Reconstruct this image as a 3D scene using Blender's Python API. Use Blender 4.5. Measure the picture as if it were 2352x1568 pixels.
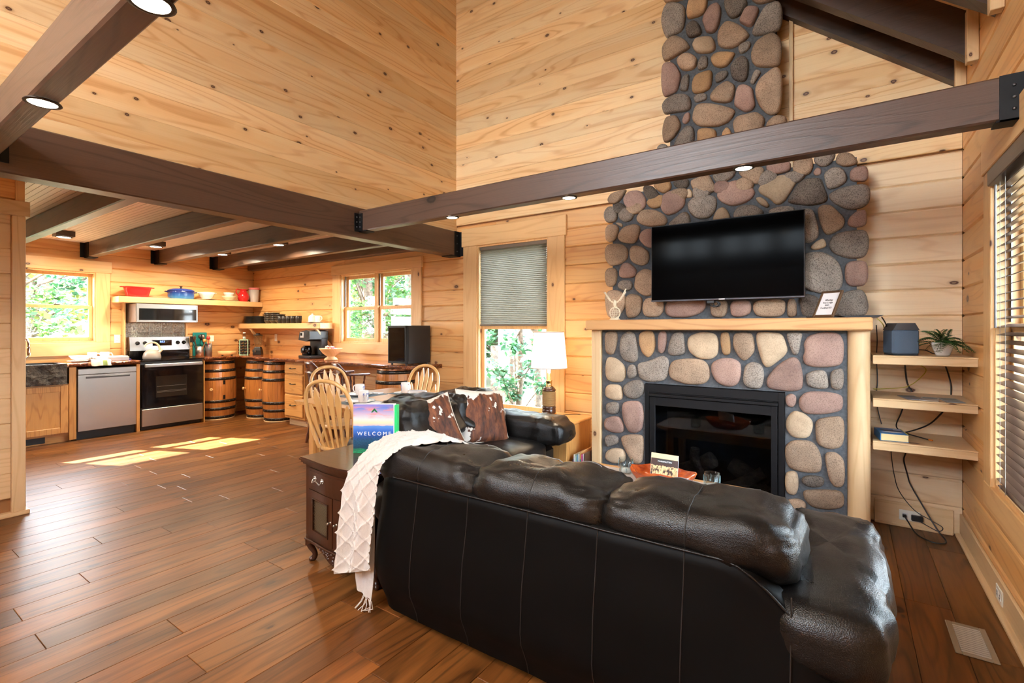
import bpy, math, random
from mathutils import Vector, Matrix, noise, Euler
for o in list(bpy.data.objects): bpy.data.objects.remove(o, do_unlink=True)
SC = bpy.context.scene
COL = SC.collection
PI = math.pi
random.seed(7)

# ------------------------------------------------------------------ camera, sky, sun, exposure
cam_d = bpy.data.cameras.new('camera'); cam = bpy.data.objects.new('camera', cam_d); COL.objects.link(cam)
cam.location = (0, 0, 1.38); cam.rotation_euler = (PI/2, 0, math.radians(34.43))
cam_d.sensor_width = 36; cam_d.lens = 1123.3/2352*36; cam_d.shift_y = -31.1/2352; cam_d.clip_start = 0.05
SC.camera = cam
W = bpy.data.worlds.new('sky'); SC.world = W; W.use_nodes = True
nt = W.node_tree; bgn = nt.nodes['Background']
skyn = nt.nodes.new('ShaderNodeTexSky'); skyn.sky_type = 'NISHITA'; skyn.sun_disc = False
skyn.sun_elevation = math.radians(38.7); skyn.sun_rotation = math.radians(250); skyn.dust_density = 3.0; skyn.air_density = 1.0
mixn = nt.nodes.new('ShaderNodeMix'); mixn.data_type = 'RGBA'; mixn.inputs[0].default_value = 0.55
mixn.inputs[7].default_value = (5.7, 6.1, 6.8, 1)          # thin bright cloud veil over the blue
nt.links.new(skyn.outputs[0], mixn.inputs[6]); nt.links.new(mixn.outputs[2], bgn.inputs[0])
bgn.inputs[1].default_value = 3.6
sun_d = bpy.data.lights.new('sun', 'SUN'); sun = bpy.data.objects.new('sun', sun_d); COL.objects.link(sun)
sun_d.energy = 65.0; sun_d.angle = math.radians(0.55); sun_d.color = (1.0, 0.95, 0.86)
sun.rotation_euler = Vector((1, .44, -.855)).to_track_quat('-Z', 'Y').to_euler()
SC.view_settings.view_transform = 'Standard'; SC.view_settings.look = 'None'
SC.view_settings.gamma = 1; SC.view_settings.use_curve_mapping = False
SC.view_settings.exposure = 0.85

# ------------------------------------------------------------------ mesh helpers
class MB:
    def __init__(s): s.v = []; s.f = []; s.sm = []; s.mi = []; s.M = Matrix.Identity(4); s.cur = 0
    def add(s, vs, fs, smooth=False):
        b = len(s.v); M = s.M
        s.v += [tuple(M @ Vector(p)) for p in vs]
        for f in fs: s.f.append([b+i for i in f]); s.sm.append(smooth); s.mi.append(s.cur)
        return s
    def box(s, x0, x1, y0, y1, z0, z1, c=0):
        if x0 > x1: x0, x1 = x1, x0
        if y0 > y1: y0, y1 = y1, y0
        if z0 > z1: z0, z1 = z1, z0
        c = min(c, (x1-x0)*.45, (y1-y0)*.45, (z1-z0)*.45)
        if c <= 0:
            return s.add([(x0,y0,z0),(x1,y0,z0),(x1,y1,z0),(x0,y1,z0),(x0,y0,z1),(x1,y0,z1),(x1,y1,z1),(x0,y1,z1)],
                  [(0,3,2,1),(4,5,6,7),(0,1,5,4),(1,2,6,5),(2,3,7,6),(3,0,4,7)])
        X = (x0, x0+c, x1-c, x1); Y = (y0, y0+c, y1-c, y1); Z = (z0, z0+c, z1-c, z1)
        vs = []; idx = {}
        for i in (0, 1):
            for j in (0, 1):
                for k in (0, 1):
                    xi, xo = (X[1], X[0]) if i == 0 else (X[2], X[3])
                    yi, yo = (Y[1], Y[0]) if j == 0 else (Y[2], Y[3])
                    zi, zo = (Z[1], Z[0]) if k == 0 else (Z[2], Z[3])
                    for a, p in (('x', (xo, yi, zi)), ('y', (xi, yo, zi)), ('z', (xi, yi, zo))):
                        idx[i, j, k, a] = len(vs); vs.append(p)
        I = lambda *a: idx[a]
        fs = []
        def q(a, b, c_, d, n):
            f = [a, b, c_, d] if d is not None else [a, b, c_]
            p = [Vector(vs[t]) for t in f]; nn = (p[1]-p[0]).cross(p[2]-p[0])
            if nn.dot(Vector(n)) < 0: f.reverse()
            fs.append(f)
        for i in (0, 1):
            n = (2*i-1, 0, 0); q(I(i,0,0,'x'), I(i,1,0,'x'), I(i,1,1,'x'), I(i,0,1,'x'), n)
            n = (0, 2*i-1, 0); q(I(0,i,0,'y'), I(1,i,0,'y'), I(1,i,1,'y'), I(0,i,1,'y'), n)
            n = (0, 0, 2*i-1); q(I(0,0,i,'z'), I(1,0,i,'z'), I(1,1,i,'z'), I(0,1,i,'z'), n)
            for j in (0, 1):
                q(I(i,j,0,'x'), I(i,j,1,'x'), I(i,j,1,'y'), I(i,j,0,'y'), (2*i-1, 2*j-1, 0))
                q(I(i,0,j,'x'), I(i,1,j,'x'), I(i,1,j,'z'), I(i,0,j,'z'), (2*i-1, 0, 2*j-1))
                q(I(0,i,j,'y'), I(1,i,j,'y'), I(1,i,j,'z'), I(0,i,j,'z'), (0, 2*i-1, 2*j-1))
                for k in (0, 1): q(I(i,j,k,'x'), I(i,j,k,'y'), I(i,j,k,'z'), None, (2*i-1, 2*j-1, 2*k-1))
        return s.add(vs, fs)
    def lathe(s, prof, c=(0,0,0), n=20, axis='z', smooth=True, cap=True):
        vs = []; fs = []
        for r, h in prof:
            for k in range(n):
                a = 2*PI*k/n; p = (r*math.cos(a), r*math.sin(a), h)
                if axis == 'x': p = (p[2], p[0], p[1])
                if axis == 'y': p = (p[1], p[2], p[0])
                vs.append((p[0]+c[0], p[1]+c[1], p[2]+c[2]))
        for i in range(len(prof)-1):
            for k in range(n):
                a, b = i*n+k, i*n+(k+1) % n; fs.append((a, b, b+n, a+n))
        s.add(vs, fs, smooth)
        if cap:
            m = len(prof)-1
            if prof[0][0] > 1e-6: s.add(vs[:n], [tuple(reversed(range(n)))])
            if prof[m][0] > 1e-6: s.add(vs[m*n:], [tuple(range(n))])
        return s
    def cyl(s, c, r, h, n=20, axis='z', ch=0):
        pr = [(r, 0), (r, h)] if not ch else [(r-ch, 0), (r, ch), (r, h-ch), (r-ch, h)]
        return s.lathe(pr, c, n, axis)
    def tube(s, pts, r, n=8, smooth=True, cap=True, closed=False):
        P = [Vector(p) for p in pts]; R = r if isinstance(r, (list, tuple)) else [r]*len(P)
        vs = []; N = None; m = len(P)
        for i in range(m):
            if closed: T = P[(i+1) % m]-P[i-1]
            else: T = P[min(i+1, m-1)]-P[max(i-1, 0)]
            if T.length < 1e-9: T = Vector((0,0,1))
            T.normalize()
            if N is None:
                N = T.orthogonal().normalized()
            else:
                N = (N-T*N.dot(T))
                if N.length < 1e-6: N = T.orthogonal()
                N.normalize()
            B = T.cross(N)
            for k in range(n):
                a = 2*PI*k/n; vs.append(tuple(P[i]+(N*math.cos(a)+B*math.sin(a))*R[i]))
        fs = []
        for i in range(m if closed else m-1):
            j = (i+1) % m
            for k in range(n): fs.append((i*n+k, i*n+(k+1) % n, j*n+(k+1) % n, j*n+k))
        s.add(vs, fs, smooth)
        if cap and not closed:
            s.add(vs[:n], [tuple(reversed(range(n)))]); s.add(vs[-n:], [tuple(range(n))])
        return s
    def prism(s, poly, y0, y1, plane='xz', c=0, smooth=False):
        """extrude a polygon; plane 'xz' extrudes along y, 'xy' along z, 'yz' along x; c = chamfer on the far (y1) cap"""
        n = len(poly)
        def mk(a, b, t): return (a, t, b) if plane == 'xz' else ((a, b, t) if plane == 'xy' else (t, a, b))
        A = [mk(a, b, y0) for a, b in poly]; B = [mk(a, b, y1) for a, b in poly]
        area = sum(poly[i][0]*poly[(i+1) % n][1]-poly[(i+1) % n][0]*poly[i][1] for i in range(n))
        flip = (area > 0) == (y1 > y0)
        if plane == 'xz': flip = not flip
        fs = [tuple(range(n)), tuple(range(2*n-1, n-1, -1))]+[((i+1) % n, i, n+i, n+(i+1) % n) for i in range(n)]
        if not flip: pass
        else: fs = [tuple(reversed(f)) for f in fs]
        fs = [tuple(reversed(f)) for f in fs]
        return s.add(A+B, fs, smooth)
    def grid(s, fn, nu, nv, closeu=False, closev=False, smooth=True, flip=False):
        vs = [fn(i/(nu if closeu else nu-1), j/(nv if closev else nv-1)) for i in range(nu) for j in range(nv)]
        fs = []
        for i in range(nu if closeu else nu-1):
            for j in range(nv if closev else nv-1):
                a = i*nv+j; b = ((i+1) % nu)*nv+j; c = ((i+1) % nu)*nv+(j+1) % nv; d = i*nv+(j+1) % nv
                fs.append((a, d, c, b) if flip else (a, b, c, d))
        return s.add(vs, fs, smooth)
    def mesh(s, name, mat=None):
        me = bpy.data.meshes.new(name); me.from_pydata(s.v, [], s.f)
        me.polygons.foreach_set('use_smooth', s.sm); me.polygons.foreach_set('material_index', s.mi)
        ms = mat if isinstance(mat, (list, tuple)) else [mat]
        for m in ms:
            if m: me.materials.append(m)
        me.update(); return me
    def build(s, name, mat, parent=None, **kw):
        return mobj(name, s.mesh(name, mat), parent, **kw)

def mobj(name, me, parent=None, label=None, cat=None, group=None, kind=None, loc=None, rot=None, scale=None):
    o = bpy.data.objects.new(name, me); COL.objects.link(o)
    if parent: o.parent = parent
    if loc: o.location = loc
    if rot: o.rotation_euler = rot
    if scale: o.scale = scale
    tag(o, label, cat, group, kind); return o
def tag(o, label=None, cat=None, group=None, kind=None):
    for k, v in (('label', label), ('category', cat), ('group', group), ('kind', kind)):
        if v: o[k] = v
    return o
def thing(name, label, cat, loc=(0,0,0), rz=0, group=None):
    o = bpy.data.objects.new(name, None); COL.objects.link(o); o.location = loc; o.rotation_euler = (0, 0, rz)
    o.empty_display_size = .05
    return tag(o, label, cat, group)
def struct(name, loc=(0,0,0)):
    o = bpy.data.objects.new(name, None); COL.objects.link(o); o.location = loc; o.empty_display_size = .05
    return tag(o, kind='structure')
def dup(root, loc, rz, label, group=None):
    r = root.copy(); COL.objects.link(r); r.location = loc; r.rotation_euler = (0, 0, rz); r['label'] = label
    if group: r['group'] = group
    for ch in list(root.children):
        c = ch.copy(); COL.objects.link(c); c.parent = r
        for g in list(ch.children):
            d = g.copy(); COL.objects.link(d); d.parent = c
    return r
def fbm(x, y, z, o=3):
    return noise.fractal(Vector((x, y, z)), 0.6, 2.1, o)
def se(a, e):  # signed power for superellipsoids
    return math.copysign(abs(a)**e, a)
def smooth_poly(P, it=2):
    for _ in range(it):
        Q = []
        n = len(P)
        for i in range(n):
            a, b = P[i], P[(i+1) % n]
            Q.append((a[0]*.78+b[0]*.22, a[1]*.78+b[1]*.22)); Q.append((a[0]*.22+b[0]*.78, a[1]*.22+b[1]*.78))
        P = Q
    return P
def spline(pts, n=8, closed=False):
    P = [Vector(p) for p in pts]; m = len(P); out = []
    rng = range(m) if closed else range(m-1)
    for i in rng:
        g = (lambda k: P[k % m]) if closed else (lambda k: P[min(max(k, 0), m-1)])
        p0, p1, p2, p3 = g(i-1), g(i), g(i+1), g(i+2)
        for t in range(n):
            t /= n
            out.append(0.5*((2*p1)+(p2-p0)*t+(2*p0-5*p1+4*p2-p3)*t*t+(3*p1-p0-3*p2+p3)*t**3))
    if not closed: out.append(P[-1])
    return out

# ------------------------------------------------------------------ materials
def srgb(r, g, b):
    f = lambda c: (c/255/12.92) if c/255 <= .04045 else ((c/255+.055)/1.055)**2.4
    return (f(r), f(g), f(b), 1)
MATS = {}
class NT:
    def __init__(s, name):
        s.m = bpy.data.materials.new(name); s.m.use_nodes = True; s.t = s.m.node_tree; s.p = s.t.nodes['Principled BSDF']
        MATS[name] = s.m
    def n(s, ty, **kw):
        x = s.t.nodes.new('ShaderNode'+ty)
        for k, v in kw.items(): setattr(x, k, v)
        return x
    def put(s, sock, v):
        if isinstance(v, bpy.types.NodeSocket): s.t.links.new(v, sock)
        else: sock.default_value = v
    def math(s, op, a, b=None, c=None, clamp=False):
        x = s.n('Math', operation=op, use_clamp=clamp)
        for i, v in enumerate((a, b, c)):
            if v is not None: s.put(x.inputs[i], v)
        return x.outputs[0]
    def comb(s, x, y, z=0):
        c = s.n('CombineXYZ')
        for i, v in enumerate((x, y, z)): s.put(c.inputs[i], v)
        return c.outputs[0]
    def noise(s, vec, scale=1, detail=3, rough=.5, dim='3D'):
        x = s.n('TexNoise', noise_dimensions=dim)
        if vec is not None: s.put(x.inputs['Vector'], vec)
        s.put(x.inputs['Scale'], scale); x.inputs['Detail'].default_value = detail; x.inputs['Roughness'].default_value = rough
        return x.outputs['Fac']
    def ramp(s, fac, stops, interp='LINEAR'):
        x = s.n('ValToRGB'); r = x.color_ramp; r.interpolation = interp
        while len(r.elements) < len(stops): r.elements.new(0.5)
        for e, (p, c) in zip(r.elements, stops):
            e.position = p; e.color = c if isinstance(c, (tuple, list)) else (c, c, c, 1)
        s.put(x.inputs[0], fac); return x.outputs[0]
    def mix(s, fac, a, b, mode='MIX'):
        x = s.n('Mix', data_type='RGBA', blend_type=mode)
        s.put(x.inputs[0], fac); s.put(x.inputs[6], a); s.put(x.inputs[7], b); return x.outputs[2]
    def bump(s, h, strength=.3, dist=.01):
        x = s.n('Bump'); x.inputs['Strength'].default_value = strength; x.inputs['Distance'].default_value = dist
        s.put(x.inputs['Height'], h); s.t.links.new(x.outputs[0], s.p.inputs['Normal'])
    def pos(s): return s.n('NewGeometry').outputs['Position']
    def obj(s): return s.n('TexCoord').outputs['Object']
    def rnd(s): return s.n('ObjectInfo').outputs['Random']
    def set(s, **kw):
        for k, v in kw.items(): s.put(s.p.inputs[k.replace('_', ' ')], v)
        return s.m

def plain(name, col, rough=.5, metal=0, spec=.5, **kw):
    t = NT(name); t.set(Base_Color=col if len(col) == 4 else (*col, 1), Roughness=rough, Metallic=metal)
    t.p.inputs['Specular IOR Level'].default_value = spec
    for k, v in kw.items(): t.p.inputs[k.replace('_', ' ')].default_value = v
    return t.m
def emit(name, col, st):
    t = NT(name); t.set(Base_Color=(.8,.8,.8,1)); t.p.inputs['Emission Color'].default_value = col; t.p.inputs['Emission Strength'].default_value = st
    return t.m

def wood(name, axis, light, dark, ring=.45, fine=.3, knots=.6, ksu=2.0, ksv=3.2, rough=.45, var=.16, warm=None, rs=1.0, bump=.15, coat=0, cellw=None, knotcol=None, krad=1.0, huevar=None, mottle=0, spec=.5):
    """pine-like figure: u runs along the grain axis, v across; per-object offset and tint"""
    t = NT(name); sep = t.n('SeparateXYZ'); t.put(sep.inputs[0], t.pos()); X, Y, Z = sep.outputs
    u, a, b = {'x': (X, Y, Z), 'y': (Y, X, Z), 'z': (Z, X, Y)}[axis]
    v = t.math('ADD', a, b); R = t.rnd()
    if cellw:
        cell = t.math('FLOOR', t.math('DIVIDE', v, cellw)); wn = t.n('TexWhiteNoise', noise_dimensions='1D'); t.put(wn.inputs['W'], cell); R = wn.outputs['Value']
    u = t.math('ADD', u, t.math('MULTIPLY', R, 53.7)); v2 = t.math('ADD', v, t.math('MULTIPLY', R, 31.3))
    # knots
    vo = t.n('TexVoronoi', voronoi_dimensions='2D'); vo.inputs['Scale'].default_value = 1; vo.inputs['Randomness'].default_value = 1
    t.put(vo.inputs['Vector'], t.comb(t.math('MULTIPLY', u, ksu), t.math('MULTIPLY', v2, ksv)))
    sc = t.n('SeparateColor'); t.put(sc.inputs[0], vo.outputs['Color'])
    keep = t.math('LESS_THAN', sc.outputs[0], knots)
    size = t.math('MULTIPLY_ADD', sc.outputs[1], .9, .35)
    kd = t.math('DIVIDE', vo.outputs['Distance'], t.math('MULTIPLY', size, krad))
    wob = t.noise(t.comb(t.math('MULTIPLY', u, 30), t.math('MULTIPLY', v2, 40)), 1, 1)
    kd = t.math('MULTIPLY_ADD', t.math('SUBTRACT', wob, .5), .025, kd)
    kmask = t.math('MULTIPLY', t.ramp(kd, [(.02, .75), (.034, 1), (.05, .95), (.062, .25), (.11, 0)]), keep)
    halo = t.math('MULTIPLY', t.ramp(kd, [(.0, 1), (.16, .35), (.34, 0)]), keep)
    # growth rings
    n1 = t.noise(t.comb(t.math('MULTIPLY', u, .42*rs), t.math('MULTIPLY', v2, 4.4*rs)), 1, 1.5, .45, '2D')
    n1 = t.math('MULTIPLY_ADD', halo, .06, n1)
    rg = t.math('SINE', t.math('MULTIPLY', n1, 62))
    rg = t.ramp(rg, [(.0, 0), (.55, .15), (.92, .8), (1, 1)])
    fg = t.noise(t.comb(t.math('MULTIPLY', u, 3), t.math('MULTIPLY', v2, 150)), 1, 2, .6, '2D')
    big = t.noise(t.comb(t.math('MULTIPLY', u, .5), t.math('MULTIPLY', v2, 7)), 1, 2, .5, '2D')
    f = t.math('MULTIPLY', rg, t.math('MULTIPLY', t.ramp(big, [(.35, .35), (.65, 1)]), ring))
    f = t.math('MULTIPLY_ADD', t.math('SUBTRACT', fg, .42), fine, f, clamp=True)
    c = t.mix(f, light, dark)
    if warm: c = t.mix(t.ramp(big, [(.42, 0), (.62, .75)]), c, warm, 'MULTIPLY')
    if huevar:
        c = t.mix(t.ramp(t.math('FRACT', t.math('MULTIPLY', R, 7.13)), [(i/(len(huevar)-1), h) for i, h in enumerate(huevar)]), (0,0,0,1), c, 'MULTIPLY') if False else t.mix(1.0, c, t.ramp(t.math('FRACT', t.math('MULTIPLY', R, 7.13)), [(i/(len(huevar)-1), h) for i, h in enumerate(huevar)]), 'MULTIPLY')
    if mottle:
        mo = t.noise(t.comb(t.math('MULTIPLY', u, 1.1), t.math('MULTIPLY', v2, 9)), 1, 3, .6, '2D')
        c = t.mix(t.ramp(mo, [(.4, 0), (.7, mottle)]), c, (.42, .40, .40, 1), 'MULTIPLY')
    c = t.mix(t.math('MULTIPLY', halo, .35), c, dark)
    c = t.mix(kmask, c, knotcol or srgb(74, 34, 16))
    br = t.math('MULTIPLY_ADD', R, 2*var, 1-var)
    cc = t.n('CombineXYZ')
    for i in range(3): t.put(cc.inputs[i], br)
    c = t.mix(1.0, c, cc.outputs[0], 'MULTIPLY')
    t.set(Base_Color=c, Roughness=rough); t.p.inputs['Specular IOR Level'].default_value = spec
    t.p.inputs['Coat Weight'].default_value = coat; t.p.inputs['Coat Roughness'].default_value = .15
    if bump: t.bump(t.math('ADD', fg, t.math('MULTIPLY', rg, .4)), bump, .002)
    return t.m
def wood3(name, *a, **k):
    return {ax: wood(name+'_'+ax, ax, *a, **k) for ax in 'xyz'}

PINE = wood3('log_pine', srgb(222, 178, 122), srgb(176, 112, 58), ring=.4, fine=.28, knots=.55, rough=.42, var=.10, warm=(1, .86, .70, 1), huevar=[(1,.93,.82,1), (1,1,1,1), (1,.9,.76,1), (1,.97,.9,1)])
BOARD = wood3('board_pine', srgb(240, 212, 168), srgb(200, 142, 88), ring=.5, fine=.28, knots=.75, ksu=2.4, ksv=3.6, rough=.45, var=.13, warm=(.96, .84, .70, 1), krad=.75, huevar=[(.98,.9,.78,1), (1,1,1,1), (.96,.86,.72,1), (1,1,.98,1), (.95,.88,.78,1)])
TRIM = wood3('trim_pine', srgb(224, 180, 124), srgb(190, 130, 76), ring=.35, fine=.25, knots=.35, rough=.42, var=.06)
DAYLOG = wood3('daylit_log', srgb(232, 206, 168), srgb(194, 150, 106), ring=.4, fine=.25, knots=.5, ksu=1.4, ksv=2.6, rough=.42, var=.09, warm=(.98, .92, .84, 1))  # log pine paled: neutral daylight put into the logs right of the fireplace
PALE = wood3('pale_pine', srgb(214, 182, 138), srgb(178, 134, 88), ring=.38, fine=.25, knots=.3, rough=.45, var=.06)
BEAM = wood3('dark_beam', srgb(92, 68, 54), srgb(48, 34, 26), ring=.5, fine=.5, knots=.5, ksu=.9, ksv=1.6, rough=.38, var=.1, knotcol=srgb(30, 20, 15), krad=1.8, bump=.3)
RAFT = wood3('dark_rafter', srgb(62, 44, 34), srgb(32, 22, 17), ring=.5, fine=.5, knots=.4, ksu=.9, ksv=1.6, rough=.42, var=.1, knotcol=srgb(24, 16, 12), krad=1.8, bump=.3)  # same stain as the beams, darkened for the weaker light up there
OAK = wood3('oak', srgb(206, 152, 86), srgb(160, 100, 46), ring=.55, fine=.5, knots=0, rough=.35, var=.06, rs=1.6, coat=.3)
CHERRY = wood3('dark_cherry', srgb(60, 32, 20), srgb(29, 15, 9), ring=.4, fine=.4, knots=0, rough=.3, var=.05, coat=.4)
STOOLW = wood3('walnut_stain', srgb(92, 46, 24), srgb(48, 22, 12), ring=.5, fine=.4, knots=0, rough=.3, var=.05, coat=.4)
BARRELW = wood3('barrel_oak', srgb(196, 128, 66), srgb(128, 72, 32), ring=.5, fine=.5, knots=0, rough=.3, var=.16, rs=2, coat=.4)
FLOORW = wood('floor_plank', 'y', srgb(126, 82, 41), srgb(62, 40, 20), ring=.6, fine=.5, knots=.55, ksu=1.6, ksv=3.0, rough=.36, var=.2, rs=1.2, bump=.12, knotcol=srgb(58, 32, 20), krad=.8,
              huevar=[(1.1,.92,.74,1), (.9,.88,.86,1), (1.12,1.02,.9,1), (.68,.66,.66,1), (1.1,.92,.76,1), (.8,.70,.62,1), (1.1,1.0,.86,1)], mottle=.85, spec=.32)
SLAB = wood3('live_edge_slab', srgb(168, 88, 40), srgb(82, 36, 16), ring=.7, fine=.4, knots=.4, rough=.16, var=.05, coat=.8)

def leather():
    t = NT('black_leather'); P = t.obj()
    vo = t.n('TexVoronoi'); vo.inputs['Scale'].default_value = 320; t.put(vo.inputs['Vector'], P)
    n = t.noise(P, 9, 3); n2 = t.noise(P, 2.2, 2)
    t.set(Base_Color=t.mix(t.ramp(n2, [(.35, 0), (.7, 1)]), (.0045, .004, .0038, 1), (.010, .0088, .0084, 1)), Roughness=t.ramp(n, [(.3, .27), (.7, .40)]))
    t.p.inputs['Specular IOR Level'].default_value = .42
    mp = t.n('Mapping'); t.put(mp.inputs[0], P); mp.inputs['Scale'].default_value = (9, 16, 24); n3 = t.noise(mp.outputs[0], 1.6, 4, .6)
    t.bump(t.math('MULTIPLY_ADD', n3, .9, t.math('MULTIPLY_ADD', n, 1.0, t.math('MULTIPLY', vo.outputs['Distance'], .4))), .27, .007)
    return t.m
LEATHER = leather()
LEATHB = plain('black_back_leather', (.0028, .0025, .0024), .52, 0, .09)
SEAM = plain('leather_seam', (.02, .018, .017), .5)
STITCH = plain('white_stitch', (.55, .55, .55), .6)

def stone(name, c1, c2, speck=.5):
    t = NT(name); P = t.pos(); R = t.rnd()
    n = t.noise(P, 7, 4, .6); n2 = t.noise(P, 160, 2, .7); n3 = t.noise(P, 2.6, 2)
    c = t.mix(t.ramp(n, [(.35, 0), (.65, 1)]), c1, c2)
    c = t.mix(t.ramp(n3, [(.45, 0), (.75, .55)]), c, (.50, .46, .43, 1), 'MULTIPLY')
    c = t.mix(t.ramp(n2, [(.36, speck), (.52, 0)]), c, (.10, .08, .07, 1), 'MULTIPLY')
    br = t.math('MULTIPLY_ADD', R, .30, .62); cc = t.comb(br, br, br)
    t.set(Base_Color=t.mix(1.0, c, cc, 'MULTIPLY'), Roughness=.85); t.p.inputs['Specular IOR Level'].default_value = .25
    t.bump(t.math('MULTIPLY_ADD', n2, .35, n), .5, .012); return t.m
STONES = {'t': stone('stone_tan', srgb(202, 172, 144), srgb(178, 152, 128)), 'o': stone('stone_ochre', srgb(214, 172, 126), srgb(196, 158, 120), .3),
          'p': stone('stone_pink', srgb(194, 160, 144), srgb(174, 142, 130), .35), 'g': stone('stone_grey', srgb(178, 164, 150), srgb(152, 142, 132), .7),
          'd': stone('stone_dark', srgb(140, 128, 116), srgb(112, 102, 94), .8), 'b': stone('stone_buff', srgb(222, 196, 164), srgb(200, 174, 144), .25)}
def mortar():
    t = NT('dark_mortar'); n = t.noise(t.pos(), 60, 3)
    t.set(Base_Color=t.ramp(n, [(.3, (.060, .066, .074, 1)), (.7, (.105, .113, .124, 1))]), Roughness=.9); t.bump(n, .4, .004); return t.m
MORTAR = mortar()

def brushed(name, col, rough=.32, ax='z'):
    t = NT(name); sep = t.n('SeparateXYZ'); t.put(sep.inputs[0], t.pos()); X, Y, Z = sep.outputs
    n = t.noise(t.comb(t.math('MULTIPLY', X, 260), t.math('MULTIPLY', Y, 3), t.math('MULTIPLY', Z, 260)), 1, 2)
    t.set(Base_Color=col, Metallic=.95, Roughness=t.ramp(n, [(.3, rough-.015), (.7, rough+.03)])); return t.m
STEEL = brushed('stainless_steel', (.46, .45, .43, 1))
CHROME = plain('chrome', (.8, .8, .8), .08, 1)
BLACK = plain('black_plastic', (.012, .012, .013), .35)
BLACKM = plain('black_metal', (.007, .007, .008), .45, .1, .3)
BLACKG = plain('black_glass', (.004, .004, .005), .06, 0, .5)
WHITE = plain('white_ceramic', (.80, .79, .76), .2)
CREAM = plain('cream_ceramic', (.74, .66, .48), .25)
IVORY = plain('ivory_plastic', (.78, .74, .64), .4)
BRASS = plain('brass', (.60, .42, .18), .25, 1)
RED = plain('red_enamel', (.62, .022, .022), .18)
BLUE = plain('blue_plastic', (.02, .05, .22), .4)
def glassm(name, rough=0.0, tint=(1, 1, 1, 1), alpha=.12):
    t = NT(name); out = t.t.nodes['Material Output']
    tr = t.n('BsdfTransparent'); tr.inputs[0].default_value = tint
    gl = t.n('BsdfGlossy'); gl.inputs['Roughness'].default_value = rough
    fr = t.n('Fresnel'); t.put(fr.inputs[0], t.math('MULTIPLY_ADD', t.n('NewGeometry').outputs['Backfacing'], 1/1.45-1.45, 1.45))
    ms = t.n('MixShader'); t.put(ms.inputs[0], t.math('MULTIPLY', fr.outputs[0], 1.0)); t.t.links.new(tr.outputs[0], ms.inputs[1]); t.t.links.new(gl.outputs[0], ms.inputs[2])
    t.t.links.new(ms.outputs[0], out.inputs[0]); return t.m
PANE = glassm('window_glass', tint=(.97, .99, .98, 1))
CLEAR = glassm('clear_glass', tint=(.93, .96, .96, 1))
def text(name, body, size, mat, parent, loc, rot, align='CENTER', ext=.0006):
    cu = bpy.data.curves.new(name, 'FONT'); cu.body = body; cu.size = size; cu.align_x = align; cu.align_y = 'CENTER'; cu.extrude = ext
    o = bpy.data.objects.new(name, cu); COL.objects.link(o)
    dg = bpy.context.evaluated_depsgraph_get(); me = bpy.data.meshes.new_from_object(o.evaluated_get(dg)); bpy.data.objects.remove(o, do_unlink=True)
    me.materials.clear(); me.materials.append(mat)
    return mobj(name, me, parent, loc=loc, rot=rot)
# ------------------------------------------------------------------ the setting
XR, YB, XK, XU, YF = .63, 4.357, -8.30, -3.778, -3.4
PITCH, BP = .1826, .176
ZC = 2.5                                   # kitchen ceiling
roof_z = lambda x: 3.22+.806*(XR-x)

def subtract(a, b, cuts):
    segs = [(a, b)]
    for c0, c1 in cuts:
        out = []
        for s0, s1 in segs:
            if c1 <= s0 or c0 >= s1: out.append((s0, s1)); continue
            if c0 > s0: out.append((s0, c0))
            if c1 < s1: out.append((c1, s1))
        segs = out
    return [s for s in segs if s[1]-s[0] > .02]
def log_mesh(name, h, mat, ch=.011, dep=.012, th=.035):
    m = MB(); pr = [(th, 0), (dep, 0), (0, ch), (0, h-ch), (dep, h), (th, h)]       # (y, z), front at y=0 facing -y
    n = len(pr)
    vs = [(0, y, z) for y, z in pr]+[(1, y, z) for y, z in pr]
    fs = [(i, (i+1) % n, n+(i+1) % n, n+i) for i in range(n)]+[tuple(reversed(range(n))), tuple(range(n, 2*n))]
    return m.add(vs, [tuple(reversed(f)) for f in fs]).mesh(name, mat)
LM = {}
def logs(parent, name, fn, rot, mats_axis, rows, cutsfn, h, style=PINE, split=None, rng=None, ch=.011, dep=.012):
    """rows: list of (z0, a, b); fn maps (along, z)->location"""
    key = (name, mats_axis, round(h, 4), id(style), ch)
    if key not in LM: LM[key] = log_mesh(name, h, style[mats_axis], ch, dep)
    for z0, a, b in rows:
        for s0, s1 in subtract(a, b, cutsfn(z0+h/2)):
            cuts = [s0, s1]
            if split and s1-s0 > split:
                k = int((s1-s0)//split)
                cuts = [s0]+sorted(s0+(s1-s0)*((i+1)/(k+1))+rng.uniform(-.4, .4) for i in range(k))+[s1]
            for c0, c1 in zip(cuts, cuts[1:]):
                mobj(name, LM[key], parent, loc=fn(c0, c1, z0), rot=(0, 0, rot), scale=(c1-c0-.002, 1, 1))
def core(name, parent, mk, a0, a1, z0, z1, openings, mat):
    """solid wall behind the boards with real openings; mk(a0,a1,z0,z1)->box args"""
    m = MB(); zs = sorted({z0, z1, *[o[2] for o in openings], *[o[3] for o in openings]})
    for q0, q1 in zip(zs, zs[1:]):
        cuts = [(o[0], o[1]) for o in openings if o[2] < (q0+q1)/2 < o[3]]
        for s0, s1 in subtract(a0, a1, cuts): m.box(*mk(s0, s1, q0, q1))
    return m.build(name, mat, parent)
CORE = plain('wall_core', srgb(150, 105, 62), .8)
rng = random.Random(3)

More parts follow.
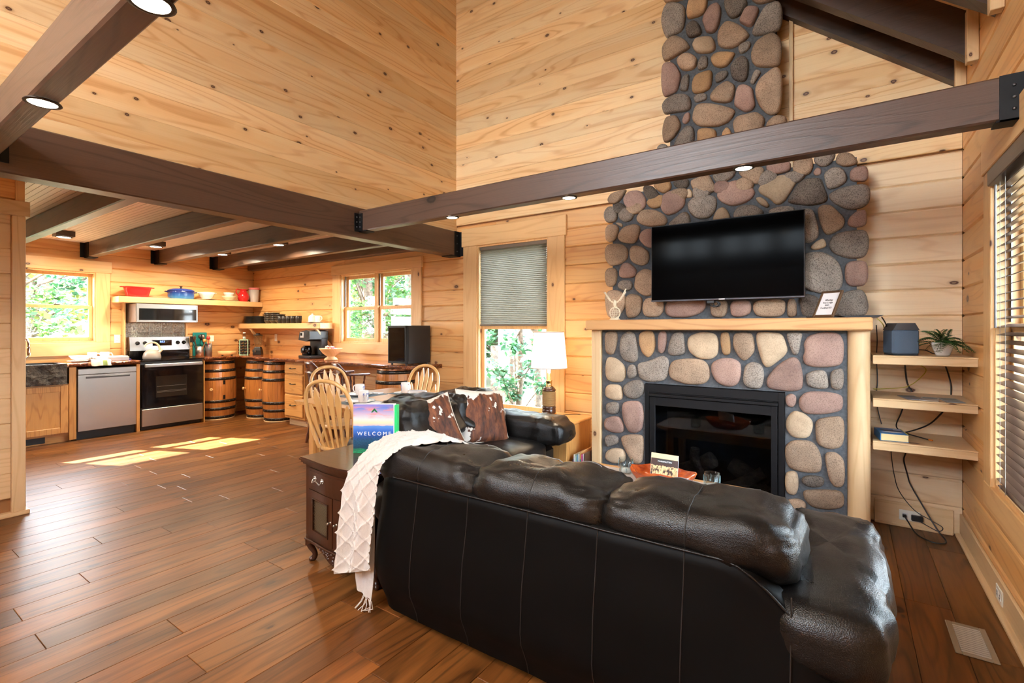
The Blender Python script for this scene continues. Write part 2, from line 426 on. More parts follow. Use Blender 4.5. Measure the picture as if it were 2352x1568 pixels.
# openings (along, along, z0, z1)
OP_BACK = [(-5.93, -4.50, 1.17, 2.13), (-3.46, -2.53, .47, 2.31)]
OP_KIT = [(.70, 2.25, 1.19, 2.12)]
OP_RIGHT = [(1.85, 3.47, .56, 2.20)]
OP_FRONT = [(-3.55, -2.5, 2.7, 5.7), (-2.35, -1.3, 2.7, 4.75), (-1.15, -.1, 2.7, 3.75)]  # high gable openings, added to bring sky light in from behind the camera

# floor: planks run towards the fireplace wall
floor = struct('floor')
MB().box(XK-.1, XR+.1, YF-.1, YB+.1, -.06, -.016).build('subfloor', CORE, floor)
PWD = .1812
fm = MB().box(0, PWD-.0016, 0, 1, -.016, 0, .0016).mesh('plank', FLOORW)
far = MB(); k0 = math.floor((XK-.241)/PWD); nvis = 0
def proj(x, y, z=0):
    a = math.radians(34.43); d = -x*math.sin(a)+y*math.cos(a); l = x*math.cos(a)+y*math.sin(a)
    return (1176+1123.3*l/max(d, .05), 752.9-1123.3*(z-1.38)/max(d, .05), d)
for k in range(k0, 4):
    x0 = .241+k*PWD
    if x0+PWD < XK or x0 > XR: continue
    y = YF-rng.uniform(0, 1.2)
    while y < YB:
        ln = 1.215; y0, y1 = max(y, YF), min(y+ln, YB); y += ln
        if y1-y0 < .01: continue
        vis = any(p[2] > .3 and -150 < p[0] < 2500 and p[1] < 1700 for p in (proj(x0+PWD/2, y0), proj(x0+PWD/2, y1), proj(x0+PWD/2, (y0+y1)/2)))
        if vis and not (x0 < -5.2 and y1 < .6):
            nvis += 1; mobj('plank', fm, floor, loc=(x0, y0, 0), scale=(1, y1-y0-.0012, 1))
        else: far.box(x0, x0+PWD-.0012, y0, y1-.0012, -.016, 0)
far.build('plank_field', FLOORW, floor, kind='stuff')

# back (fireplace and window) wall
wall_back = struct('wall_back')
core('wall_core', wall_back, lambda a, b, c, d: (a, b, YB+.03, YB+.16, c, d), XK-.15, XR+.15, -.05, 2.6, OP_BACK, CORE)
nrow = 14
logs(wall_back, 'log', lambda a, b, z: (a, YB, z), 0, 'x', [(i*PITCH, XK, XR) for i in range(nrow)],
     lambda zc: [(o[0]-.05, o[1]+.05) for o in OP_BACK if o[2]-.05 < zc < o[3]+.05]+[(-.3, XR)], PITCH, split=3.6, rng=rng)
logs(wall_back, 'log', lambda a, b, z: (a, YB, z), 0, 'x', [(i*PITCH, -.3, XR) for i in range(nrow)], lambda zc: [], PITCH, style=DAYLOG)
# gable above
wall_gable = struct('wall_gable')
g = MB(); g.prism([(XU-.2, 2.6), (XR+.15, 2.6), (XR+.15, roof_z(XR)), (XU-.2, roof_z(XU-.2))], YB+.03, YB+.16, 'xz'); g.build('wall_core', CORE, wall_gable)
rows = []; z = 3.10-3*BP
while z < 6.7:
    xe = min(XR, XR-(z+BP*.3-3.22)/.806) if z > 3.2 else XR
    if z < 5.9: rows.append((z, XU, xe))
    z += BP
logs(wall_gable, 'board', lambda a, b, z: (a, YB, z), 0, 'x', rows, lambda zc: [(-1.2, -.55)] if zc < 4.6 else [], BP, style=BOARD, ch=.005, dep=.004)
# upper wall of the loft over the long beam
wall_loft = struct('wall_loft')
MB().box(XU-.15, XU-.03, YF, YB, 2.5, 6.85).build('wall_core', CORE, wall_loft)
rows = [(3.10+i*BP, YF, YB) for i in range(-3, 20)]
logs(wall_loft, 'board', lambda a, b, z: (XU, a, z), PI/2, 'y', rows, lambda zc: [], BP, style=BOARD, ch=.005, dep=.004)
MB().box(XU-.03, XU+.012, YF, YB, 2.492, 2.574, .004).build('skirt_board', BOARD['y'], wall_loft)
# kitchen wall
wall_kitchen = struct('wall_kitchen')
core('wall_core', wall_kitchen, lambda a, b, c, d: (XK-.16, XK-.03, a, b, c, d), -.7, YB+.15, -.05, 2.6, OP_KIT, CORE)
logs(wall_kitchen, 'log', lambda a, b, z: (XK, a, z), PI/2, 'y', [(i*PITCH, -.6, YB) for i in range(nrow)],
     lambda zc: [(o[0]-.05, o[1]+.05) for o in OP_KIT if o[2]-.05 < zc < o[3]+.05], PITCH, split=3.2, rng=rng)
# right wall
wall_right = struct('wall_right')
core('wall_core', wall_right, lambda a, b, c, d: (XR+.03, XR+.16, a, b, c, d), YF-.1, YB+.15, -.05, 3.35, OP_RIGHT, CORE)
logs(wall_right, 'log', lambda a, b, z: (XR, b, z), -PI/2, 'y', [(i*PITCH, YF, YB) for i in range(18)],
     lambda zc: [(o[0]-.05, o[1]+.05) for o in OP_RIGHT if o[2]-.05 < zc < o[3]+.05], PITCH, split=3.4, rng=rng)
# wall behind the camera, tall glazing added to let sky light in
wall_front = struct('wall_front')
core('wall_core', wall_front, lambda a, b, c, d: (a, b, YF-.16, YF-.03, c, d), -5.2, XR+.15, -.05, 2.6, [], CORE)
core('wall_core', wall_front, lambda a, b, c, d: (a, b, YF-.16, YF-.03, c, d), XU-.2, XR+.15, 2.6, 6.9, OP_FRONT, CORE)
logs(wall_front, 'log', lambda a, b, z: (b, YF, z), PI, 'x', [(i*PITCH, -5.05, XR) for i in range(nrow)],
     lambda zc: [(o[0]-.05, o[1]+.05) for o in OP_FRONT if o[2]-.05 < zc < o[3]+.05], PITCH)
logs(wall_front, 'board', lambda a, b, z: (b, YF, z), PI, 'x', [(nrow*PITCH+i*BP, XU, XR if i < 4 else XR-(i-3)*BP/.806) for i in range(20)],
     lambda zc: [(o[0]-.05, o[1]+.05) for o in OP_FRONT if o[2]-.05 < zc < o[3]+.05], BP, style=BOARD, ch=.005, dep=.004)
# partition at the left
wall_partition = struct('wall_partition')
XP, YP = -5.05, .955
MB().box(XP-.16, XP-.03, YF, YP-.02, 0, ZC).build('wall_core', CORE, wall_partition)
logs(wall_partition, 'log', lambda a, b, z: (XP, a, z), PI/2, 'y', [(i*PITCH-.05, YF, YP-.075) for i in range(1, 13)], lambda zc: [], PITCH, style=PALE, split=3, rng=rng, ch=.006, dep=.006)
logs(wall_partition, 'log', lambda a, b, z: (XP, a, z), PI/2, 'y', [(2.32, YF, YP-.04)], lambda zc: [], PITCH, style=PINE)
t_ = struct('trim_1')
MB().box(XP-.17, XP+.018, YP-.075, YP, .03, 2.205, .004).build('casing', PALE['z'], t_)
MB().box(XP-.18, XP+.03, YP-.6, YP+.022, 2.205, 2.315, .004).build('head_casing', PALE['y'], t_)
MB().box(XP-.02, XP+.012, YP-.055, YP-.004, 2.315, ZC, .003).build('casing', TRIM['z'], t_)
MB().box(XP-.19, XP+.03, YF, YP+.02, 0, .032, .004).build('shoe_moulding', PALE['y'], t_)
MB().box(XP-.16, XP-.03, -.62, -.5, 0, ZC).build('wall_core', CORE, wall_partition)
wall_side = struct('wall_side')
MB().box(XK, XP-.03, -.72, -.6, 0, ZC+.1).build('wall_core', CORE, wall_side)
logs(wall_side, 'log', lambda a, b, z: (b, -.6, z), PI, 'x', [(i*PITCH, XK, XP-.16) for i in range(nrow)], lambda zc: [], PITCH)

# kitchen ceiling: narrow beaded boards
t = NT('beadboard'); n = t.noise(t.pos(), 3, 2)
t.set(Base_Color=t.mix(n, srgb(240, 220, 202), srgb(228, 204, 184)), Roughness=.4); BEAD = t.m
ceiling = struct('ceiling')
MB().box(XK-.1, XU-.03, YF, YB+.05, ZC+.012, ZC+.09).build('ceiling_core', plain('bead_groove', srgb(126, 84, 66), .8), ceiling)
bb = MB(); y = YF
while y < YB:
    bb.box(XK, XU-.09, y, y+.040, ZC, ZC+.012); y += .0435
bb.build('bead_boards', BEAD, ceiling, kind='stuff')
# vaulted roof
roof = struct('ceiling_vault')
vb = MB(); xa, xb = XU-.2, XR+.2
vb.prism([(xa, roof_z(xa)), (xb, roof_z(xb)), (xb, roof_z(xb)+.12), (xa, roof_z(xa)+.12)], YF-.2, YB+.2, 'xz'); vb.build('roof_deck', BOARD['y'], roof)
MB().box(XK-.2, XU-.1, YF-.2, YB+.2, 2.62, 2.7).build('loft_deck', CORE, roof)

# beams
def beam(label, m, mat, name='ceiling_beam'):
    return m.build(name, mat, None, label=label, cat='beam')
def hanger(parent, m, name='joist_hanger'): return m.build(name, BLACKM, parent)
def mkbeam(label, args, mat, ch=.008, hang=()):
    t = thing('ceiling_beam', label, 'beam', (args[0], args[2], args[4]))
    o = MB(); x, y, z = args[0], args[2], args[4]
    o.box(0, args[1]-x, 0, args[3]-y, 0, args[5]-z, ch).build('timber', mat, t)
    for h in hang:
        m = MB(); m.M = Matrix.Translation((-x, -y, -z))
        for b in h['boxes']: m.box(*b)
        ho = m.build('joist_hanger', BLACKM, t)
        bm_ = MB(); bm_.M = Matrix.Translation((-x, -y, -z))
        for p, ax in h.get('bolts', ()): bm_.lathe([(0, 0), (.007, 0), (.007, -.004), (.004, -.008), (0, -.008)] if ax != 'x' else [(0, 0), (.007, 0), (.007, .004), (.004, .008), (0, .008)], p, 8, ax)
        if h.get('bolts'): bm_.build('bolt', plain('bolt_steel', (.12, .12, .13), .35, .8) if 'bolt_steel' not in MATS else MATS['bolt_steel'], ho)
    return t
LBX0, LBX1, LBZ0, LBZ1 = -3.87, -3.72, 2.212, 2.492
fy0, fy1, fz0, fz1 = 2.925, 3.015, 2.272, 2.462
long_hang = {'boxes': [(LBX1-.001, LBX1+.006, YB-.10, YB-.004, LBZ0-.008, LBZ1), (LBX1, LBX1+.05, YB-.012, YB-.004, LBZ0, LBZ1), (LBX0, LBX1+.01, YB-.15, YB-.004, LBZ0-.008, LBZ0)],
             'bolts': [((LBX1+.006, YB-.06, LBZ0+.05+.09*i), 'x') for i in range(3)]}
mkbeam('long dark timber beam dividing the kitchen from the vaulted living room', (LBX0, LBX1, YF, YB-.004, LBZ0, LBZ1), BEAM['y'], hang=[long_hang])
mkbeam('dark timber tie beam with three recessed lights crossing before the stone chimney', (LBX1, XR-.002, fy0, fy1, fz0, fz1), BEAM['x'], hang=[
    {'boxes': [(LBX1-.001, LBX1+.006, fy0-.05, fy0, fz0-.008, fz1-.03), (LBX1, LBX1+.055, fy0-.006, fy0, fz0-.008, fz1-.03), (LBX1, LBX1+.11, fy0-.006, fy1, fz0-.008, fz0)],
     'bolts': [((LBX1+.028, fy0-.006, fz0+.035+.045*i), 'y') for i in range(3)]+[((LBX1+.006, fy0-.028, fz0+.035+.045*i), 'x') for i in range(3)]},
    {'boxes': [(XR-.09, XR-.002, fy0-.006, fy0, fz0-.008, fz1), (XR-.10, XR-.002, fy0-.006, fy1, fz0-.008, fz0), (XR-.008, XR-.002, fy0-.06, fy0, fz0, fz1)],
     'bolts': [((XR-.045, fy0-.006, fz0+.04+.05*i), 'y') for i in range(3)]}])
mkbeam('dark timber tie beam nearest the viewer at the upper left', (LBX1, XR-.002, .50, .59, 2.272, 2.45), BEAM['x'], hang=[
    {'boxes': [(LBX1-.001, LBX1+.006, .45, .64, 2.264, 2.42), (LBX1, LBX1+.06, .494, .5, 2.264, 2.42), (LBX1, LBX1+.10, .5, .59, 2.264, 2.272)]}])
mkbeam('dark timber tie beam behind the viewer', (LBX1, XR-.002, -1.92, -1.83, 2.272, 2.45), BEAM['x'])
KB = [1.335, 2.135, 2.925, 3.715]
names = ['dark kitchen joist furthest left beside the sink window', 'dark kitchen joist ending above the sink window corner', 'dark kitchen joist ending above the range', 'dark kitchen joist ending right of the range']
for y, nm in zip(KB, names):
    mkbeam(nm, (XK+.004, LBX0, y, y+.09, 2.31, ZC), BEAM['x'], hang=[
        {'boxes': [(XK+.002, XK+.16, y-.006, y, 2.30, ZC), (XK+.002, XK+.17, y-.006, y+.096, 2.30, 2.31), (XK+.002, XK+.01, y-.05, y, 2.31, ZC)]}])
mkbeam('dark joist lying along the back wall over the kitchen window', (XK+.02, LBX0, YB-.11, YB-.005, 2.335, ZC), BEAM['x'])
def rafter(y0, y1, label):
    bz = lambda x: 2.95+.806*(XR-x); xa, xb = XU+.02, XR-.01
    t = thing('roof_rafter', label, 'rafter', (0, y0, 0))
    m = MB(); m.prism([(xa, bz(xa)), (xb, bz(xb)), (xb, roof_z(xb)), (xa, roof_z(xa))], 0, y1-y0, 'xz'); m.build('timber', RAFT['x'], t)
    b = MB(); b.box(XR-.055, XR-.002, -.06, -.002, 2.93, 3.24, .003); b.prism([(XR-.055, 2.93), (XR-.002, 2.93), (XR-.09, 2.86), (XR-.14, 2.86)], -.06, -.002, 'xz') if False else None
    b.build('end_batten', PALE['z'], t)
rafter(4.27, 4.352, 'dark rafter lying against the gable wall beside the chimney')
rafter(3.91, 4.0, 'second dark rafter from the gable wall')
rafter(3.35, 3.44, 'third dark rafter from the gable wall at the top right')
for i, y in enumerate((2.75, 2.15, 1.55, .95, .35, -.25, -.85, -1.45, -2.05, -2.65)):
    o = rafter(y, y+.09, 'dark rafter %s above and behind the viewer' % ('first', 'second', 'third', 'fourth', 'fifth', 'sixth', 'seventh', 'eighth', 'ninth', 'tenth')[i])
# corner strips and baseboards
t2 = struct('trim_2'); MB().box(XR-.016, XR-.001, YF, YB-.004, .022, .15, .004).build('baseboard', PALE['y'], t2)
MB().box(XR-.04, XR-.001, YF, YB-.02, .0, .024, .006).build('shoe_moulding', PALE['y'], t2); t2.name = 'baseboard_right'
t3 = struct('baseboard_back'); MB().box(.16, XR-.045, YB-.016, YB-.001, .0, .165, .004).build('baseboard', PALE['x'], t3)
MB().box(.16, XR-.05, YB-.03, YB-.016, .0, .02, .004).build('shoe_moulding', PALE['x'], t3)
t4 = struct('trim_3'); MB().box(-.372, -.345, YB-.03, YB-.001, 2.6, 4.35, .003).build('corner_strip', PALE['z'], t4)

# ------------------------------------------------------------------ windows
def frame_ring(m, x0, x1, z0, z1, w, y0, y1, wb=None, c=.003):
    wb = wb or w
    m.box(x0, x0+w, y0, y1, z0, z1, c); m.box(x1-w, x1, y0, y1, z0, z1, c)
    m.box(x0+w, x1-w, y0, y1, z1-w, z1, c); m.box(x0+w, x1-w, y0, y1, z0, z0+wb, c)
def window(name, loc, rz, w, h, units, casew, headh, aproh, mid=None, headover=.02, fixed=False):
    """local: x along wall, y outward, z up; origin = opening's lower-left corner on the inner wall face"""
    W_ = struct(name, loc); W_.rotation_euler = (0, 0, rz)
    ax = 'x' if abs(math.sin(rz)) < .5 else 'y'
    H = TRIM[ax]; V = TRIM['z']
    MB().box(-casew, .004, -.024, .0, -aproh*0, h, .004).build('casing', V, W_)
    MB().box(w-.004, w+casew, -.024, .0, 0, h, .004).build('casing', V, W_)
    MB().box(-casew-headover, w+casew+headover, -.03, .0, h, h+headh, .004).build('head_casing', H, W_)
    if aproh: MB().box(-casew, w+casew, -.024, .0, -aproh, -.0, .004).build('apron', H, W_)
    m = MB(); m.box(0, .018, -.006, .12, 0, h); m.box(w-.018, w, -.006, .12, 0, h); m.box(.018, w-.018, -.006, .12, h-.018, h); m.box(.018, w-.018, -.006, .12, 0, .02); m.build('jamb', V, W_)
    uw = (w-.036)/units
    for k in range(units):
        x0 = .018+k*uw; x1 = x0+uw
        if k: MB().box(x0-.03, x0+.03, .02, .12, .02, h-.018, .004).build('mullion', V, W_)
        a, b = (x0+(.03 if k else 0), x1-(.03 if k < units-1 else 0))
        if fixed:
            m = MB(); frame_ring(m, a, b, .02, h-.018, .045, .06, .10); s_ = m.build('sash', V, W_)
            MB().box(a+.04, b-.04, .078, .082, .06, h-.06).build('pane', PANE, s_); continue
        md = mid if mid else h*.5
        m = MB(); frame_ring(m, a, b, md-.012, h-.018, .042, .085, .115); s_ = m.build('sash', V, W_)
        MB().box(a+.04, b-.04, .098, .102, md+.02, h-.055).build('pane', PANE, s_)
        m = MB(); frame_ring(m, a, b, .02, md+.022, .042, .05, .08, .05); s_ = m.build('sash', V, W_)
        MB().box(a+.04, b-.04, .063, .067, .06, md-.015).build('pane', PANE, s_)
        m = MB(); m.box(a, a+.03, .045, .05, md+.03, h-.02); m.build('track', plain('grey_track', (.22, .23, .24), .4) if 'grey_track' not in MATS else MATS['grey_track'], W_)
        MB().box((a+b)/2-.03, (a+b)/2+.03, .05, .075, md+.022, md+.034, .003).build('latch', BLACKM, W_)
    return W_
w1 = window('window_1', (XK, .70, 1.19), PI/2, 1.55, .93, 2, .15, .155, .17)
w2 = window('window_2', (-5.93, YB, 1.17), 0, 1.43, .96, 2, .17, .135, .14)
w3 = window('window_3', (-3.46, YB, .47), 0, .93, 1.84, 1, .195, .205, .1, mid=.915)
w4 = window('window_4', (XR, 3.47, .56), -PI/2, 1.62, 1.64, 2, .15, .17, .13)
for i, o in enumerate(OP_FRONT): window('window_%d' % (5+i), (o[1], YF, o[2]), PI, o[1]-o[0], o[3]-o[2], 2, .10, .12, .1, fixed=True)  # unseen gable windows, added for their sky light
# ------------------------------------------------------------------ stone fireplace and chimney
CA, SA, FP = math.cos(math.radians(34.43)), math.sin(math.radians(34.43)), 1123.3
def photo_y(px, py, y):                    # photo pixel -> (x, z) on the wall-parallel plane at depth y
    t = (px-1176)/FP; k = y/(t*SA+CA); return ((t*CA-SA)*k, 1.38+(752.9-py)/FP*k)
FIRE = thing('stone_fireplace', 'river stone fireplace and chimney with dark mortar on the gable wall', 'fireplace', (-.86, 4.1, 0))
FL = Matrix.Translation((.86, -4.1, 0))
def fpart(name, m, mat, parent=None):
    o = m.build(name, mat, parent or FIRE); 
    return o
def fbox(*b, c=0):
    m = MB(); m.M = FL; m.box(*b, c); return m
m = MB(); m.M = FL
m.box(-1.72, -1.345, 3.87, YB-.002, 0, 1.362); m.box(-.355, 0, 3.87, YB-.002, 0, 1.362); m.box(-1.345, -.355, 3.87, YB-.002, .935, 1.362)
fpart('mortar_surround', m, MORTAR)
fpart('mortar_breast', fbox(-1.765, .055, 4.2, YB-.002, 1.362, 2.58), MORTAR)
fpart('mortar_chimney', fbox(-1.245, -.455, 4.2, YB-.002, 2.58, 5.55), MORTAR)
def stone_piece(poly, y, h, mat, seed):
    rg = random.Random(seed); P = smooth_poly(poly, 2); n = len(P)
    cx = sum(p[0] for p in P)/n; cz = sum(p[1] for p in P)/n
    P = [(cx+(p[0]-cx)*1.03, cz+(p[1]-cz)*1.03) for p in P]
    w = min(max(p[0] for p in P)-min(p[0] for p in P), max(p[1] for p in P)-min(p[1] for p in P))
    h = min(h, w*.42)
    m = MB(); m.M = FL; rings = [(1, -.012), (1.0, .22), (.97, .55), (.88, .82), (.66, .98), (.34, 1.03)]
    vs = []
    for s, d in rings:
        for i, (x, z) in enumerate(P):
            X, Z = cx+(x-cx)*s, cz+(z-cz)*s
            e = fbm(X*9+seed, Z*9, seed*.7)*.16*(1 if d > .3 else 0)
            vs.append((X, y-h*(d+e), Z))
    vs.append((cx, y-h*(1.03+fbm(cx*9+seed, cz*9, seed*.7)*.16), cz)); c = len(vs)-1
    fs = []
    for r in range(len(rings)-1):
        for i in range(n): j = (i+1) % n; fs.append((r*n+i, r*n+j, (r+1)*n+j, (r+1)*n+i))
    b = (len(rings)-1)*n
    for i in range(n): fs.append((b+i, b+(i+1) % n, c))
    m.add(vs, fs, True); fpart('stone', m, STONES[mat])
def stones(src, sc, ox, oy, y, h):
    for i, line in enumerate(src.strip().split('\n')):
        k, pts = line.split(':'); P = [tuple(float(a) for a in q.split(',')) for q in pts.split()]
        stone_piece([photo_y(ox+a/sc, oy+b/sc, y-h*.4) for a, b in P], y, h, k.strip(), int(ox)+i*3)
stones('''t: 145,130 180,117 222,125 225,180 205,262 180,275 150,262 143,190
g: 250,150 300,117 345,140 362,230 360,310 325,327 265,310 240,240
o: 372,130 430,112 472,130 478,230 450,280 425,293 390,260 370,190
p: 505,120 550,120 555,180 540,250 520,267 497,250 497,180
g: 595,130 665,125 672,190 678,250 660,275 585,280 563,260 570,200
b: 705,150 790,122 880,135 900,190 895,270 850,305 770,300 710,260 693,200
o: 915,135 940,123 970,130 980,200 980,260 960,277 930,272 915,200
t: 1000,135 1070,125 1125,135 1140,200 1138,260 1075,320 1030,280 998,220
b: 1155,125 1240,125 1320,135 1345,180 1362,250 1330,290 1235,362 1200,340 1175,270 1155,190
g: 1352,135 1385,125 1462,128 1450,180 1435,270 1400,275 1380,230
p: 1470,200 1500,150 1590,125 1700,130 1735,190 1730,320 1690,350 1560,358 1480,340 1465,290 1480,250
b: 148,330 165,288 220,300 275,350 280,420 255,455 190,455 150,430
g: 300,350 325,337 350,355 357,410 330,430 305,437 291,400
g: 365,330 430,320 520,280 562,300 568,370 550,430 520,450 430,455 375,430 363,380
t: 590,315 680,300 790,305 835,350 840,430 800,470 690,472 590,440 566,390
p: 855,330 920,297 1000,300 1045,330 1050,400 1030,470 970,490 890,460 852,390
g: 1080,345 1130,320 1190,345 1205,400 1195,470 1175,500 1100,495 1065,460 1068,400
p: 1230,420 1300,340 1390,287 1440,310 1465,430 1455,510 1360,518 1240,500 1222,465
g: 1490,400 1540,380 1610,378 1630,430 1635,500 1560,500 1495,480 1485,430
g: 1645,385 1730,360 1738,430 1728,500 1690,510 1650,490
b: 150,490 170,472 245,475 260,530 255,575 200,578 150,555 145,520
g: 270,480 310,450 380,440 405,480 395,540 350,570 290,560 266,520
p: 1350,550 1385,532 1418,550 1418,600 1395,627 1360,615 1347,580
p: 1440,570 1480,525 1580,518 1720,540 1730,600 1715,650 1600,672 1480,668 1440,620
g: 150,600 200,587 235,600 235,655 205,672 155,660
p: 255,600 310,582 385,590 402,680 390,770 350,797 300,790 262,700
p: 145,700 200,683 240,690 270,750 262,795 200,795 145,770 138,730
b: 1355,700 1400,647 1470,665 1528,715 1528,770 1500,830 1400,828 1352,770
t: 1550,710 1640,690 1730,688 1742,790 1725,890 1640,905 1560,870 1550,800
g: 145,815 200,805 232,830 232,865 190,880 155,890 143,850
t: 252,820 320,805 395,812 400,880 390,1000 330,1000 290,930 255,860
b: 150,920 200,895 265,905 280,950 270,990 200,1000 145,970
t: 1350,880 1400,845 1520,850 1570,910 1590,990 1580,1060 1480,1060 1370,1030 1345,950
t: 1610,930 1680,925 1735,970 1745,1060 1735,1150 1680,1160 1640,1110 1620,1020
b: 1350,1060 1400,1050 1430,1070 1435,1160 1415,1210 1360,1200 1342,1130
d: 1455,1100 1490,1080 1580,1085 1608,1110 1595,1155 1510,1160 1460,1130
t: 1465,1180 1560,1175 1700,1180 1735,1210 1735,1290 1650,1308 1530,1295 1475,1240
t: 1360,1240 1440,1235 1490,1270 1470,1330 1380,1330 1350,1290
t: 1545,1335 1640,1325 1720,1340 1742,1400 1720,1460 1640,1470 1550,1440
p: 1355,1350 1520,1350 1525,1440 1420,1460 1365,1440
p: 145,1020 270,1010 275,1090 150,1100
g: 290,1020 390,1020 390,1110 300,1110
t: 145,1115 390,1125 380,1190 150,1180''', 2.904, 1340, 720, 3.87, .032)
stones('''t: 190,410 215,360 335,322 335,350 270,440 205,440
p: 320,390 360,340 450,335 495,400 490,470 430,503 350,480 318,430
d: 475,300 545,295 580,340 610,375 590,410 520,415 480,360
o: 550,290 620,270 690,262 698,320 640,360 590,340
o: 510,435 550,422 592,435 595,470 555,482 515,465
p: 615,390 680,337 770,340 805,390 800,460 730,515 660,535 612,480
d: 710,265 835,238 838,300 780,335 720,300
b: 810,340 840,317 865,350 860,390 815,395
t: 855,250 1000,205 1030,270 1058,310 1040,345 960,360 880,340 852,290
g: 1025,210 1215,165 1190,230 1110,275 1060,280 1030,240
t: 1235,165 1430,140 1435,220 1410,275 1360,287 1240,215
p: 1065,350 1130,280 1220,252 1300,280 1365,345 1340,390 1290,430 1180,462 1100,430 1063,390
p: 1455,120 1645,95 1645,180 1560,200 1490,222 1455,180
b: 1390,320 1440,260 1560,212 1690,215 1702,250 1640,350 1590,430 1530,448 1480,400 1400,355
b: 1365,400 1400,385 1450,410 1478,455 1455,475 1400,445
t: 1670,100 1730,75 1815,65 1825,140 1800,200 1740,220 1660,185
g: 1830,70 1950,35 2005,35 1990,90 1940,140 1880,145 1835,110
p: 1822,190 1855,148 1890,165 1885,210 1840,215
d: 1630,400 1690,300 1760,240 1885,235 1910,310 1942,390 1920,430 1800,455 1670,440 1625,425
g: 1910,200 1980,150 2060,160 2092,220 2085,270 2010,315 1940,325 1920,260
t: 2005,80 2040,28 2130,40 2180,100 2170,125 2080,150 2010,120
p: 2115,190 2150,155 2230,138 2262,165 2262,240 2230,265 2120,262
g: 1955,360 2060,310 2240,280 2278,330 2270,430 2210,475 2100,490 2000,440 1957,400
g: 825,440 870,390 960,370 1050,380 1058,470 1000,555 900,560 840,510
t: 415,560 460,490 560,487 630,520 668,570 640,615 540,625 450,605
g: 165,500 200,460 265,470 268,560 240,590 185,592 162,550
g: 275,520 310,462 370,490 402,530 380,570 330,590 285,560
b: 250,590 290,590 313,610 300,628 270,610
t: 172,640 200,605 260,608 282,640 260,720 210,748 175,730
t: 270,700 310,630 400,600 450,620 440,690 410,755 340,755 290,740
p: 437,720 460,660 520,635 580,660 580,790 500,790
g: 672,607 720,560 800,500 835,520 850,590 800,640 700,640
b: 1027,560 1060,490 1110,467 1140,490 1168,550 1140,600 1050,600
g: 1190,520 1230,460 1350,448 1420,490 1430,520 1380,560 1200,560
g: 1465,500 1520,470 1640,457 1680,475 1650,540 1500,550
g: 1700,500 1765,478 1830,490 1865,620 1870,700 1800,755 1740,740
t: 1860,480 1900,450 1970,452 2040,520 2078,570 2060,630 1950,690 1910,670 1870,560
p: 2095,610 2110,550 2180,495 2240,488 2255,540 2248,610 2160,632
b: 1797,790 1850,740 1905,713 1928,750 1925,785 1840,810
g: 1950,760 1990,690 2080,660 2240,645 2268,720 2260,820 2220,870 2100,875 1980,830
g: 1720,860 1790,830 1900,825 1990,870 2045,940 2062,1050 2040,1120 1930,1160 1800,1130 1720,1080
p: 2080,940 2110,900 2230,892 2260,930 2260,1050 2220,1095 2110,1095 2078,1040
t: 170,800 200,760 300,760 350,800 348,880 280,925 210,935 172,880
t: 368,800 400,770 470,785 520,830 515,910 460,935 390,910 366,860
p: 282,980 310,915 360,908 418,960 415,1010 380,1030 290,1030
t: 170,990 200,950 265,955 262,1060 240,1095 180,1100
t: 405,1080 420,1000 480,955 560,980 570,1100 540,1170 470,1170 410,1120
g: 275,1080 300,1050 370,1050 388,1080 380,1120 330,1137 275,1110
t: 170,1180 200,1130 280,1130 330,1170 335,1250 270,1345 200,1348 180,1280
t: 330,1190 370,1155 440,1170 468,1200 450,1310 400,1345 340,1345
t: 475,1230 500,1190 600,1190 635,1220 630,1300 590,1340 490,1340 470,1290
p: 650,1250 680,1210 960,1200 970,1260 930,1310 830,1345 700,1345 652,1310
t: 1005,1260 1030,1210 1140,1205 1143,1300 1110,1345 1020,1340
p: 1165,1250 1190,1210 1310,1205 1332,1250 1325,1310 1260,1342 1175,1335
t: 1350,1230 1400,1205 1600,1195 1600,1300 1560,1340 1390,1340 1348,1290
t: 1625,1200 1680,1195 1695,1260 1690,1340 1620,1340 1617,1270
d: 1715,1210 1760,1150 1880,1190 1880,1300 1840,1345 1740,1340
g: 1990,1300 2010,1200 2080,1140 2210,1120 2250,1180 2265,1270 2240,1330 2080,1340 2000,1330
g: 1900,1200 1980,1190 1975,1330 1900,1335
t: 620,680 760,660 880,690 880,800 760,830 620,810
g: 920,660 1120,640 1150,780 1040,820 930,790
p: 1190,610 1400,600 1440,740 1300,790 1190,760
t: 1480,590 1660,580 1680,740 1560,790 1480,720
g: 620,860 780,860 820,1000 700,1050 620,1000
t: 860,850 1080,850 1090,1000 960,1050 860,980
p: 1130,830 1330,820 1350,980 1230,1030 1130,970
g: 1390,820 1650,800 1660,960 1520,1010 1400,960
t: 620,1070 800,1080 810,1150 640,1160
g: 860,1070 1180,1070 1170,1150 880,1160
t: 1230,1060 1660,1040 1650,1140 1250,1150''', 3.459, 1340, 340, 4.2, .04)
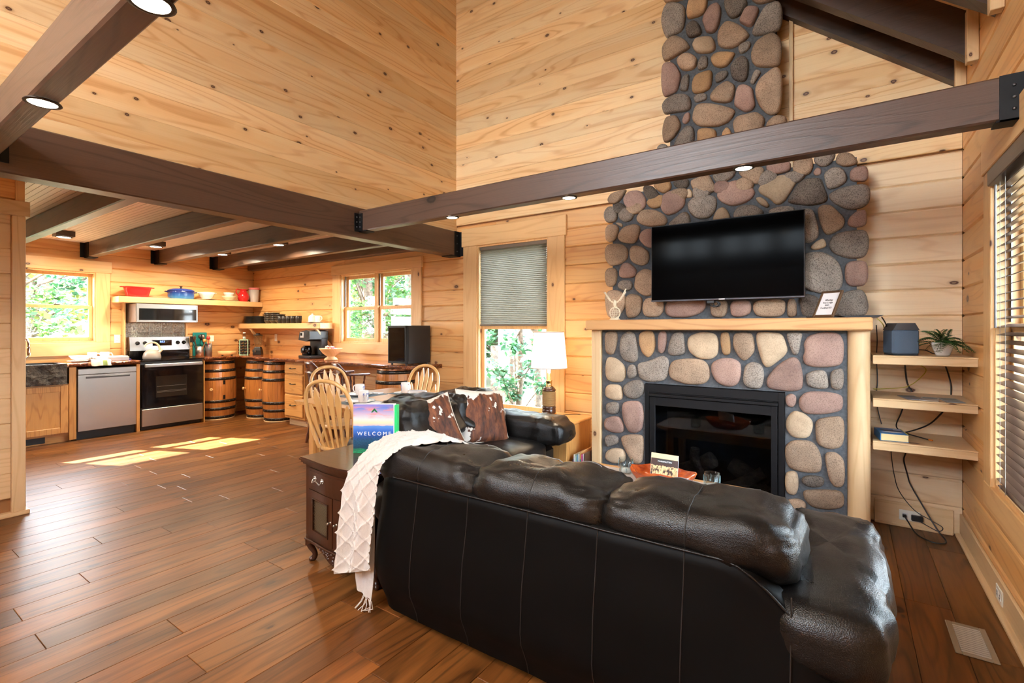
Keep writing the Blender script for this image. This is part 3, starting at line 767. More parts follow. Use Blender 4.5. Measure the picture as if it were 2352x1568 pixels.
stones('''g: 175,200 225,40 330,22 425,60 428,200 400,320 280,370 235,400 195,320
o: 455,50 490,-60 640,-60 665,0 655,80 610,155 470,195 445,160
d: 840,60 860,-40 1000,-60 1090,0 1075,90 990,170 920,190 880,150
p: 605,200 690,60 770,25 808,70 805,180 770,300 720,345 650,335 630,260
d: 430,290 510,210 570,240 605,320 590,365 480,400 445,360
p: 1010,200 1060,100 1110,62 1200,70 1212,110 1150,260 1100,280 1010,230
g: 1150,310 1240,120 1310,40 1430,10 1460,100 1455,250 1410,325 1180,375 1145,350
t: 775,340 860,215 980,250 1080,320 1115,380 940,510 820,500 775,460
b: 510,460 545,400 700,380 740,430 750,515 690,555 560,560 515,510
t: 190,470 290,375 370,385 440,430 480,495 440,525 330,590 220,650 190,600
g: 990,490 1040,450 1130,430 1110,510 1030,565 1000,545
t: 1130,560 1180,440 1330,345 1430,380 1455,500 1440,660 1400,700 1190,705 1135,640
t: 340,625 400,570 480,560 558,610 550,690 500,735 400,745 350,680
g: 570,640 610,590 665,588 668,700 600,735 562,730
o: 697,620 750,555 958,548 945,590 880,690 800,715 730,690
d: 905,720 960,630 1040,590 1095,620 1100,740 1080,840 1020,862 930,830
p: 185,720 220,660 290,655 340,700 388,790 360,900 340,960 230,1020 195,1000 180,870
g: 375,930 400,800 470,768 468,880 450,960 380,955
o: 500,900 530,810 600,765 700,740 718,780 700,930 590,985 510,980
g: 745,800 800,755 875,740 885,780 850,830 755,880
g: 1120,850 1170,725 1240,750 1200,820 1155,890 1120,870
t: 695,1010 740,940 870,850 950,890 958,950 930,1050 880,1085 760,1080 700,1050
p: 950,1090 985,910 1065,890 1145,930 1150,1000 1172,1100 1140,1160 1070,1185 960,1120
t: 1175,930 1220,830 1370,710 1430,720 1460,830 1450,1100 1410,1195 1310,1210 1220,1120 1180,1020
g: 182,1120 230,1040 340,995 460,1000 495,1090 470,1170 300,1190 210,1210
g: 510,1030 560,990 655,980 658,1050 540,1085
t: 510,1230 540,1120 640,1088 840,1120 960,1160 930,1230 880,1290 760,1340 570,1330 515,1280
p: 400,1260 430,1195 478,1185 478,1270 430,1310 400,1295
t: 190,1370 220,1240 330,1217 360,1260 388,1330 330,1430 260,1500 200,1500
g: 310,1520 380,1400 450,1325 520,1345 525,1480 480,1560 330,1580
o: 560,1450 565,1370 640,1355 755,1365 758,1460 740,1560 560,1560
o: 820,1400 870,1335 915,1380 930,1480 820,1490
t: 930,1300 980,1230 1090,1210 1190,1185 1270,1240 1265,1310 1200,1440 970,1440
t: 1285,1310 1350,1240 1430,1212 1515,1245 1500,1380 1300,1390
g: 130,1560 180,1520 240,1530 280,1640 140,1660
t: 1120,-20 1200,-130 1400,-120 1420,-30 1330,10 1200,40
t: 190,-20 260,-150 420,-140 430,-20 330,10 230,30
g: 470,-90 560,-220 760,-200 780,-60 690,10
p: 820,-70 900,-220 1080,-200 1090,-60 1000,-80''', 4.611, 1480, 0, 4.2, .05)

for i, (k_, cx_, cz_, rx_, rz_) in enumerate((('t', -1.17, 2.50, .085, .06), ('g', -.99, 2.49, .075, .065), ('p', -.83, 2.51, .07, .055), ('t', -.67, 2.50, .075, .06), ('g', -.50, 2.52, .075, .065), ('o', -1.36, 2.47, .08, .06), ('t', -1.55, 2.44, .085, .06), ('g', -.33, 2.50, .07, .05), ('d', -1.70, 2.46, .06, .05))):
    stone_piece([(cx_+rx_*math.cos(a)*(1+.12*math.sin(3*a+i)), cz_+rz_*math.sin(a)*(1+.1*math.cos(2*a+i))) for a in [2*PI*q/8 for q in range(8)]], 4.2, .04, k_, 900+i)
# wooden surround
MB().box(-1.806, -1.722, 3.835, YB-.002, 0, 1.362, .006).build('pilaster_board', PALE['z'], None, label='flat pine pilaster board at the left side of the fireplace', cat='pilaster')
mt = MB(); mt.box(-1.833, .132, 3.775, 4.158, 1.3635, 1.447, .008); mt.build('mantel_shelf', wood('mantel_pine', 'x', srgb(206, 158, 104), srgb(164, 108, 60), ring=.5, knots=.3, ksu=.8, ksv=2, krad=1.6, rough=.4, var=.03), None, label='thick pine mantel shelf across the fireplace under the television', cat='mantel')
ps = thing('log_post', 'round peeled log post at the right side of the fireplace', 'post', (.062, 3.885, 0))
MB().lathe([(.0615, .03), (.062, .5), (.060, 1.0), (.061, 1.362)], (0,0,0), 28).build('post', PALE['z'], ps)
MB().lathe([(.084, 0), (.084, .022), (.076, .032), (.0, .032)], (0,0,0), 28).build('base', PALE['x'], ps)

# gas fire insert
INS = thing('fireplace_insert', 'black gas fireplace insert with glass front and ceramic logs', 'fireplace insert', (-.85, 3.87, 0))
IB = Matrix.Translation((.85, -3.87, 0))
def ipart(name, mat, boxes, c=.002, parent=None):
    m = MB(); m.M = IB
    for b in boxes: m.box(*b, c)
    return m.build(name, mat, parent or INS)
ix0, ix1 = -1.345, -.356
ipart('outer_frame', BLACKM, [(ix0+.001, ix0+.035, 3.853, 3.885, .0, .93), (ix1-.04, ix1-.001, 3.853, 3.885, 0, .93), (ix0+.035, ix1-.04, 3.853, 3.885, .868, .93)])
ipart('louver', BLACKM, [(ix0+.037, ix1-.042, 3.835, 3.875, .835, .858)], .004)
ipart('louver', BLACKM, [(ix0+.037, ix1-.042, 3.845, 3.885, .862, .867)], .001)
ipart('door_frame', BLACKM, [(ix0+.04, ix0+.085, 3.848, 3.872, .03, .832), (ix1-.085, ix1-.045, 3.848, 3.872, .03, .832), (ix0+.085, ix1-.085, 3.848, 3.872, .765, .832), (ix0+.085, ix1-.085, 3.848, 3.872, .03, .10)])
ipart('firebox', plain('soot_black', (.006, .006, .007), .85), [(ix0+.05, ix1-.05, 4.30, 4.32, .03, .9), (ix0+.03, ix0+.05, 3.89, 4.32, .03, .9), (ix1-.05, ix1-.03, 3.89, 4.32, .03, .9), (ix0+.03, ix1-.03, 3.89, 4.32, .9, .92), (ix0+.03, ix1-.03, 3.89, 4.32, .01, .04)], 0)
ipart('glass', glassm('fire_glass', .03, (.55, .56, .58, 1)), [(ix0+.08, ix1-.08, 3.858, 3.861, .095, .77)], 0)
t = NT('ceramic_log'); P_ = t.pos(); n = t.noise(P_, 22, 4, .65)
t.set(Base_Color=t.ramp(n, [(.3, srgb(30, 26, 23)), (.55, srgb(76, 67, 56)), (.75, srgb(110, 98, 80))]), Roughness=.95); t.bump(n, .9, .02); CLOG = t.m
def flog(pts, r, n=12):
    m = MB(); m.M = IB; S = spline(pts, 6); k = len(S)
    m.tube(S, [r*(1+.18*noise.noise(Vector(p)*14)) for p in S], n); m.build('ceramic_log', CLOG, INS)
flog([(-1.16, 4.08, .20), (-1.02, 4.05, .26), (-.86, 4.02, .36)], .06)
flog([(-.98, 3.96, .44), (-.985, 3.97, .35), (-.95, 3.98, .26), (-.86, 3.99, .13)], .034)
flog([(-.74, 4.08, .33), (-.62, 4.06, .27), (-.5, 4.05, .2)], .065)
flog([(-.78, 3.95, .17), (-.66, 3.95, .22), (-.5, 3.97, .33)], .042)
flog([(-1.2, 4.0, .14), (-.95, 3.98, .12), (-.6, 3.97, .10)], .05)
flog([(-.55, 4.0, .12), (-.46, 4.02, .2)], .06)
ipart('burner', plain('lava_black', (.012, .012, .012), .9), [(ix0+.12, ix1-.12, 3.93, 4.2, .04, .09)], .01)
# ------------------------------------------------------------------ recessed lights
LENS = emit('lamp_lens', (1, .86, .66, 1), 14)
RING = plain('bronze_ring', (.05, .035, .025), .4, .6)
def downlight(x, y, z, label, power=14, r=.042, name='recessed_light', spread=150, color=(1, .88, .72)):
    t = thing(name, label, 'ceiling light', (x, y, z))
    MB().lathe([(r, -.001), (r+.012, -.001), (r+.014, -.006), (r+.003, -.009), (r, -.006)], n=24, cap=False).build('trim_ring', RING, t)
    MB().lathe([(r+.001, -.0015), (r+.001, -.006), (r*.5, -.008), (0, -.0085)], n=24).build('lens', LENS, t)
    l = bpy.data.lights.new('lamp', 'AREA'); l.shape = 'DISK'; l.size = r*2; l.energy = power; l.color = color; l.spread = math.radians(spread)
    o = bpy.data.objects.new('lamp', l); COL.objects.link(o); o.parent = t; o.location = (0, 0, -.014)
    return t
PL = 5.5
bz = 2.272
for x, nm in ((-2.62, 'recessed light in the tie beam, furthest left near the tall window'), (-1.565, 'recessed light in the tie beam, middle one left of the television'), (-.475, 'recessed light in the tie beam above the television')):
    downlight(x, 2.97, bz, nm, PL*.36)
downlight(-2.62, .545, bz, 'recessed light in the nearest beam at the far left', PL, .045)
downlight(-1.57, .545, bz, 'recessed light in the nearest beam at the top edge', PL, .045)
downlight(-.475, .545, bz, 'recessed light in the nearest beam above the viewer', PL, .045)
for i, x in enumerate((-2.62, -1.57, -.475)): downlight(x, -1.875, bz, 'recessed light in the rear beam behind the viewer, %s' % ('left', 'middle', 'right')[i], PL, .045)  # extra unseen lamps, added to brighten the room
def boxlight(x, y, label, power=PL*3.0):
    t = downlight(x, y, ZC-.062, label, power, .062, 'ceiling_light', 165, (1, .82, .58))
    MB().box(-.085, .085, -.085, .085, 0, .062, .004).build('housing', BEAM['x'], t)
boxlight(-7.5, 1.74, 'square dark box ceiling light between joists near the sink window')
boxlight(-7.4, 2.62, 'square dark box ceiling light between joists before the range')
boxlight(-7.4, 3.44, 'small ceiling light behind the joist right of the range')
boxlight(-5.95, 3.44, 'ceiling light between joists over the bar stools')

# unseen ceiling fan, added so its lamps brighten the upper walls
FANL = thing('fill_light_fan', 'dark ceiling fan with three frosted lamp globes hanging behind the viewer', 'ceiling fan', (-1.7, -1.2, 3.55))
m = MB(); m.tube([(0, 0, .12), (0, 0, 1.5)], .016, 10); m.build('downrod', BLACKM, FANL)
MB().lathe([(0, -.06), (.09, -.05), (.11, 0), (.10, .08), (.03, .13), (0, .13)], n=24).build('motor', BLACKM, FANL)
for k in range(5):
    m = MB(); m.M = Matrix.Rotation(2*PI*k/5, 4, 'Z') @ Matrix.Rotation(.2, 4, 'X'); m.prism([(.10, -.03), (.62, -.07), (.66, 0), (.62, .07), (.10, .03)], .035, .043, 'xy'); m.build('blade', BEAM['x'], FANL)
FG = emit('frosted_globe', (1, .88, .70, 1), 9)
for k in range(3):
    a = 2*PI*k/3+.3; m = MB(); m.lathe([(0, -.09), (.05, -.075), (.07, -.03), (.055, .02), (.03, .04), (0, .04)], (.13*math.cos(a), .13*math.sin(a), -.13), 18); m.build('globe', FG, FANL)
    l = bpy.data.lights.new('lamp', 'POINT'); l.energy = 24; l.color = (1, .94, .85); l.shadow_soft_size = .07; o = bpy.data.objects.new('lamp', l); COL.objects.link(o); o.parent = FANL; o.location = (.2*math.cos(a), .2*math.sin(a), -.24)

# ------------------------------------------------------------------ television
TV = thing('television', 'large black flat television mounted on the stone chimney breast', 'television', (-.803, 4.05, 1.598))
MB().box(-.555, .555, 0, .045, 0, .63, .004).build('housing', BLACK, TV)
t = NT('tv_screen'); t.set(Base_Color=(.0015, .0015, .0018, 1), Roughness=.12); t.p.inputs['Specular IOR Level'].default_value = .03
MB().box(-.549, .549, -.0015, .003, .014, .624).build('screen', t.m, TV)
MB().box(-.555, .555, -.004, .01, .0, .012, .003).build('bottom_bezel', plain('gunmetal', (.10, .10, .115), .3, .8), TV)
MB().box(-.022, .022, -.006, .0, .001, .011, .001).build('logo_badge', plain('badge_silver', (.5, .5, .52), .3, .7), TV)
MB().box(-.2, .2, .045, .112, .15, .45, .004).build('wall_mount', BLACKM, TV)
m = MB(); m.box(-.115, -.06, .01, .05, -.025, .004, .004)
m.tube([(-.06+.03*math.cos(a), .03, -.028+.022*math.sin(a)) for a in [i*PI/5 for i in range(12)]], .006, 6)
m.tube([(-.045+.025*math.cos(a+1), .04, -.03+.02*math.sin(a+1)) for a in [i*PI/5 for i in range(12)]], .006, 6)
m.build('cable_bundle', BLACK, TV)

# ------------------------------------------------------------------ things on the mantel
MZ = 1.4475
IV = plain('ivory_wood', srgb(228, 216, 190), .5)
x, z0 = photo_y(1427, 727, 3.95)
EG = thing('eagle_figurine', 'cream wooden spread-winged eagle on an openwork globe, left on the mantel', 'figurine', (-1.64, 3.95, MZ))
m = MB(); m.box(-.042, .042, -.02, .02, 0, .008, .002); m.box(-.036, .036, -.014, .014, .008, .016, .002)
m.prism([(-.04, .012), (-.028, .03), (-.02, .012)], -.006, .006); m.prism([(.04, .012), (.028, .03), (.02, .012)], -.006, .006)
m.build('stand', IV, EG)
m = MB()
for R_, th in ((.046, .006),):
    m.tube([(R_*math.cos(a), 0, .062+R_*math.sin(a)) for a in [2*PI*i/28 for i in range(28)]], th, 6, closed=True)
    m.tube([(0, R_*math.cos(a), .062+R_*math.sin(a)) for a in [2*PI*i/28 for i in range(28)]], .003, 6, closed=True)
for dz in (-.028, -.012, .006, .022):
    r_ = math.sqrt(.046**2-dz*dz); m.tube([(r_*math.cos(a), r_*math.sin(a), .062+dz) for a in [2*PI*i/24 for i in range(24)]], .0025, 6, closed=True)
m.tube([(0, 0, .016), (0, 0, .11)], .003, 6); m.build('globe', IV, EG)
m = MB(); P = [(.0, .0, .108), (.0, -.004, .125), (.002, -.006, .142), (.004, -.008, .16), (-.002, -.012, .17), (-.01, -.02, .172)]
m.tube(spline(P, 4), [.004+.011*math.sin(PI*min(1, i/16)) for i in range(21)], 10)
m.prism([(.002, .14), (.02, .115), (.014, .105), (-.004, .12)], .0, .008); m.build('body', IV, EG)
for sx in (-1, 1):
    m = MB()
    pts = [(sx*.008, .158), (sx*.03, .165), (sx*.055, .195), (sx*(.095 if sx > 0 else .11), .265 if sx > 0 else .248), (sx*.103, .262 if sx > 0 else .242), (sx*.075, .212), (sx*.05, .172), (sx*.03, .152), (sx*.01, .142)]
    m.prism(pts, -.003, .004)
    for q in range(7):
        a = .25+.1*q; px_, pz_ = sx*(.018+.075*a), .15+.105*a
        m.prism([(px_, pz_), (px_+sx*.013, pz_+.008), (px_+sx*.017, pz_-.012), (px_+sx*.006, pz_-.014)], .001, .006)
    m.build('wing', IV, EG)
fx, fz = photo_y(1893, 728, 3.9)
PF = thing('picture_frame', 'bronze picture frame with a printed card standing tilted on the mantel', 'picture frame', (fx-.01, 3.93, MZ), math.radians(-38))
pf = bpy.data.objects.new('pf', None)
FRM = plain('bronze_frame', srgb(112, 88, 66), .35, .5)
tilt = math.radians(-27); shear = Matrix.Translation((0, 0, .003)) @ Matrix.Rotation(tilt, 4, 'X')
m = MB(); m.M = shear; frame_ring(m, -.078, .078, .002, .205, .017, -.008, .008); m.build('frame', FRM, PF)
m = MB(); m.M = shear; m.box(-.063, .063, -.003, .003, .017, .19); m.build('card', plain('card_white', (.82, .82, .83), .4), PF)
m = MB(); m.M = shear; m.box(-.03, .03, .008, .012, .02, .16); m.build('backing', BLACK, PF)
m = MB(); m.box(-.012, .012, .015, .075, .0, .004); m.build('easel', BLACK, PF)
INK = plain('ink_black', (.01, .01, .012), .6)
for i, w_ in enumerate(('Whiskey', 'Run Lodge', 'WiFi', 'Curlyhat103')):
    o = text('lettering', w_, .0165, INK, PF, (0, 0, 0), None); o.matrix_local = shear @ Matrix.Translation((0, -.0036, .132-.020*i)) @ Matrix.Rotation(PI/2, 4, 'X')
bx_, _ = photo_y(1840, 726, 3.92)
MB().box(bx_-.045, bx_+.035, 3.87, 3.93, MZ, MZ+.014, .003).build('remote_control', BLACK, None, label='small black remote lying on the mantel left of the picture frame', cat='remote')
dx, _ = photo_y(1980, 726, 3.95)
DV = thing('streaming_tray', 'flat black device tray overhanging the right end of the mantel', 'device', (.075, 3.93, MZ))
MB().prism([(-.11, .014), (.115, .014), (.085, 0), (-.075, 0)], -.09, .09).build('tray', BLACK, DV)

# ------------------------------------------------------------------ shelves in the right corner
for z, nm in ((1.205, 'top pale pine floating shelf in the right corner holding a speaker and fern'), (.932, 'middle pale pine floating shelf in the right corner holding leaflets'), (.660, 'lowest pale pine floating shelf in the right corner holding a paperback')):
    s_ = thing('floating_shelf', nm, 'shelf', (.135, 3.88, z), group='pale corner shelves')
    MB().box(0, .492, .02, YB-3.88-.003, -.05, 0, .003).build('board', PALE['x'], s_)
    MB().box(0, .495, 0, .02, -.055, -.008, .003).build('front_lip', PALE['x'], s_)
    MB().box(0, .495, -.002, .02, -.008, .001, .002).build('top_lip', PALE['x'], s_)
SP = thing('wireless_speaker', 'grey-blue square wireless speaker on the top corner shelf', 'speaker', (.285, 4.02, 1.2065), math.radians(24))
t = NT('speaker_mesh'); vo = t.n('TexVoronoi'); vo.inputs['Scale'].default_value = 500; t.put(vo.inputs['Vector'], t.obj())
t.set(Base_Color=srgb(78, 94, 112), Roughness=.6); t.bump(vo.outputs['Distance'], .5, .002)
MB().box(-.077, .077, -.06, .06, .004, .165, .012).build('grille', t.m, SP)
m = MB(); m.prism([(-.075, .160), (.075, .160), (.05, .205), (-.05, .205)], -.058, .058); m.build('top_cap', plain('speaker_cap', (.045, .045, .05), .45), SP)
MB().box(-.07, .07, -.054, .054, 0, .006).build('foot', BLACK, SP)
FN = thing('potted_fern', 'green artificial fern in a small white tapered pot on the top corner shelf', 'plant', (.487, 4.0, 1.2065))
m = MB(); m.lathe([(.0, .001), (.030, .001), (.036, .01), (.052, .06), (.055, .085), (.051, .085), (.048, .07), (.0, .07)], n=20); m.build('pot', WHITE, FN)
MB().lathe([(0, .071), (.047, .071), (.03, .078), (0, .08)], n=14).build('soil', plain('soil', (.03, .02, .012), .95), FN)
t = NT('fern_leaf'); n = t.noise(t.pos(), 40, 2); t.set(Base_Color=t.ramp(n, [(.3, srgb(28, 62, 20)), (.6, srgb(52, 104, 36)), (.8, srgb(96, 140, 50))]), Roughness=.5); FERN = t.m
rgf = random.Random(5)
for k in range(30):
    a = 2*PI*k/30+rgf.uniform(-.2, .2); el = rgf.uniform(.15, 1.1); L_ = rgf.uniform(.13, .19)*(1.15 if math.cos(a) < .3 else .85)
    if k % 6 == 0: el = 1.3; L_ = .135
    m = MB(); pts = []
    for i in range(15):
        s_ = i/14; r_ = L_*(s_*math.cos(el)+.02); zz = .075+L_*math.sin(el)*s_*(1.25-.62*s_/max(.5, el))-.05*s_*s_*(1 if el < .9 else .2)
        if r_ > .09 : zz = max(zz, .03)
        pts.append(Vector((r_*math.cos(a), r_*math.sin(a), zz)))
    T = Vector((math.cos(a), math.sin(a), 0)); S = Vector((-math.sin(a), math.cos(a), 0))
    for p in pts:        # stay out of the walls
        p.x = min(p.x, .13); p.y = min(p.y, .33)
    m.tube(pts, .0012, 4)
    for i in range(1, 15):
        w_ = .036*math.sin(PI*min(1, (i+2)/17))+.003; p = pts[i]
        for sd in (-1, 1):
            d = (S*sd*w_+T*w_*.35+Vector((0, 0, -w_*.25)))
            n_ = T*.0055
            m.add([p-n_, p+d*.55-n_*.9+Vector((0,0,.002)), p+d, p+d*.5+n_*1.1, p+n_], [(0, 1, 2, 3, 4)])
    m.build('frond', FERN, FN)
# leaflets, paperback, cables
for i, (x_, y_, rz, c1, nm) in enumerate(((.335, 4.02, .2, (.16, .17, .2), 'dark leaflet leftmost on the middle corner shelf'), (.425, 4.0, -.15, (.42, .38, .34), 'grey-brown leaflet in the middle of the middle corner shelf'), (.525, 4.0, .1, (.22, .26, .30), 'blue-grey leaflet rightmost on the middle corner shelf'))):
    L_ = thing('leaflet', nm, 'leaflet', (x_, y_, .9335), rz, group='leaflets on the corner shelf')
    MB().box(-.045, .045, -.1, .1, 0, .004, .001).build('paper', plain('leaflet_%d' % i, c1, .35), L_)
    MB().box(-.035, .035, .0, .075, .004, .0046).build('photo_panel', plain('leaflet_pic_%d' % i, (c1[2]*.4, c1[1]*.5, c1[0]*.5), .35), L_)
BK = thing('paperback_book', 'thick paperback with blue cover and yellowed pages on the lowest corner shelf', 'book', (.235, 4.02, .6615), .12)
MB().box(-.07, .07, -.1, .1, .002, .045, .002).build('pages', plain('old_paper', srgb(226, 204, 150), .8), BK)
m = MB(); m.box(-.072, .072, -.102, .102, .045, .048, .001); m.box(-.072, .072, -.102, .102, 0, .002); m.box(-.074, -.07, -.102, .102, 0, .048); cv = m.build('cover', plain('cover_blue', srgb(28, 110, 170), .35), BK)
plain('cover_dark', (.012, .012, .02), .4)
for nm_, cy_, rx_, ry_, mt_ in (('cover_band', .012, .058, .020, MATS['cover_dark']), ('cover_band', -.035, .056, .017, plain('cover_pale', (.62, .62, .58), .4))):
    m = MB(); m.prism([(rx_*math.cos(2*PI*i/20), cy_+ry_*math.sin(2*PI*i/20)) for i in range(20)], .048, .0486, 'xy'); m.build(nm_, mt_, BK)
MB().box(.02, .06, .05, .072, .048, .0486).build('sticker', WHITE, BK); MB().box(.066, .0725, -.102, .102, .0478, .0484).build('yellow_edge', plain('cover_yellow', srgb(206, 190, 40), .4), BK)
def cable(name, label, pts, r, mat, grp=None):
    m = MB(); m.tube(spline(pts, 8), r, 6); return m.build(name, mat, None, label=label, cat='cable', group=grp)
YC = 4.30
YEL = plain('yellow_cable', srgb(196, 176, 60), .5)
cable('network_cable', 'yellow network cable looping from the mantel down behind the corner shelves', [(.165, 4.1, 1.445), (.20, 4.13, 1.40), (.215, YC-.1, 1.32), (.25, YC, 1.24), (.25, YC+.035, 1.17), (.37, 4.34, 1.14), (.44, 4.32, 1.10), (.40, 4.31, 1.03), (.33, 4.30, .975), (.2, 4.28, .955), (.15, 4.25, .955)], .0032, YEL)
cable('power_cable', 'thin black cable running down beside the log post to the lowest shelf', [(.165, 4.2, 1.40), (.172, 4.25, 1.3), (.172, 4.344, 1.16), (.178, 4.344, 1.0), (.17, 4.344, .90), (.18, 4.344, .8), (.2, 4.33, .70)], .003, BLACK)
cable('power_cable', 'black cable dropping from the streaming device to the back of the speaker', [(.185, 3.99, 1.452), (.21, 4.02, 1.40), (.225, 4.1, 1.33), (.24, 4.13, 1.28)], .0035, BLACK)
cable('power_cable', 'black cable crossing from the speaker foot behind the fern pot', [(.37, 4.08, 1.24), (.42, 4.13, 1.235), (.46, 4.12, 1.215), (.52, 4.16, 1.212)], .0035, BLACK)
cable('power_cable', 'pair of black cables hanging between the top and middle shelves', [(.33, 4.344, 1.15), (.335, 4.344, 1.06), (.345, 4.344, .99), (.37, 4.34, .94)], .005, BLACK)
cable('power_cable', 'black cable hanging near the right wall between top and middle shelves', [(.535, 4.344, 1.15), (.555, 4.344, 1.08), (.57, 4.344, 1.0), (.57, 4.34, .935)], .0045, BLACK)
cable('power_cable', 'black cable swooping under the middle shelf to the lowest shelf', [(.56, 4.344, .878), (.53, 4.34, .82), (.47, 4.33, .74), (.40, 4.28, .70), (.31, 4.2, .675), (.26, 4.17, .672)], .005, BLACK)
cable('audio_cable', 'black cable with orange-tipped jack curled on the lowest corner shelf', [(.33, 4.344, .87), (.31, 4.34, .79), (.28, 4.3, .70), (.32, 4.22, .675), (.39, 4.13, .668), (.43, 4.08, .667)], .004, BLACK)
m = MB(); m.tube([(.43, 4.08, .667), (.445, 4.06, .667)], .005, 8); jk = m.build('jack_plug', plain('jack_orange', srgb(210, 120, 30), .4), None, label='orange and steel jack plug at the cable end on the lowest shelf', cat='plug')
cable('power_cable', 'loose black cable coil sagging below the lowest corner shelf', [(.15, 4.2, .60), (.2, 4.25, .585), (.27, 4.3, .57), (.36, 4.33, .575), (.42, 4.343, .605)], .0045, BLACK)
cable('power_cable', 'black power cable falling from the lowest shelf to the floor by the outlet', [(.335, 4.344, .605), (.335, 4.344, .52), (.325, 4.344, .46), (.345, 4.344, .36), (.36, 4.335, .3), (.42, 4.30, .18), (.49, 4.24, .05), (.525, 4.19, .008), (.50, 4.12, .006), (.44, 4.12, .007), (.38, 4.2, .012), (.345, 4.3, .05), (.325, 4.325, .083)], .0045, BLACK)
cable('power_cable', 'thin black adapter cable looping out from the outlet', [(.25, 4.344, .60), (.255, 4.344, .5), (.27, 4.344, .36), (.30, 4.344, .24), (.38, 4.33, .13), (.46, 4.30, .09), (.52, 4.28, .06), (.50, 4.28, .03), (.44, 4.30, .05), (.40, 4.31, .07)], .0028, BLACK)
def outlet(label, M4, name='wall_outlet', toggle=False):
    o = thing(name, label, 'outlet'); o.matrix_world = M4
    MB().box(-.036, .036, -.006, 0, -.058, .058, .003).build('plate', IVORY, o)
    if toggle: MB().box(-.006, .006, -.016, -.005, -.012, .012, .002).build('toggle', IVORY, o)
    else:
        for dz in (-.024, .024):
            s_ = MB(); s_.box(-.017, .017, -.008, -.005, dz-.014, dz+.014, .002); so = s_.build('socket', WHITE, o)
            q = MB(); q.box(-.008, -.005, -.0086, -.0078, dz-.005, dz+.006); q.box(.005, .008, -.0086, -.0078, dz-.005, dz+.006); q.build('slot', INK, so)
    return o
outlet('ivory outlet plate low on the back wall below the corner shelves', Matrix.Translation((.355, YB-.0165, .083)) @ Matrix.Rotation(PI/2, 4, 'Y'))
MB().box(.362, .425, YB-.055, YB-.026, .062, .098, .004).build('power_adapter', BLACK, None, label='black power adapter plugged into the low outlet', cat='adapter')
MB().box(.315, .337, YB-.052, YB-.026, .074, .094, .003).build('power_plug', BLACK, None, label='small black plug in the left socket of the low outlet', cat='plug')
outlet('white double socket on the right baseboard near the floor vent', Matrix.Translation((XR-.0165, 3.30, .083)) @ Matrix.Rotation(-PI/2, 4, 'Z') @ Matrix.Rotation(PI/2, 4, 'Y'))
# floor register
VT = thing('floor_vent', 'beige metal floor register near the right wall', 'vent', (.449, 2.918, 0))
VML = plain('register_slat', srgb(196, 190, 180), .35, .4)
VM = plain('register_beige', srgb(160, 146, 126), .4, .3)
m = MB(); frame_ring(m, -.07, .07, -.141, .141, .022, 0, .005); 
m2 = MB(); m2.M = Matrix.Rotation(-PI/2, 4, 'X'); frame_ring(m2, -.07, .07, -.141, .141, .023, -.006, -.0005, .022); m2.build('frame', VM, VT)
MB().box(-.048, .048, -.12, .12, .0003, .001).build('duct_dark', BLACK, VT)
for i in range(14):
    m = MB(); m.M = Matrix.Translation((0, -.110+.0169*i, .0042)) @ Matrix.Rotation(math.radians(18), 4, 'X'); m.box(-.047, .047, -.0044, .0044, -.0006, .0006); m.build('louver', VML, VT)
# blinds on the right window and cellular shade on the tall window
BD = thing('venetian_blind', 'dark wooden venetian blind on the right wall window', 'blind', (XR+.03, 2.66, 2.18))
BLD = wood('blind_wood', 'y', srgb(66, 47, 38), srgb(42, 30, 24), ring=.3, knots=0, rough=.35, var=.05)
m = MB(); m.box(-.066, -.004, -.79, .80, -.075, .005, .004); m.build('valance', BLD, BD)
sl = MB(); sl.M = Matrix.Rotation(math.radians(-18), 4, 'Y'); sl.box(-.024, .024, -.78, .785, -.0015, .0015, .001); slm = sl.mesh('slat', BLD)
for i in range(37): mobj('slat', slm, BD, loc=(-.012, 0, -.10-.0405*i))
MB().box(-.03, .008, -.78, .785, -1.615, -1.595, .003).build('bottom_rail', BLD, BD)
for y_ in (-.6, 0, .6, .70):
    m = MB(); m.tube([(-.037, y_, -.07), (-.037, y_, -1.6)], .0012, 5); m.build('ladder_cord', plain('cord_grey', (.3, .27, .24), .7) if 'cord_grey' not in MATS else MATS['cord_grey'], BD)
m = MB(); m.tube([(-.045, .745, -.08), (-.045, .745, -.80)], .005, 8); m.build('tilt_wand', plain('wand_grey', (.16, .15, .15), .3), BD)
SH = thing('cellular_shade', 'taupe pleated cellular shade half lowered over the tall window', 'window shade', (-2.995, YB+.022, 2.285))
t = NT('shade_fabric'); n = t.noise(t.pos(), 120, 2); t.set(Base_Color=t.mix(n, srgb(150, 138, 118), srgb(128, 118, 102)), Roughness=.8)
tl = t.n('BsdfTranslucent'); tl.inputs[0].default_value = (.15, .14, .11, 1); ms = t.n('MixShader'); ms.inputs[0].default_value = .45
t.t.links.new(t.p.outputs[0], ms.inputs[1]); t.t.links.new(tl.outputs[0], ms.inputs[2]); t.t.links.new(ms.outputs[0], t.t.nodes['Material Output'].inputs[0])
vs = []; fs = []; npl = 41; ph = .84/npl
for i in range(npl*2+1):
    zz = -.022-ph*i/2; yy = -.012 if i % 2 else .006
    vs += [(-.435, yy, zz), (.435, yy, zz)]
for i in range(npl*2): fs.append((2*i, 2*i+1, 2*i+3, 2*i+2))
MB().add(vs, fs).build('pleats', t.m, SH)
TP = plain('taupe_rail', srgb(112, 100, 84), .5)
MB().box(-.437, .437, -.015, .015, -.03, .008, .003).build('head_rail', TP, SH); MB().box(-.437, .437, -.016, .012, -.885, -.862, .003).build('bottom_rail', TP, SH)
MB().box(-.02, .02, -.02, -.014, -.882, -.868, .002).build('pull_tab', CLEAR, SH)
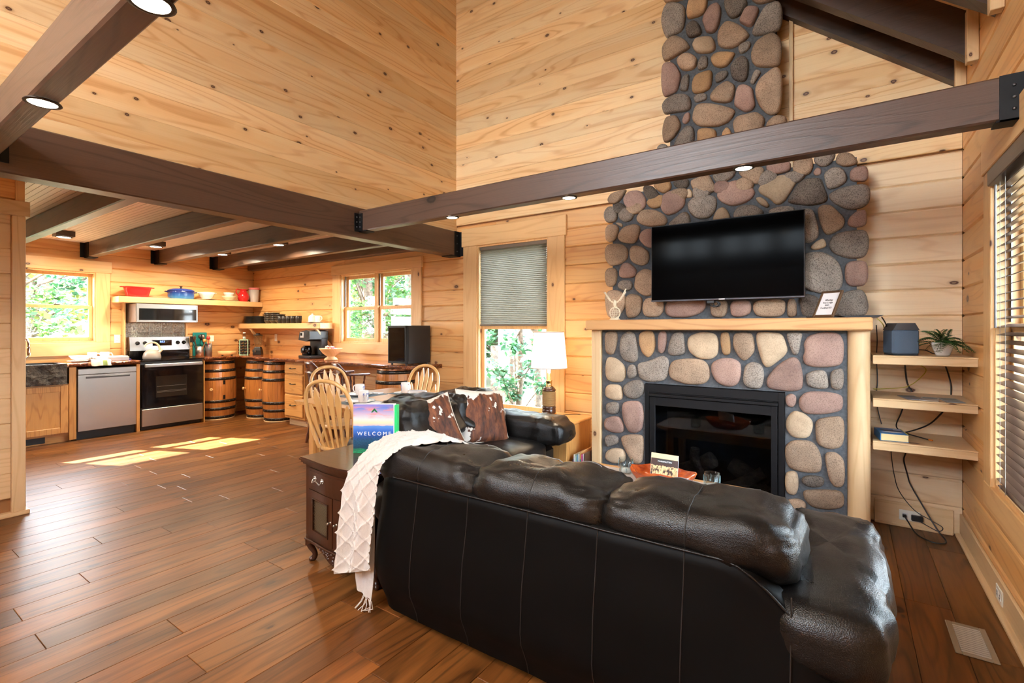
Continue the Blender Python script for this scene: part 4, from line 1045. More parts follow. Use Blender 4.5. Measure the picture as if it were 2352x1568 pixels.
# ------------------------------------------------------------------ leather sofas
def sstep(a, b, x):
    t = min(1, max(0, (x-a)/(b-a))); return t*t*(3-2*t)
def pillow_shape(c, h, e1=.5, e2=.5, amp=.012, fq=5.0, seed=0, seamx=None, pleat=None, tuck=0):
    """superellipsoid with wrinkles; returns surface function of (u,v) in [0,1]"""
    def f(u, v):
        la = (v-.5)*PI; lo = u*2*PI
        cl = se(math.cos(la), e1); x = h[0]*cl*se(math.cos(lo), e2); y = h[1]*cl*se(math.sin(lo), e2); z = h[2]*se(math.sin(la), e1)
        p = Vector((x, y, z)); n = Vector((x/h[0]**2, y/h[1]**2, z/h[2]**2))
        if n.length > 1e-6: n.normalize()
        d = amp*fbm(x*fq+seed*3.1, y*fq*1.3, z*fq+seed, 3)
        ex = abs(x)/h[0]
        # puckers that run out from the squeezed ends
        d += amp*.55*sstep(.55, 1.0, ex)*math.sin(26*(z/h[2])+9*y/h[1]+4*fbm(x*4, z*5+seed, y*4))*(.35+.65*sstep(.2, .9, abs(z)/h[2]))
        # long soft creases slanting from the seam
        d += amp*.6*fbm((x*.6+z)*7+seed*5, (x-z*.5)*3, y*4+seed, 2)
        if seamx is not None: d -= .011*math.exp(-((x-seamx)/.014)**2)
        if pleat: d += pleat(p)
        if tuck: p.y += tuck*sstep(.15, -.75, z/h[2])
        return tuple(Vector(c)+p+n*d)
    return f
def pillow_part(name, parent, c, h, nu=56, nv=32, mat=LEATHER, seam=False, **kw):
    f = pillow_shape(c, h, seamx=0 if seam else None, **kw)
    m = MB(); m.grid(f, nu, nv, closeu=True, flip=False); o = m.build(name, mat, parent)
    if seam:       # centre seam follows the section x = c.x
        pts = [f(.25, v/40) for v in range(1, 40)]+[f(.75, 1-v/40) for v in range(1, 40)]
        q = MB(); q.tube(pts, .0026, 5, closed=True); q.build('seam', SEAMG, o)
        # stitched welt along the crown
        for dy in (1,):
            pts = []
            for i in range(25):
                s_ = -.86+1.72*i/24; th = math.acos(max(-1, min(1, abs(s_)**(1/.62)*(1 if s_ > 0 else -1))))
                pts.append(f(th/(2*PI), .86))
            q = MB(); q.tube(pts, .0022, 5); q.build('stitch_line', STITCHG, o)
    return o
SEAMG = plain('seam_grey', (.014, .013, .013), .45)
STITCHG = plain('stitch_grey', (.22, .22, .23), .4)
def make_sofa(label, loc, rz, L, cush, cw, H=1.0, seams=True, name='leather_sofa', lf=.36):
    S = thing(name, label, 'sofa', loc, rz)
    r = .17
    # plan path of the outside shell
    path = [(-L, .62), (-L, .45), (-L, .30)]
    path += [(-L+r-r*math.cos(a), r-r*math.sin(a)) for a in [i*PI/16 for i in range(9)]]
    nb = 44; path += [(-L+r+(2*L-2*r)*i/nb, 0) for i in range(1, nb)]
    path += [(L-r+r*math.sin(a), r-r*math.cos(a)) for a in [i*PI/16 for i in range(9)]]
    path += [(L, .30), (L, .45), (L, .62)]
    nz = 16; vs = []; N = len(path); fs = []
    for i, (x, y) in enumerate(path):
        ht = .665*H-(.21 if x > 0 else .27)*H*(sstep(L-.36, L-.03, x) if x > 0 else sstep(L-lf, L-.01, -x) if lf > .2 else sstep(.10, .5, y))
        nx, ny = (0, -1) if y < 1e-4 else (0, 0)
        if y >= 1e-4:
            cx_, cy_ = (-L+r if x < 0 else L-r), r
            if y > r: nx, ny = (-1 if x < 0 else 1), 0
            else: d_ = Vector((x-cx_, y-cy_)); d_.normalize(); nx, ny = d_
        for k in range(nz+1):
            s_ = k/nz; z = .035+(ht-.035)*min(1, s_/.86); inn = .055*sstep(0, 1, 1-s_/.25)*.9 if s_ < .25 else 0
            lip = 0
            if s_ > .86: a = (s_-.86)/.14*PI/2; z = ht+.03*math.sin(a)*.6; lip = .07*(1-math.cos(a))
            bul = .012*math.sin(PI*min(1, s_/.86))+.006*fbm(x*3, y*3, z*3)
            off = bul-inn-lip
            lean = .05*sstep(.1, 1, s_)
            vs.append((x+nx*off, y+ny*off+(lean if y < r else lean*max(0, 1-(y-r)/.3)), z))
    for i in range(N-1):
        for k in range(nz): a = i*(nz+1)+k; fs.append((a, a+nz+1, a+nz+2, a+1))
    sh = MB().add(vs, fs, True).build('outside_back', LEATHB, S)
    if seams:
        for x in sorted([c-cw/2 for c in cush]+[c for c in cush]+[cush[-1]+cw/2]):
            if abs(x) > L-r: continue
            i = min(range(12, 12+nb-2), key=lambda q: abs(path[q][0]-x))
            q = MB(); q.tube([(x, vs[i*(nz+1)+k][1]-.0008, vs[i*(nz+1)+k][2]) for k in range(0, nz-1)], .0022, 5); q.build('seam', SEAMG, sh)
        q = MB(); q.tube([(p[0], p[1]-.004, p[2]+.002) for p in [vs[i*(nz+1)+nz-2] for i in range(11, N-9)]], .004, 6); q.build('welt', LEATHER, sh)
    m = MB(); m.box(-L+.07, L-.07, .07, .86, .03, .27, .03); m.build('base', LEATHER, S)
    for sx in (-1, 1):
        m = MB(); m.box(sx*(L-.26), sx*(L-.015), .10, .88, .035, .41, .05); m.build('arm_body', LEATHER, S)
        pl = lambda p: .0045*math.sin(p.y*70+6*p.x)*sstep(.05, .13, abs(p.x))+.004*math.sin(p.y*40+11*p.x)
        pillow_part('arm_pad', S, (sx*(L-.105), .525 if sx > 0 else .56, .488*H), (.168, .50, .13), 72, 28, e1=.6, e2=.42, amp=.012, seed=3+sx, pleat=pl)
        m = MB()
        for px_, py_ in ((sx*(L-.12), .12), (sx*(L-.12), .80)): m.cyl((px_, py_, 0), .025, .036, 10)
        m.build('foot', BLACK, S)
    for i, c in enumerate(cush):
        pillow_part('seat_cushion', S, (c, .60, .36), (cw/2+.004, .335, .115), 48, 24, e1=.55, e2=.35, amp=.008, seed=i+11)
        pillow_part('back_cushion', S, (c, .245, .66*H), (cw/2+.022, .205, .150*H), 72, 40, e1=.6, e2=.36, amp=.015, seed=i+1, seam=True, tuck=.10)
    return S
SOFA = make_sofa('black leather three-seat sofa with its back to the viewer', (-.95, 1.555, 0), 0, 1.0, [-.67, -.073, .52], .597, lf=.13)
LOVE = make_sofa('black leather loveseat facing right beside the tall window', (-2.93, 2.93, 0), -PI/2, .745, [-.275, .275], .55, H=1.07, seams=True, name='leather_loveseat')

# ------------------------------------------------------------------ cowhide pillows
t = NT('cowhide'); P_ = t.obj(); sp = t.n('SeparateXYZ'); t.put(sp.inputs[0], P_)
n = t.noise(P_, 9, 3, .6); br = t.n('Mapping'); t.put(br.inputs[0], P_); br.inputs['Scale'].default_value = (26, 5, 8); br.inputs['Rotation'].default_value = (0, .5, 0)
n2 = t.noise(br.outputs[0], 1, 4, .65)
edge = t.math('MAXIMUM', t.math('MULTIPLY', sp.outputs[2], 4.4), t.math('MULTIPLY', sp.outputs[0], -3.6))
w_ = t.math('ADD', edge, t.math('MULTIPLY', t.math('SUBTRACT', n, .5), 2.6))
c = t.ramp(n2, [(.3, srgb(34, 18, 14)), (.5, srgb(92, 48, 26)), (.72, srgb(138, 80, 44))])
t.set(Base_Color=t.mix(t.ramp(w_, [(.56, 0), (.62, 1)]), c, srgb(214, 206, 196)), Roughness=.7); t.bump(n2, .3, .004); HIDE = t.m
def cushion(label, loc, rot, h=.21, th=.075):
    o = thing('cowhide_pillow', label, 'pillow', loc, group='cowhide pillows'); o.rotation_euler = rot
    def side(sg):
        def f(u, v):
            a, b = 2*u-1, 2*v-1
            x = h*a*(1-.07*(1-b*b)); z = h*b*(1-.07*(1-a*a))
            y = sg*th*max(0, (1-a*a)*(1-b*b))**.42*(1+.18*fbm(a*2.2, b*2.2, sg*3.0))
            return (x, y, z)
        return f
    m = MB(); m.grid(side(-1), 26, 26); m.grid(side(1), 26, 26, flip=True); m.build('cover', HIDE, o)
    e = [(h*a*(1-.07*(1-b*b)), 0, h*b*(1-.07*(1-a*a))) for a, b in [(-1+i/8, -1) for i in range(16)]+[(1, -1+i/8) for i in range(16)]+[(1-i/8, 1) for i in range(16)]+[(-1, 1-i/8) for i in range(16)]]
    m = MB(); m.tube(e, .004, 5, closed=True); m.build('piping', plain('cream_piping', srgb(206, 196, 180), .8) if 'cream_piping' not in MATS else MATS['cream_piping'], o)
cushion('brown and white cowhide pillow leaning on the left seat of the loveseat', (-2.50, 2.60, .655), (math.radians(-22), math.radians(-14), math.radians(62)))
cushion('larger brown cowhide pillow leaning on the right seat of the loveseat', (-2.45, 3.15, .66), (math.radians(-24), math.radians(6), math.radians(68)), .225, .08)

# ------------------------------------------------------------------ throw blanket
t = NT('cream_knit'); P_ = t.obj(); n = t.noise(P_, 260, 2)
vo = t.n('TexWave'); vo.inputs['Scale'].default_value = 140; vo.inputs['Distortion'].default_value = 2; t.put(vo.inputs['Vector'], P_)
t.set(Base_Color=t.mix(n, srgb(196, 191, 186), srgb(216, 212, 207)), Roughness=.95); t.p.inputs['Sheen Weight'].default_value = .3
t.bump(t.math('ADD', n, t.math('MULTIPLY', vo.outputs['Fac'], .5)), .5, .003); KNIT = t.m
TH = thing('throw_blanket', 'cream knitted throw blanket draped over the left corner of the sofa', 'blanket', (-1.9, 1.6, 0))
Ls = [(-1.98, 2.10, .58), (-1.97, 1.98, .72), (-1.985, 1.85, .80), (-1.995, 1.70, .785), (-2.0, 1.60, .735), (-2.045, 1.545, .62), (-2.06, 1.53, .45), (-2.065, 1.525, .30), (-2.075, 1.515, .165)]
Rs = [(-1.50, 2.10, .62), (-1.53, 1.96, .735), (-1.62, 1.84, .80), (-1.76, 1.68, .795), (-1.80, 1.575, .745), (-1.815, 1.555, .66), (-1.83, 1.54, .50), (-1.84, 1.535, .36), (-1.84, 1.53, .24)]
LS, RS = spline(Ls, 12), spline(Rs, 12); nr = len(LS)
def throw(sc_=1.0, off=0.0, i0=0, i1=None):
    i1 = i1 or nr
    def f(u, v):
        q = i0+v*(i1-1-i0); a = int(q); b = min(a+1, nr-1); w = q-a
        l = LS[a].lerp(LS[b], w); r_ = RS[a].lerp(RS[b], w); p = l.lerp(r_, u)
        s_ = q/nr
        fold = .016*math.sin(u*11+2*s_)*sstep(.45, .8, s_)+.011*fbm(u*3, s_*4, 2.0)*1.2
        ar = .028*math.sin(PI*u)*(1-sstep(.35, .6, s_))                 # crown over the cushion
        dg1 = abs(((u*3.2+s_*13) % 1)-.5); dg2 = abs(((u*3.2-s_*13) % 1)-.5)
        rid = .0075*(math.exp(-(dg1/.055)**2)+math.exp(-(dg2/.055)**2))
        nrm = Vector((-.15, -1, .25)).lerp(Vector((0, -.15, 1)), 1-sstep(.3, .55, s_)); nrm.normalize()
        return tuple(p+nrm*(fold+rid+off)+Vector((0, 0, ar))-Vector((-1.9, 1.6, 0)))
    return f
m = MB(); m.grid(throw(off=.012), 72, 220); m.build('top_layer', KNIT, TH)
bl = [(-2.02, 1.575, .5), (-2.02, 1.565, .2), (-2.0, 1.56, .09)]; br_ = [(-1.88, 1.578, .5), (-1.88, 1.57, .2), (-1.895, 1.565, .02+.04)]
BLs, BRs = spline(bl, 8), spline(br_, 8)
m = MB(); m.grid(lambda u, v: tuple(BLs[int(v*16)].lerp(BRs[int(v*16)], u)+Vector((1.9, -1.6-.004*math.sin(u*14), .0))), 14, 17); m.build('under_layer', KNIT, TH)
m = MB(); rgt = random.Random(4)
for i in range(16):
    u = i/15; p = BLs[-1].lerp(BRs[-1], u)+Vector((1.9, -1.6, 0))
    if u < .45: continue
    m.tube([p, p+Vector((rgt.uniform(-.02, .02), -.006, -.03)), p+Vector((rgt.uniform(-.05, .02), rgt.uniform(-.03, 0), -max(.04, p.z-.006)))], .0022, 4)
m.build('fringe', KNIT, TH)

# ------------------------------------------------------------------ carved side cabinet
CB = thing('side_cabinet', 'small dark carved side cabinet with mesh doors beside the sofa', 'cabinet', (-2.64, 1.70, 0))
CWd, CD, CH = .61, .43, .62
fy = lambda x: -.030*(1-math.cos(2*PI*min(1, max(0, x/CWd))))/2+.012*math.cos(4*PI*x/CWd)*0
def bow(x0, x1, z0, z1, d0, d1, n=14, bot=None):
    P = [(x0+(x1-x0)*i/n, fy(x0+(x1-x0)*i/n)+d0) for i in range(n+1)]+[(x1-(x1-x0)*i/n, fy(x1-(x1-x0)*i/n)+d1) for i in range(n+1)]
    return P, z0, z1
def bowpart(name, segs, mat=CHERRY['x'], parent=None):
    m = MB()
    for s_ in segs: P, a, b = bow(*s_); m.prism(P, a, b, 'xy')
    return m.build(name, mat, parent or CB)
def topslab(o, z0, z1):
    n = 20; P = [(-o+(CWd+2*o)*i/n, fy(CWd*i/n)-o) for i in range(n+1)]+[(CWd+o, CD), (-o, CD)]
    return P, z0, z1
m = MB()
for o, a, b in ((.014, .580, .590), (.022, .590, .604), (.030, .604, .612), (.024, .612, .620)):
    P, z0, z1 = topslab(o, a, b); m.prism(P, z0, z1, 'xy')
m.build('top', CHERRY['x'], CB)
m = MB(); m.box(.0, .02, .01, CD-.005, .13, .58); m.box(CWd-.02, CWd, .01, CD-.005, .13, .58); m.box(.02, CWd-.02, CD-.02, CD-.005, .13, .58); m.box(.02, CWd-.02, .03, CD-.02, .13, .15); m.build('carcass', CHERRY['z'], CB)
bowpart('face_frame', [(0, .032, .14, .58, -.002, .02, 4), (CWd-.032, CWd, .14, .58, -.002, .02, 4), (.032, CWd-.032, .565, .58, -.002, .02), (.032, CWd-.032, .438, .450, -.002, .02), (.032, CWd-.032, .14, .158, -.002, .02), (CWd/2-.008, CWd/2+.008, .158, .438, -.002, .02, 3)], CHERRY['z'])
dr = bowpart('drawer', [(.034, CWd-.034, .452, .563, -.006, .02), (.05, CWd-.05, .466, .549, -.011, -.006)])
PEW = plain('antique_pewter', (.34, .31, .27), .3, .9)
for xh in (.16, CWd-.16):
    m = MB()
    for dx in (-.042, .042):
        y_ = fy(xh+dx)-.011; m.lathe([(.0, -.012), (.004, -.011), (.006, -.005), (.012, -.003), (.015, 0)], (xh+dx, y_, .515), 12, 'y')
        for a in range(6): m.lathe([(0, -.004), (.004, -.003), (.005, 0)], (xh+dx+.011*math.cos(a*PI/3), y_-.001, .515+.011*math.sin(a*PI/3)), 6, 'y')
    y_ = fy(xh)-.026
    m.tube(spline([(xh-.042, y_+.006, .515), (xh-.036, y_-.004, .498), (xh-.018, y_-.006, .505), (xh, y_-.006, .512), (xh+.018, y_-.006, .505), (xh+.036, y_-.004, .498), (xh+.042, y_+.006, .515)], 5), .0036, 6)
    m.build('pull', PEW, dr)
WIRE = plain('brass_wire', (.30, .22, .12), .4, .8)
for a, b in ((.034, CWd/2-.009), (CWd/2+.009, CWd-.034)):
    d = bowpart('door', [(a, a+.045, .16, .436, -.006, .012, 4), (b-.045, b, .16, .436, -.006, .012, 4), (a+.045, b-.045, .39, .436, -.006, .012), (a+.045, b-.045, .16, .206, -.006, .012)], CHERRY['z'])
    bowpart('moulding', [(a+.041, a+.048, .202, .394, -.010, -.004, 3), (b-.048, b-.041, .202, .394, -.010, -.004, 3), (a+.041, b-.041, .388, .394, -.010, -.004), (a+.041, b-.041, .202, .208, -.010, -.004)], CHERRY['z'], d)
    bowpart('dark_inside', [(a+.04, b-.04, .20, .40, .012, .015)], BLACK, d)
    m = MB(); x0, x1, z0, z1 = a+.045, b-.045, .206, .39; sp_ = .0095
    k = -int((z1-z0)/sp_)
    while x0+k*sp_ < x1:
        for sg in (1, -1):
            pts = []
            for i in range(9):
                q = i/8; z_ = z0+(z1-z0)*q; x_ = x0+k*sp_+(z1-z0)*.62*(q if sg > 0 else 1-q)
                if x0 <= x_ <= x1: pts.append((x_, fy(x_)-.001*sg+.002, z_))
            if len(pts) > 1: m.tube(pts, .0009, 4, cap=False)
        k += 1
    m.build('wire_mesh', WIRE, d)
    xk_ = b-.018 if a < .1 else a+.018
    MB().lathe([(.0, -.022), (.006, -.020), (.008, -.014), (.004, -.008), (.004, -.004), (.008, 0)], (xk_, fy(xk_)-.006, .30), 12, 'y').build('knob', PEW, d)
# apron with carving, cabriole legs
n = 24; top = [(.0+CWd*i/n, .142) for i in range(n+1)]
botp = [(CWd*i/n, .142-.018-.055*math.exp(-((i/n-.5)/.16)**2)-.03*math.exp(-((i/n)/.05)**2)-.03*math.exp(-((1-i/n)/.05)**2)) for i in range(n+1)]
m = MB(); vs = []; 
for i in range(n+1):
    x = CWd*i/n; y_ = fy(x)-.008; vs += [(x, y_, .142), (x, y_, botp[i][1]), (x, y_+.02, .142), (x, y_+.02, botp[i][1])]
fs = []
for i in range(n):
    a = 4*i; b = a+4; fs += [(a, a+1, b+1, b), (a+2, b+2, b+3, a+3), (a+1, a+3, b+3, b+1)]
m.add(vs, fs); m.tube([(CWd*i/n, fy(CWd*i/n)-.010, .140) for i in range(n+1)], .006, 6); ap = m.build('apron', CHERRY['x'], CB)
m = MB(); rgc = random.Random(8)
for i in range(46):
    u = rgc.gauss(.5, .13)
    if not .2 < u < .8: continue
    x = CWd*u; zb = .142-.018-.055*math.exp(-((u-.5)/.16)**2); z_ = rgc.uniform(zb+.004, .132); m.lathe([(.0, -.006), (.005, -.005), (.008, 0)], (x, fy(x)-.007, z_), 7, 'y')
m.build('carving', CHERRY['x'], ap)
for lx, ly in ((.0, 0), (CWd, 0), (0.0, CD-.04), (CWd, CD-.04)):
    sx = -1 if lx == 0 else 1; sy = -1 if ly == 0 else 1; x0 = lx-sx*.025; y0 = ly-sy*.012+(.02 if sy < 0 else 0)
    P = spline([(x0, y0, .165), (x0+sx*.018, y0+sy*.014, .125), (x0+sx*.012, y0+sy*.010, .085), (x0-sx*.006, y0-sy*.004, .045), (x0, y0, .018), (x0+sx*.010, y0+sy*.010, .010)], 5)
    m = MB(); m.tube(P, [.030, .031, .032, .032, .031, .029, .027, .025, .024, .022, .020, .019, .017, .016, .015, .015, .015, .016, .017, .018, .018, .018, .017, .014, .011, .009][:len(P)], 10); m.lathe([(0, 0), (.014, .002), (.018, .012), (.012, .024), (0, .028)], (x0+sx*.008, y0+sy*.008, 0), 10)
    m.build('leg', CHERRY['z'], CB)

# ------------------------------------------------------------------ welcome binder
BN = thing('welcome_book', 'standing guest book with mountain sunset cover reading WELCOME on the side cabinet', 'book', (-2.475, 1.905, .6205), math.radians(34))
t = NT('cover_landscape'); P_ = t.obj(); sp = t.n('SeparateXYZ'); t.put(sp.inputs[0], P_)
mp = t.n('Mapping'); t.put(mp.inputs[0], P_); mp.inputs['Scale'].default_value = (7, 1, 30); nz_ = t.noise(mp.outputs[0], 1, 4, .6)
nh = t.noise(P_, 12, 2); nf = t.noise(P_, 160, 2)
zz = t.math('MULTIPLY_ADD', t.math('SUBTRACT', nh, .5), .03, sp.outputs[2])
hills = t.ramp(t.math('DIVIDE', zz, .295), [(.0, srgb(26, 150, 92)), (.07, srgb(22, 140, 86)), (.10, srgb(18, 60, 84)), (.25, srgb(26, 86, 120)), (.34, srgb(38, 80, 150)), (.46, srgb(60, 110, 196)), (.565, srgb(92, 150, 216))])
sky_ = t.ramp(t.math('DIVIDE', sp.outputs[2], .295), [(.55, srgb(200, 176, 200)), (.62, srgb(248, 214, 176)), (.70, srgb(206, 216, 212)), (.82, srgb(190, 170, 200)), (.93, srgb(104, 134, 206)), (1, srgb(126, 124, 206))])
cl = t.math('MULTIPLY', t.ramp(nz_, [(.46, 0), (.58, 1)]), t.ramp(t.math('DIVIDE', sp.outputs[2], .295), [(.70, 0), (.78, 1), (.9, .9), (.97, .1)]))
sky_ = t.mix(cl, sky_, srgb(238, 146, 140))
hills = t.mix(t.math('MULTIPLY', t.ramp(nf, [(.4, 0), (.6, .6)]), t.ramp(t.math('DIVIDE', zz, .295), [(.3, 1), (.4, 0)])), hills, srgb(14, 44, 66))
t.set(Base_Color=t.mix(t.math('GREATER_THAN', t.math('DIVIDE', zz, .295), .56), hills, sky_), Roughness=.3)
MB().box(-.0, .250, .004, .046, .0, .295, .001).build('pages', plain('binder_white', (.80, .80, .84), .4), BN)
MB().box(-.0, .243, .0, .004, .0, .295).build('cover', t.m, BN)
MB().box(.250, .268, .002, .05, .0, .290, .002).build('spine', plain('spine_green', srgb(38, 206, 116), .4), BN)
WT = plain('print_white', (.85, .85, .85), .5); LG = plain('logo_green', srgb(18, 112, 58), .5); LGD = plain('logo_dark_green', srgb(10, 52, 34), .5)
text('welcome_lettering', 'W E L C O M E', .0315, WT, BN, (.127, -.0008, .117), (PI/2, 0, 0))
m = MB()
m.prism([(.108, .247), (.126, .270), (.132, .270), (.150, .247), (.140, .247), (.129, .258), (.118, .247)], -.0012, 0); m.prism([(.126, .270), (.129, .264), (.132, .270)], -.0012, 0)
m.build('logo', LG, BN); MB().prism([(.118, .247), (.129, .258), (.129, .264), (.126, .262)], -.0015, -.0012).build('logo_shade', LGD, BN)

# ------------------------------------------------------------------ end table, lamp, magazines
ET = thing('end_table', 'square oak cabinet end table between the loveseat and the fireplace', 'end table', (-2.185, 3.94, 0))
m = MB(); m.box(-.235, .235, -.26, .26, .535, .56, .008); m.build('top', OAK['x'], ET)
MB().box(-.21, .21, -.235, .24, .03, .535, .004).build('body', OAK['z'], ET); MB().box(-.2, .2, -.225, .22, 0, .03).build('plinth', OAK['x'], ET)
LP = thing('table_lamp', 'lit table lamp with white shade and rope-wrapped wooden base on the end table', 'lamp', (-2.29, 3.95, .5605))
MB().lathe([(.0, 0), (.082, 0), (.082, .008), (.074, .012), (.070, .026), (.066, .030), (0, .030)], n=28).build('brass_foot', BRASS, LP)
MB().lathe([(.058, .030), (.064, .036), (.064, .062), (.060, .068), (.064, .076), (.063, .092), (.056, .098)], n=28, cap=False).build('lower_turning', CHERRY['z'], LP)
rp = MB(); rp.lathe([(.056, .096), (.056, .236)], n=24)
pts = []
for i in range(20*15+1): a = 2*PI*i/20; pts.append((.0585*math.cos(a), .0585*math.sin(a), .101+.1275*i/300))
rp.tube(pts, .0046, 6)
t = NT('rope'); sw = t.n('TexWave'); sw.inputs['Scale'].default_value = 60; sw.bands_direction = 'DIAGONAL'; t.put(sw.inputs['Vector'], t.obj()); t.set(Base_Color=t.mix(sw.outputs['Fac'], srgb(176, 142, 92), srgb(120, 88, 50)), Roughness=.8)
rp.build('rope_wrap', t.m, LP)
MB().lathe([(.056, .232), (.064, .238), (.064, .248), (.052, .262), (.048, .268), (.040, .274)], n=28, cap=False).build('upper_turning', CHERRY['z'], LP)
MB().lathe([(.0, .272), (.032, .272), (.032, .280), (.027, .284), (.027, .322), (.031, .326), (.031, .332), (.012, .334), (.012, .40), (0, .40)], n=20).build('brass_cap', BRASS, LP)
t = NT('lamp_shade'); n = t.noise(t.obj(), 90, 2)
t.set(Base_Color=(.86, .82, .74, 1), Roughness=.9); tl = t.n('BsdfTranslucent'); tl.inputs[0].default_value = (.92, .86, .74, 1); ms = t.n('MixShader'); ms.inputs[0].default_value = .6
t.t.links.new(t.p.outputs[0], ms.inputs[1]); t.t.links.new(tl.outputs[0], ms.inputs[2]); t.t.links.new(ms.outputs[0], t.t.nodes['Material Output'].inputs[0])
MB().lathe([(.168, .445), (.138, .785)], n=40, cap=False).build('shade', t.m, LP)
m = MB(); m.lathe([(.1665, .445), (.1695, .445), (.1695, .453), (.1665, .453)], n=40, cap=False); m.lathe([(.1365, .778), (.1395, .778), (.1395, .786), (.1365, .786)], n=40, cap=False); m.build('shade_trim', plain('shade_edge', srgb(196, 168, 150), .8), LP)
MB().lathe([(0, .40), (.012, .40), (.016, .44), (.03, .49), (.028, .53), (.012, .56), (0, .565)], n=16).build('bulb', emit('bulb_glow', (1, .84, .62, 1), 15), LP)
l = bpy.data.lights.new('lamp', 'POINT'); l.energy = 8; l.color = (1, .84, .62); l.shadow_soft_size = .03; o = bpy.data.objects.new('lamp', l); COL.objects.link(o); o.parent = LP; o.location = (0, 0, .60)
cable('lamp_cord', 'dark lamp cord running over the end table edge behind the lamp', [(-2.22, 3.98, .566), (-2.15, 4.05, .572), (-2.10, 4.15, .566), (-2.06, 4.21, .55)], .003, BLACK)
MR = thing('magazine_rack', 'dark magazine rack between the end table and the fireplace', 'magazine rack', (-1.876, 3.86, 0))
m = MB(); m.box(-.062, .062, -.13, .13, .0, .015); m.box(.054, .062, -.13, .13, .015, .33, .002); m.box(-.062, -.054, -.13, .13, .015, .26, .002); m.box(-.054, .054, .122, .13, .015, .28); m.build('rack', CHERRY['z'], MR)
for i, (c1, h_, nm) in enumerate((((.74, .74, .70), .285, 'white magazine leaning leftmost in the rack'), ((.42, .58, .44), .28, 'green-spined magazine in the rack'), ((.20, .36, .52), .285, 'blue-spined magazine in the rack'), ((.78, .76, .66), .30, 'cream magazine in the rack'), ((.62, .34, .12), .315, 'orange-edged magazine in the rack'), ((.62, .10, .30), .295, 'pink-spined magazine in the rack'), ((.78, .78, .78), .30, 'white magazine rightmost in the rack'))):
    mg = thing('magazine', nm, 'magazine', (-1.922+.0145*i, 3.86, .016), group='magazines in the rack'); 
    MB().box(-.005, .005, -.118, .112, 0, h_, .001).build('pages', plain('mag_%d' % i, c1, .5), mg)
    MB().box(-.005, .005, -.1195, -.118, .04, h_*.8).build('spine_print', plain('mag_sp_%d' % i, (c1[2]*.6, c1[0]*.5, c1[1]*.7), .5), mg)

# ------------------------------------------------------------------ coffee table group
CT = thing('coffee_table', 'oak coffee table with clipped corners between the sofa and the fireplace', 'coffee table', (-.92, 2.83, 0))
TW, TD = .60, .29; k = .10
P = [(-TW+k, -TD), (TW-k, -TD), (TW, -TD+k), (TW, TD-k), (TW-k, TD), (-TW+k, TD), (-TW, TD-k), (-TW, -TD+k)]
m = MB(); m.prism(P, .428, .45, 'xy'); m.prism([(a*.985, b*.97) for a, b in P], .415, .428, 'xy'); m.build('top', OAK['x'], CT)
MB().box(-TW+.1, TW-.1, -TD+.06, TD-.06, .35, .415, .004).build('apron', OAK['x'], CT)
for sx in (-1, 1):
    for sy in (-1, 1): MB().box(sx*(TW-.16), sx*(TW-.1), sy*(TD-.11), sy*(TD-.05), 0, .415, .006).build('leg', OAK['z'], CT)
t = NT('runner_cloth'); wv = t.n('TexWave'); wv.inputs['Scale'].default_value = 120; t.put(wv.inputs['Vector'], t.pos()); wv.bands_direction = 'Y'
t.set(Base_Color=t.mix(wv.outputs['Fac'], srgb(206, 196, 188), srgb(184, 172, 164)), Roughness=.95); t.bump(wv.outputs['Fac'], .5, .002)
RN = thing('table_runner', 'pale woven runner spread over the coffee table', 'table runner', (-.92, 2.83, .4505))
MB().prism([(-.575, -.235), (.575, -.235), (.575, .235), (-.575, .235)], 0, .004, 'xy').build('cloth', t.m, RN)
m = MB()
for i in range(90): m.tube([(-.57+1.14*i/89, .235, .002), (-.57+1.14*i/89+.002, .247, .001)], .0014, 4, cap=False)
m.build('fringe', t.m, RN)
BW = thing('wooden_bowl', 'oval reddish-brown carved wooden bowl on the coffee table', 'bowl', (-.905, 2.88, .455), math.radians(2))
t = NT('bowl_wood'); mp = t.n('Mapping'); t.put(mp.inputs[0], t.obj()); mp.inputs['Scale'].default_value = (3, 14, 14); n = t.noise(mp.outputs[0], 2, 4, .6)
t.set(Base_Color=t.ramp(n, [(.3, srgb(128, 40, 16)), (.55, srgb(176, 78, 30)), (.75, srgb(204, 112, 48))]), Roughness=.18); t.p.inputs['Coat Weight'].default_value = .5
prof = [(.0, .004), (.45, .0), (.62, .004), (.82, .03), (.95, .062), (1.0, .082), (.985, .088), (.95, .080), (.80, .045), (.6, .020), (.0, .014)]
def bowlf(u, v):
    i = v*(len(prof)-1); a = int(min(i, len(prof)-2)); w = i-a; r_ = prof[a][0]*(1-w)+prof[a+1][0]*w; z_ = prof[a][1]*(1-w)+prof[a+1][1]*w
    th = u*2*PI; wob = 1+.035*math.sin(5*th+.6)+.02*math.sin(9*th)
    return (.19*r_*wob*math.cos(th), .125*r_*wob*math.sin(th), z_*(1+.10*math.sin(4*th+1)))
m = MB(); m.grid(bowlf, 64, 41, closeu=True); m.build('bowl', t.m, BW)
MG = thing('history_booklet', 'softcover local history booklet with sepia photo standing in the wooden bowl', 'book', (-.90, 2.91, .475)); MG.rotation_euler = (math.radians(-20), math.radians(7), math.radians(27))
t = NT('sepia_photo'); P_ = t.obj(); sp = t.n('SeparateXYZ'); t.put(sp.inputs[0], P_)
mp = t.n('Mapping'); t.put(mp.inputs[0], P_); mp.inputs['Scale'].default_value = (62, 1, 30); n = t.noise(mp.outputs[0], 1, 3, .55)
low = t.math('LESS_THAN', t.math('MULTIPLY_ADD', t.math('SUBTRACT', n, .5), .05, sp.outputs[2]), .082)
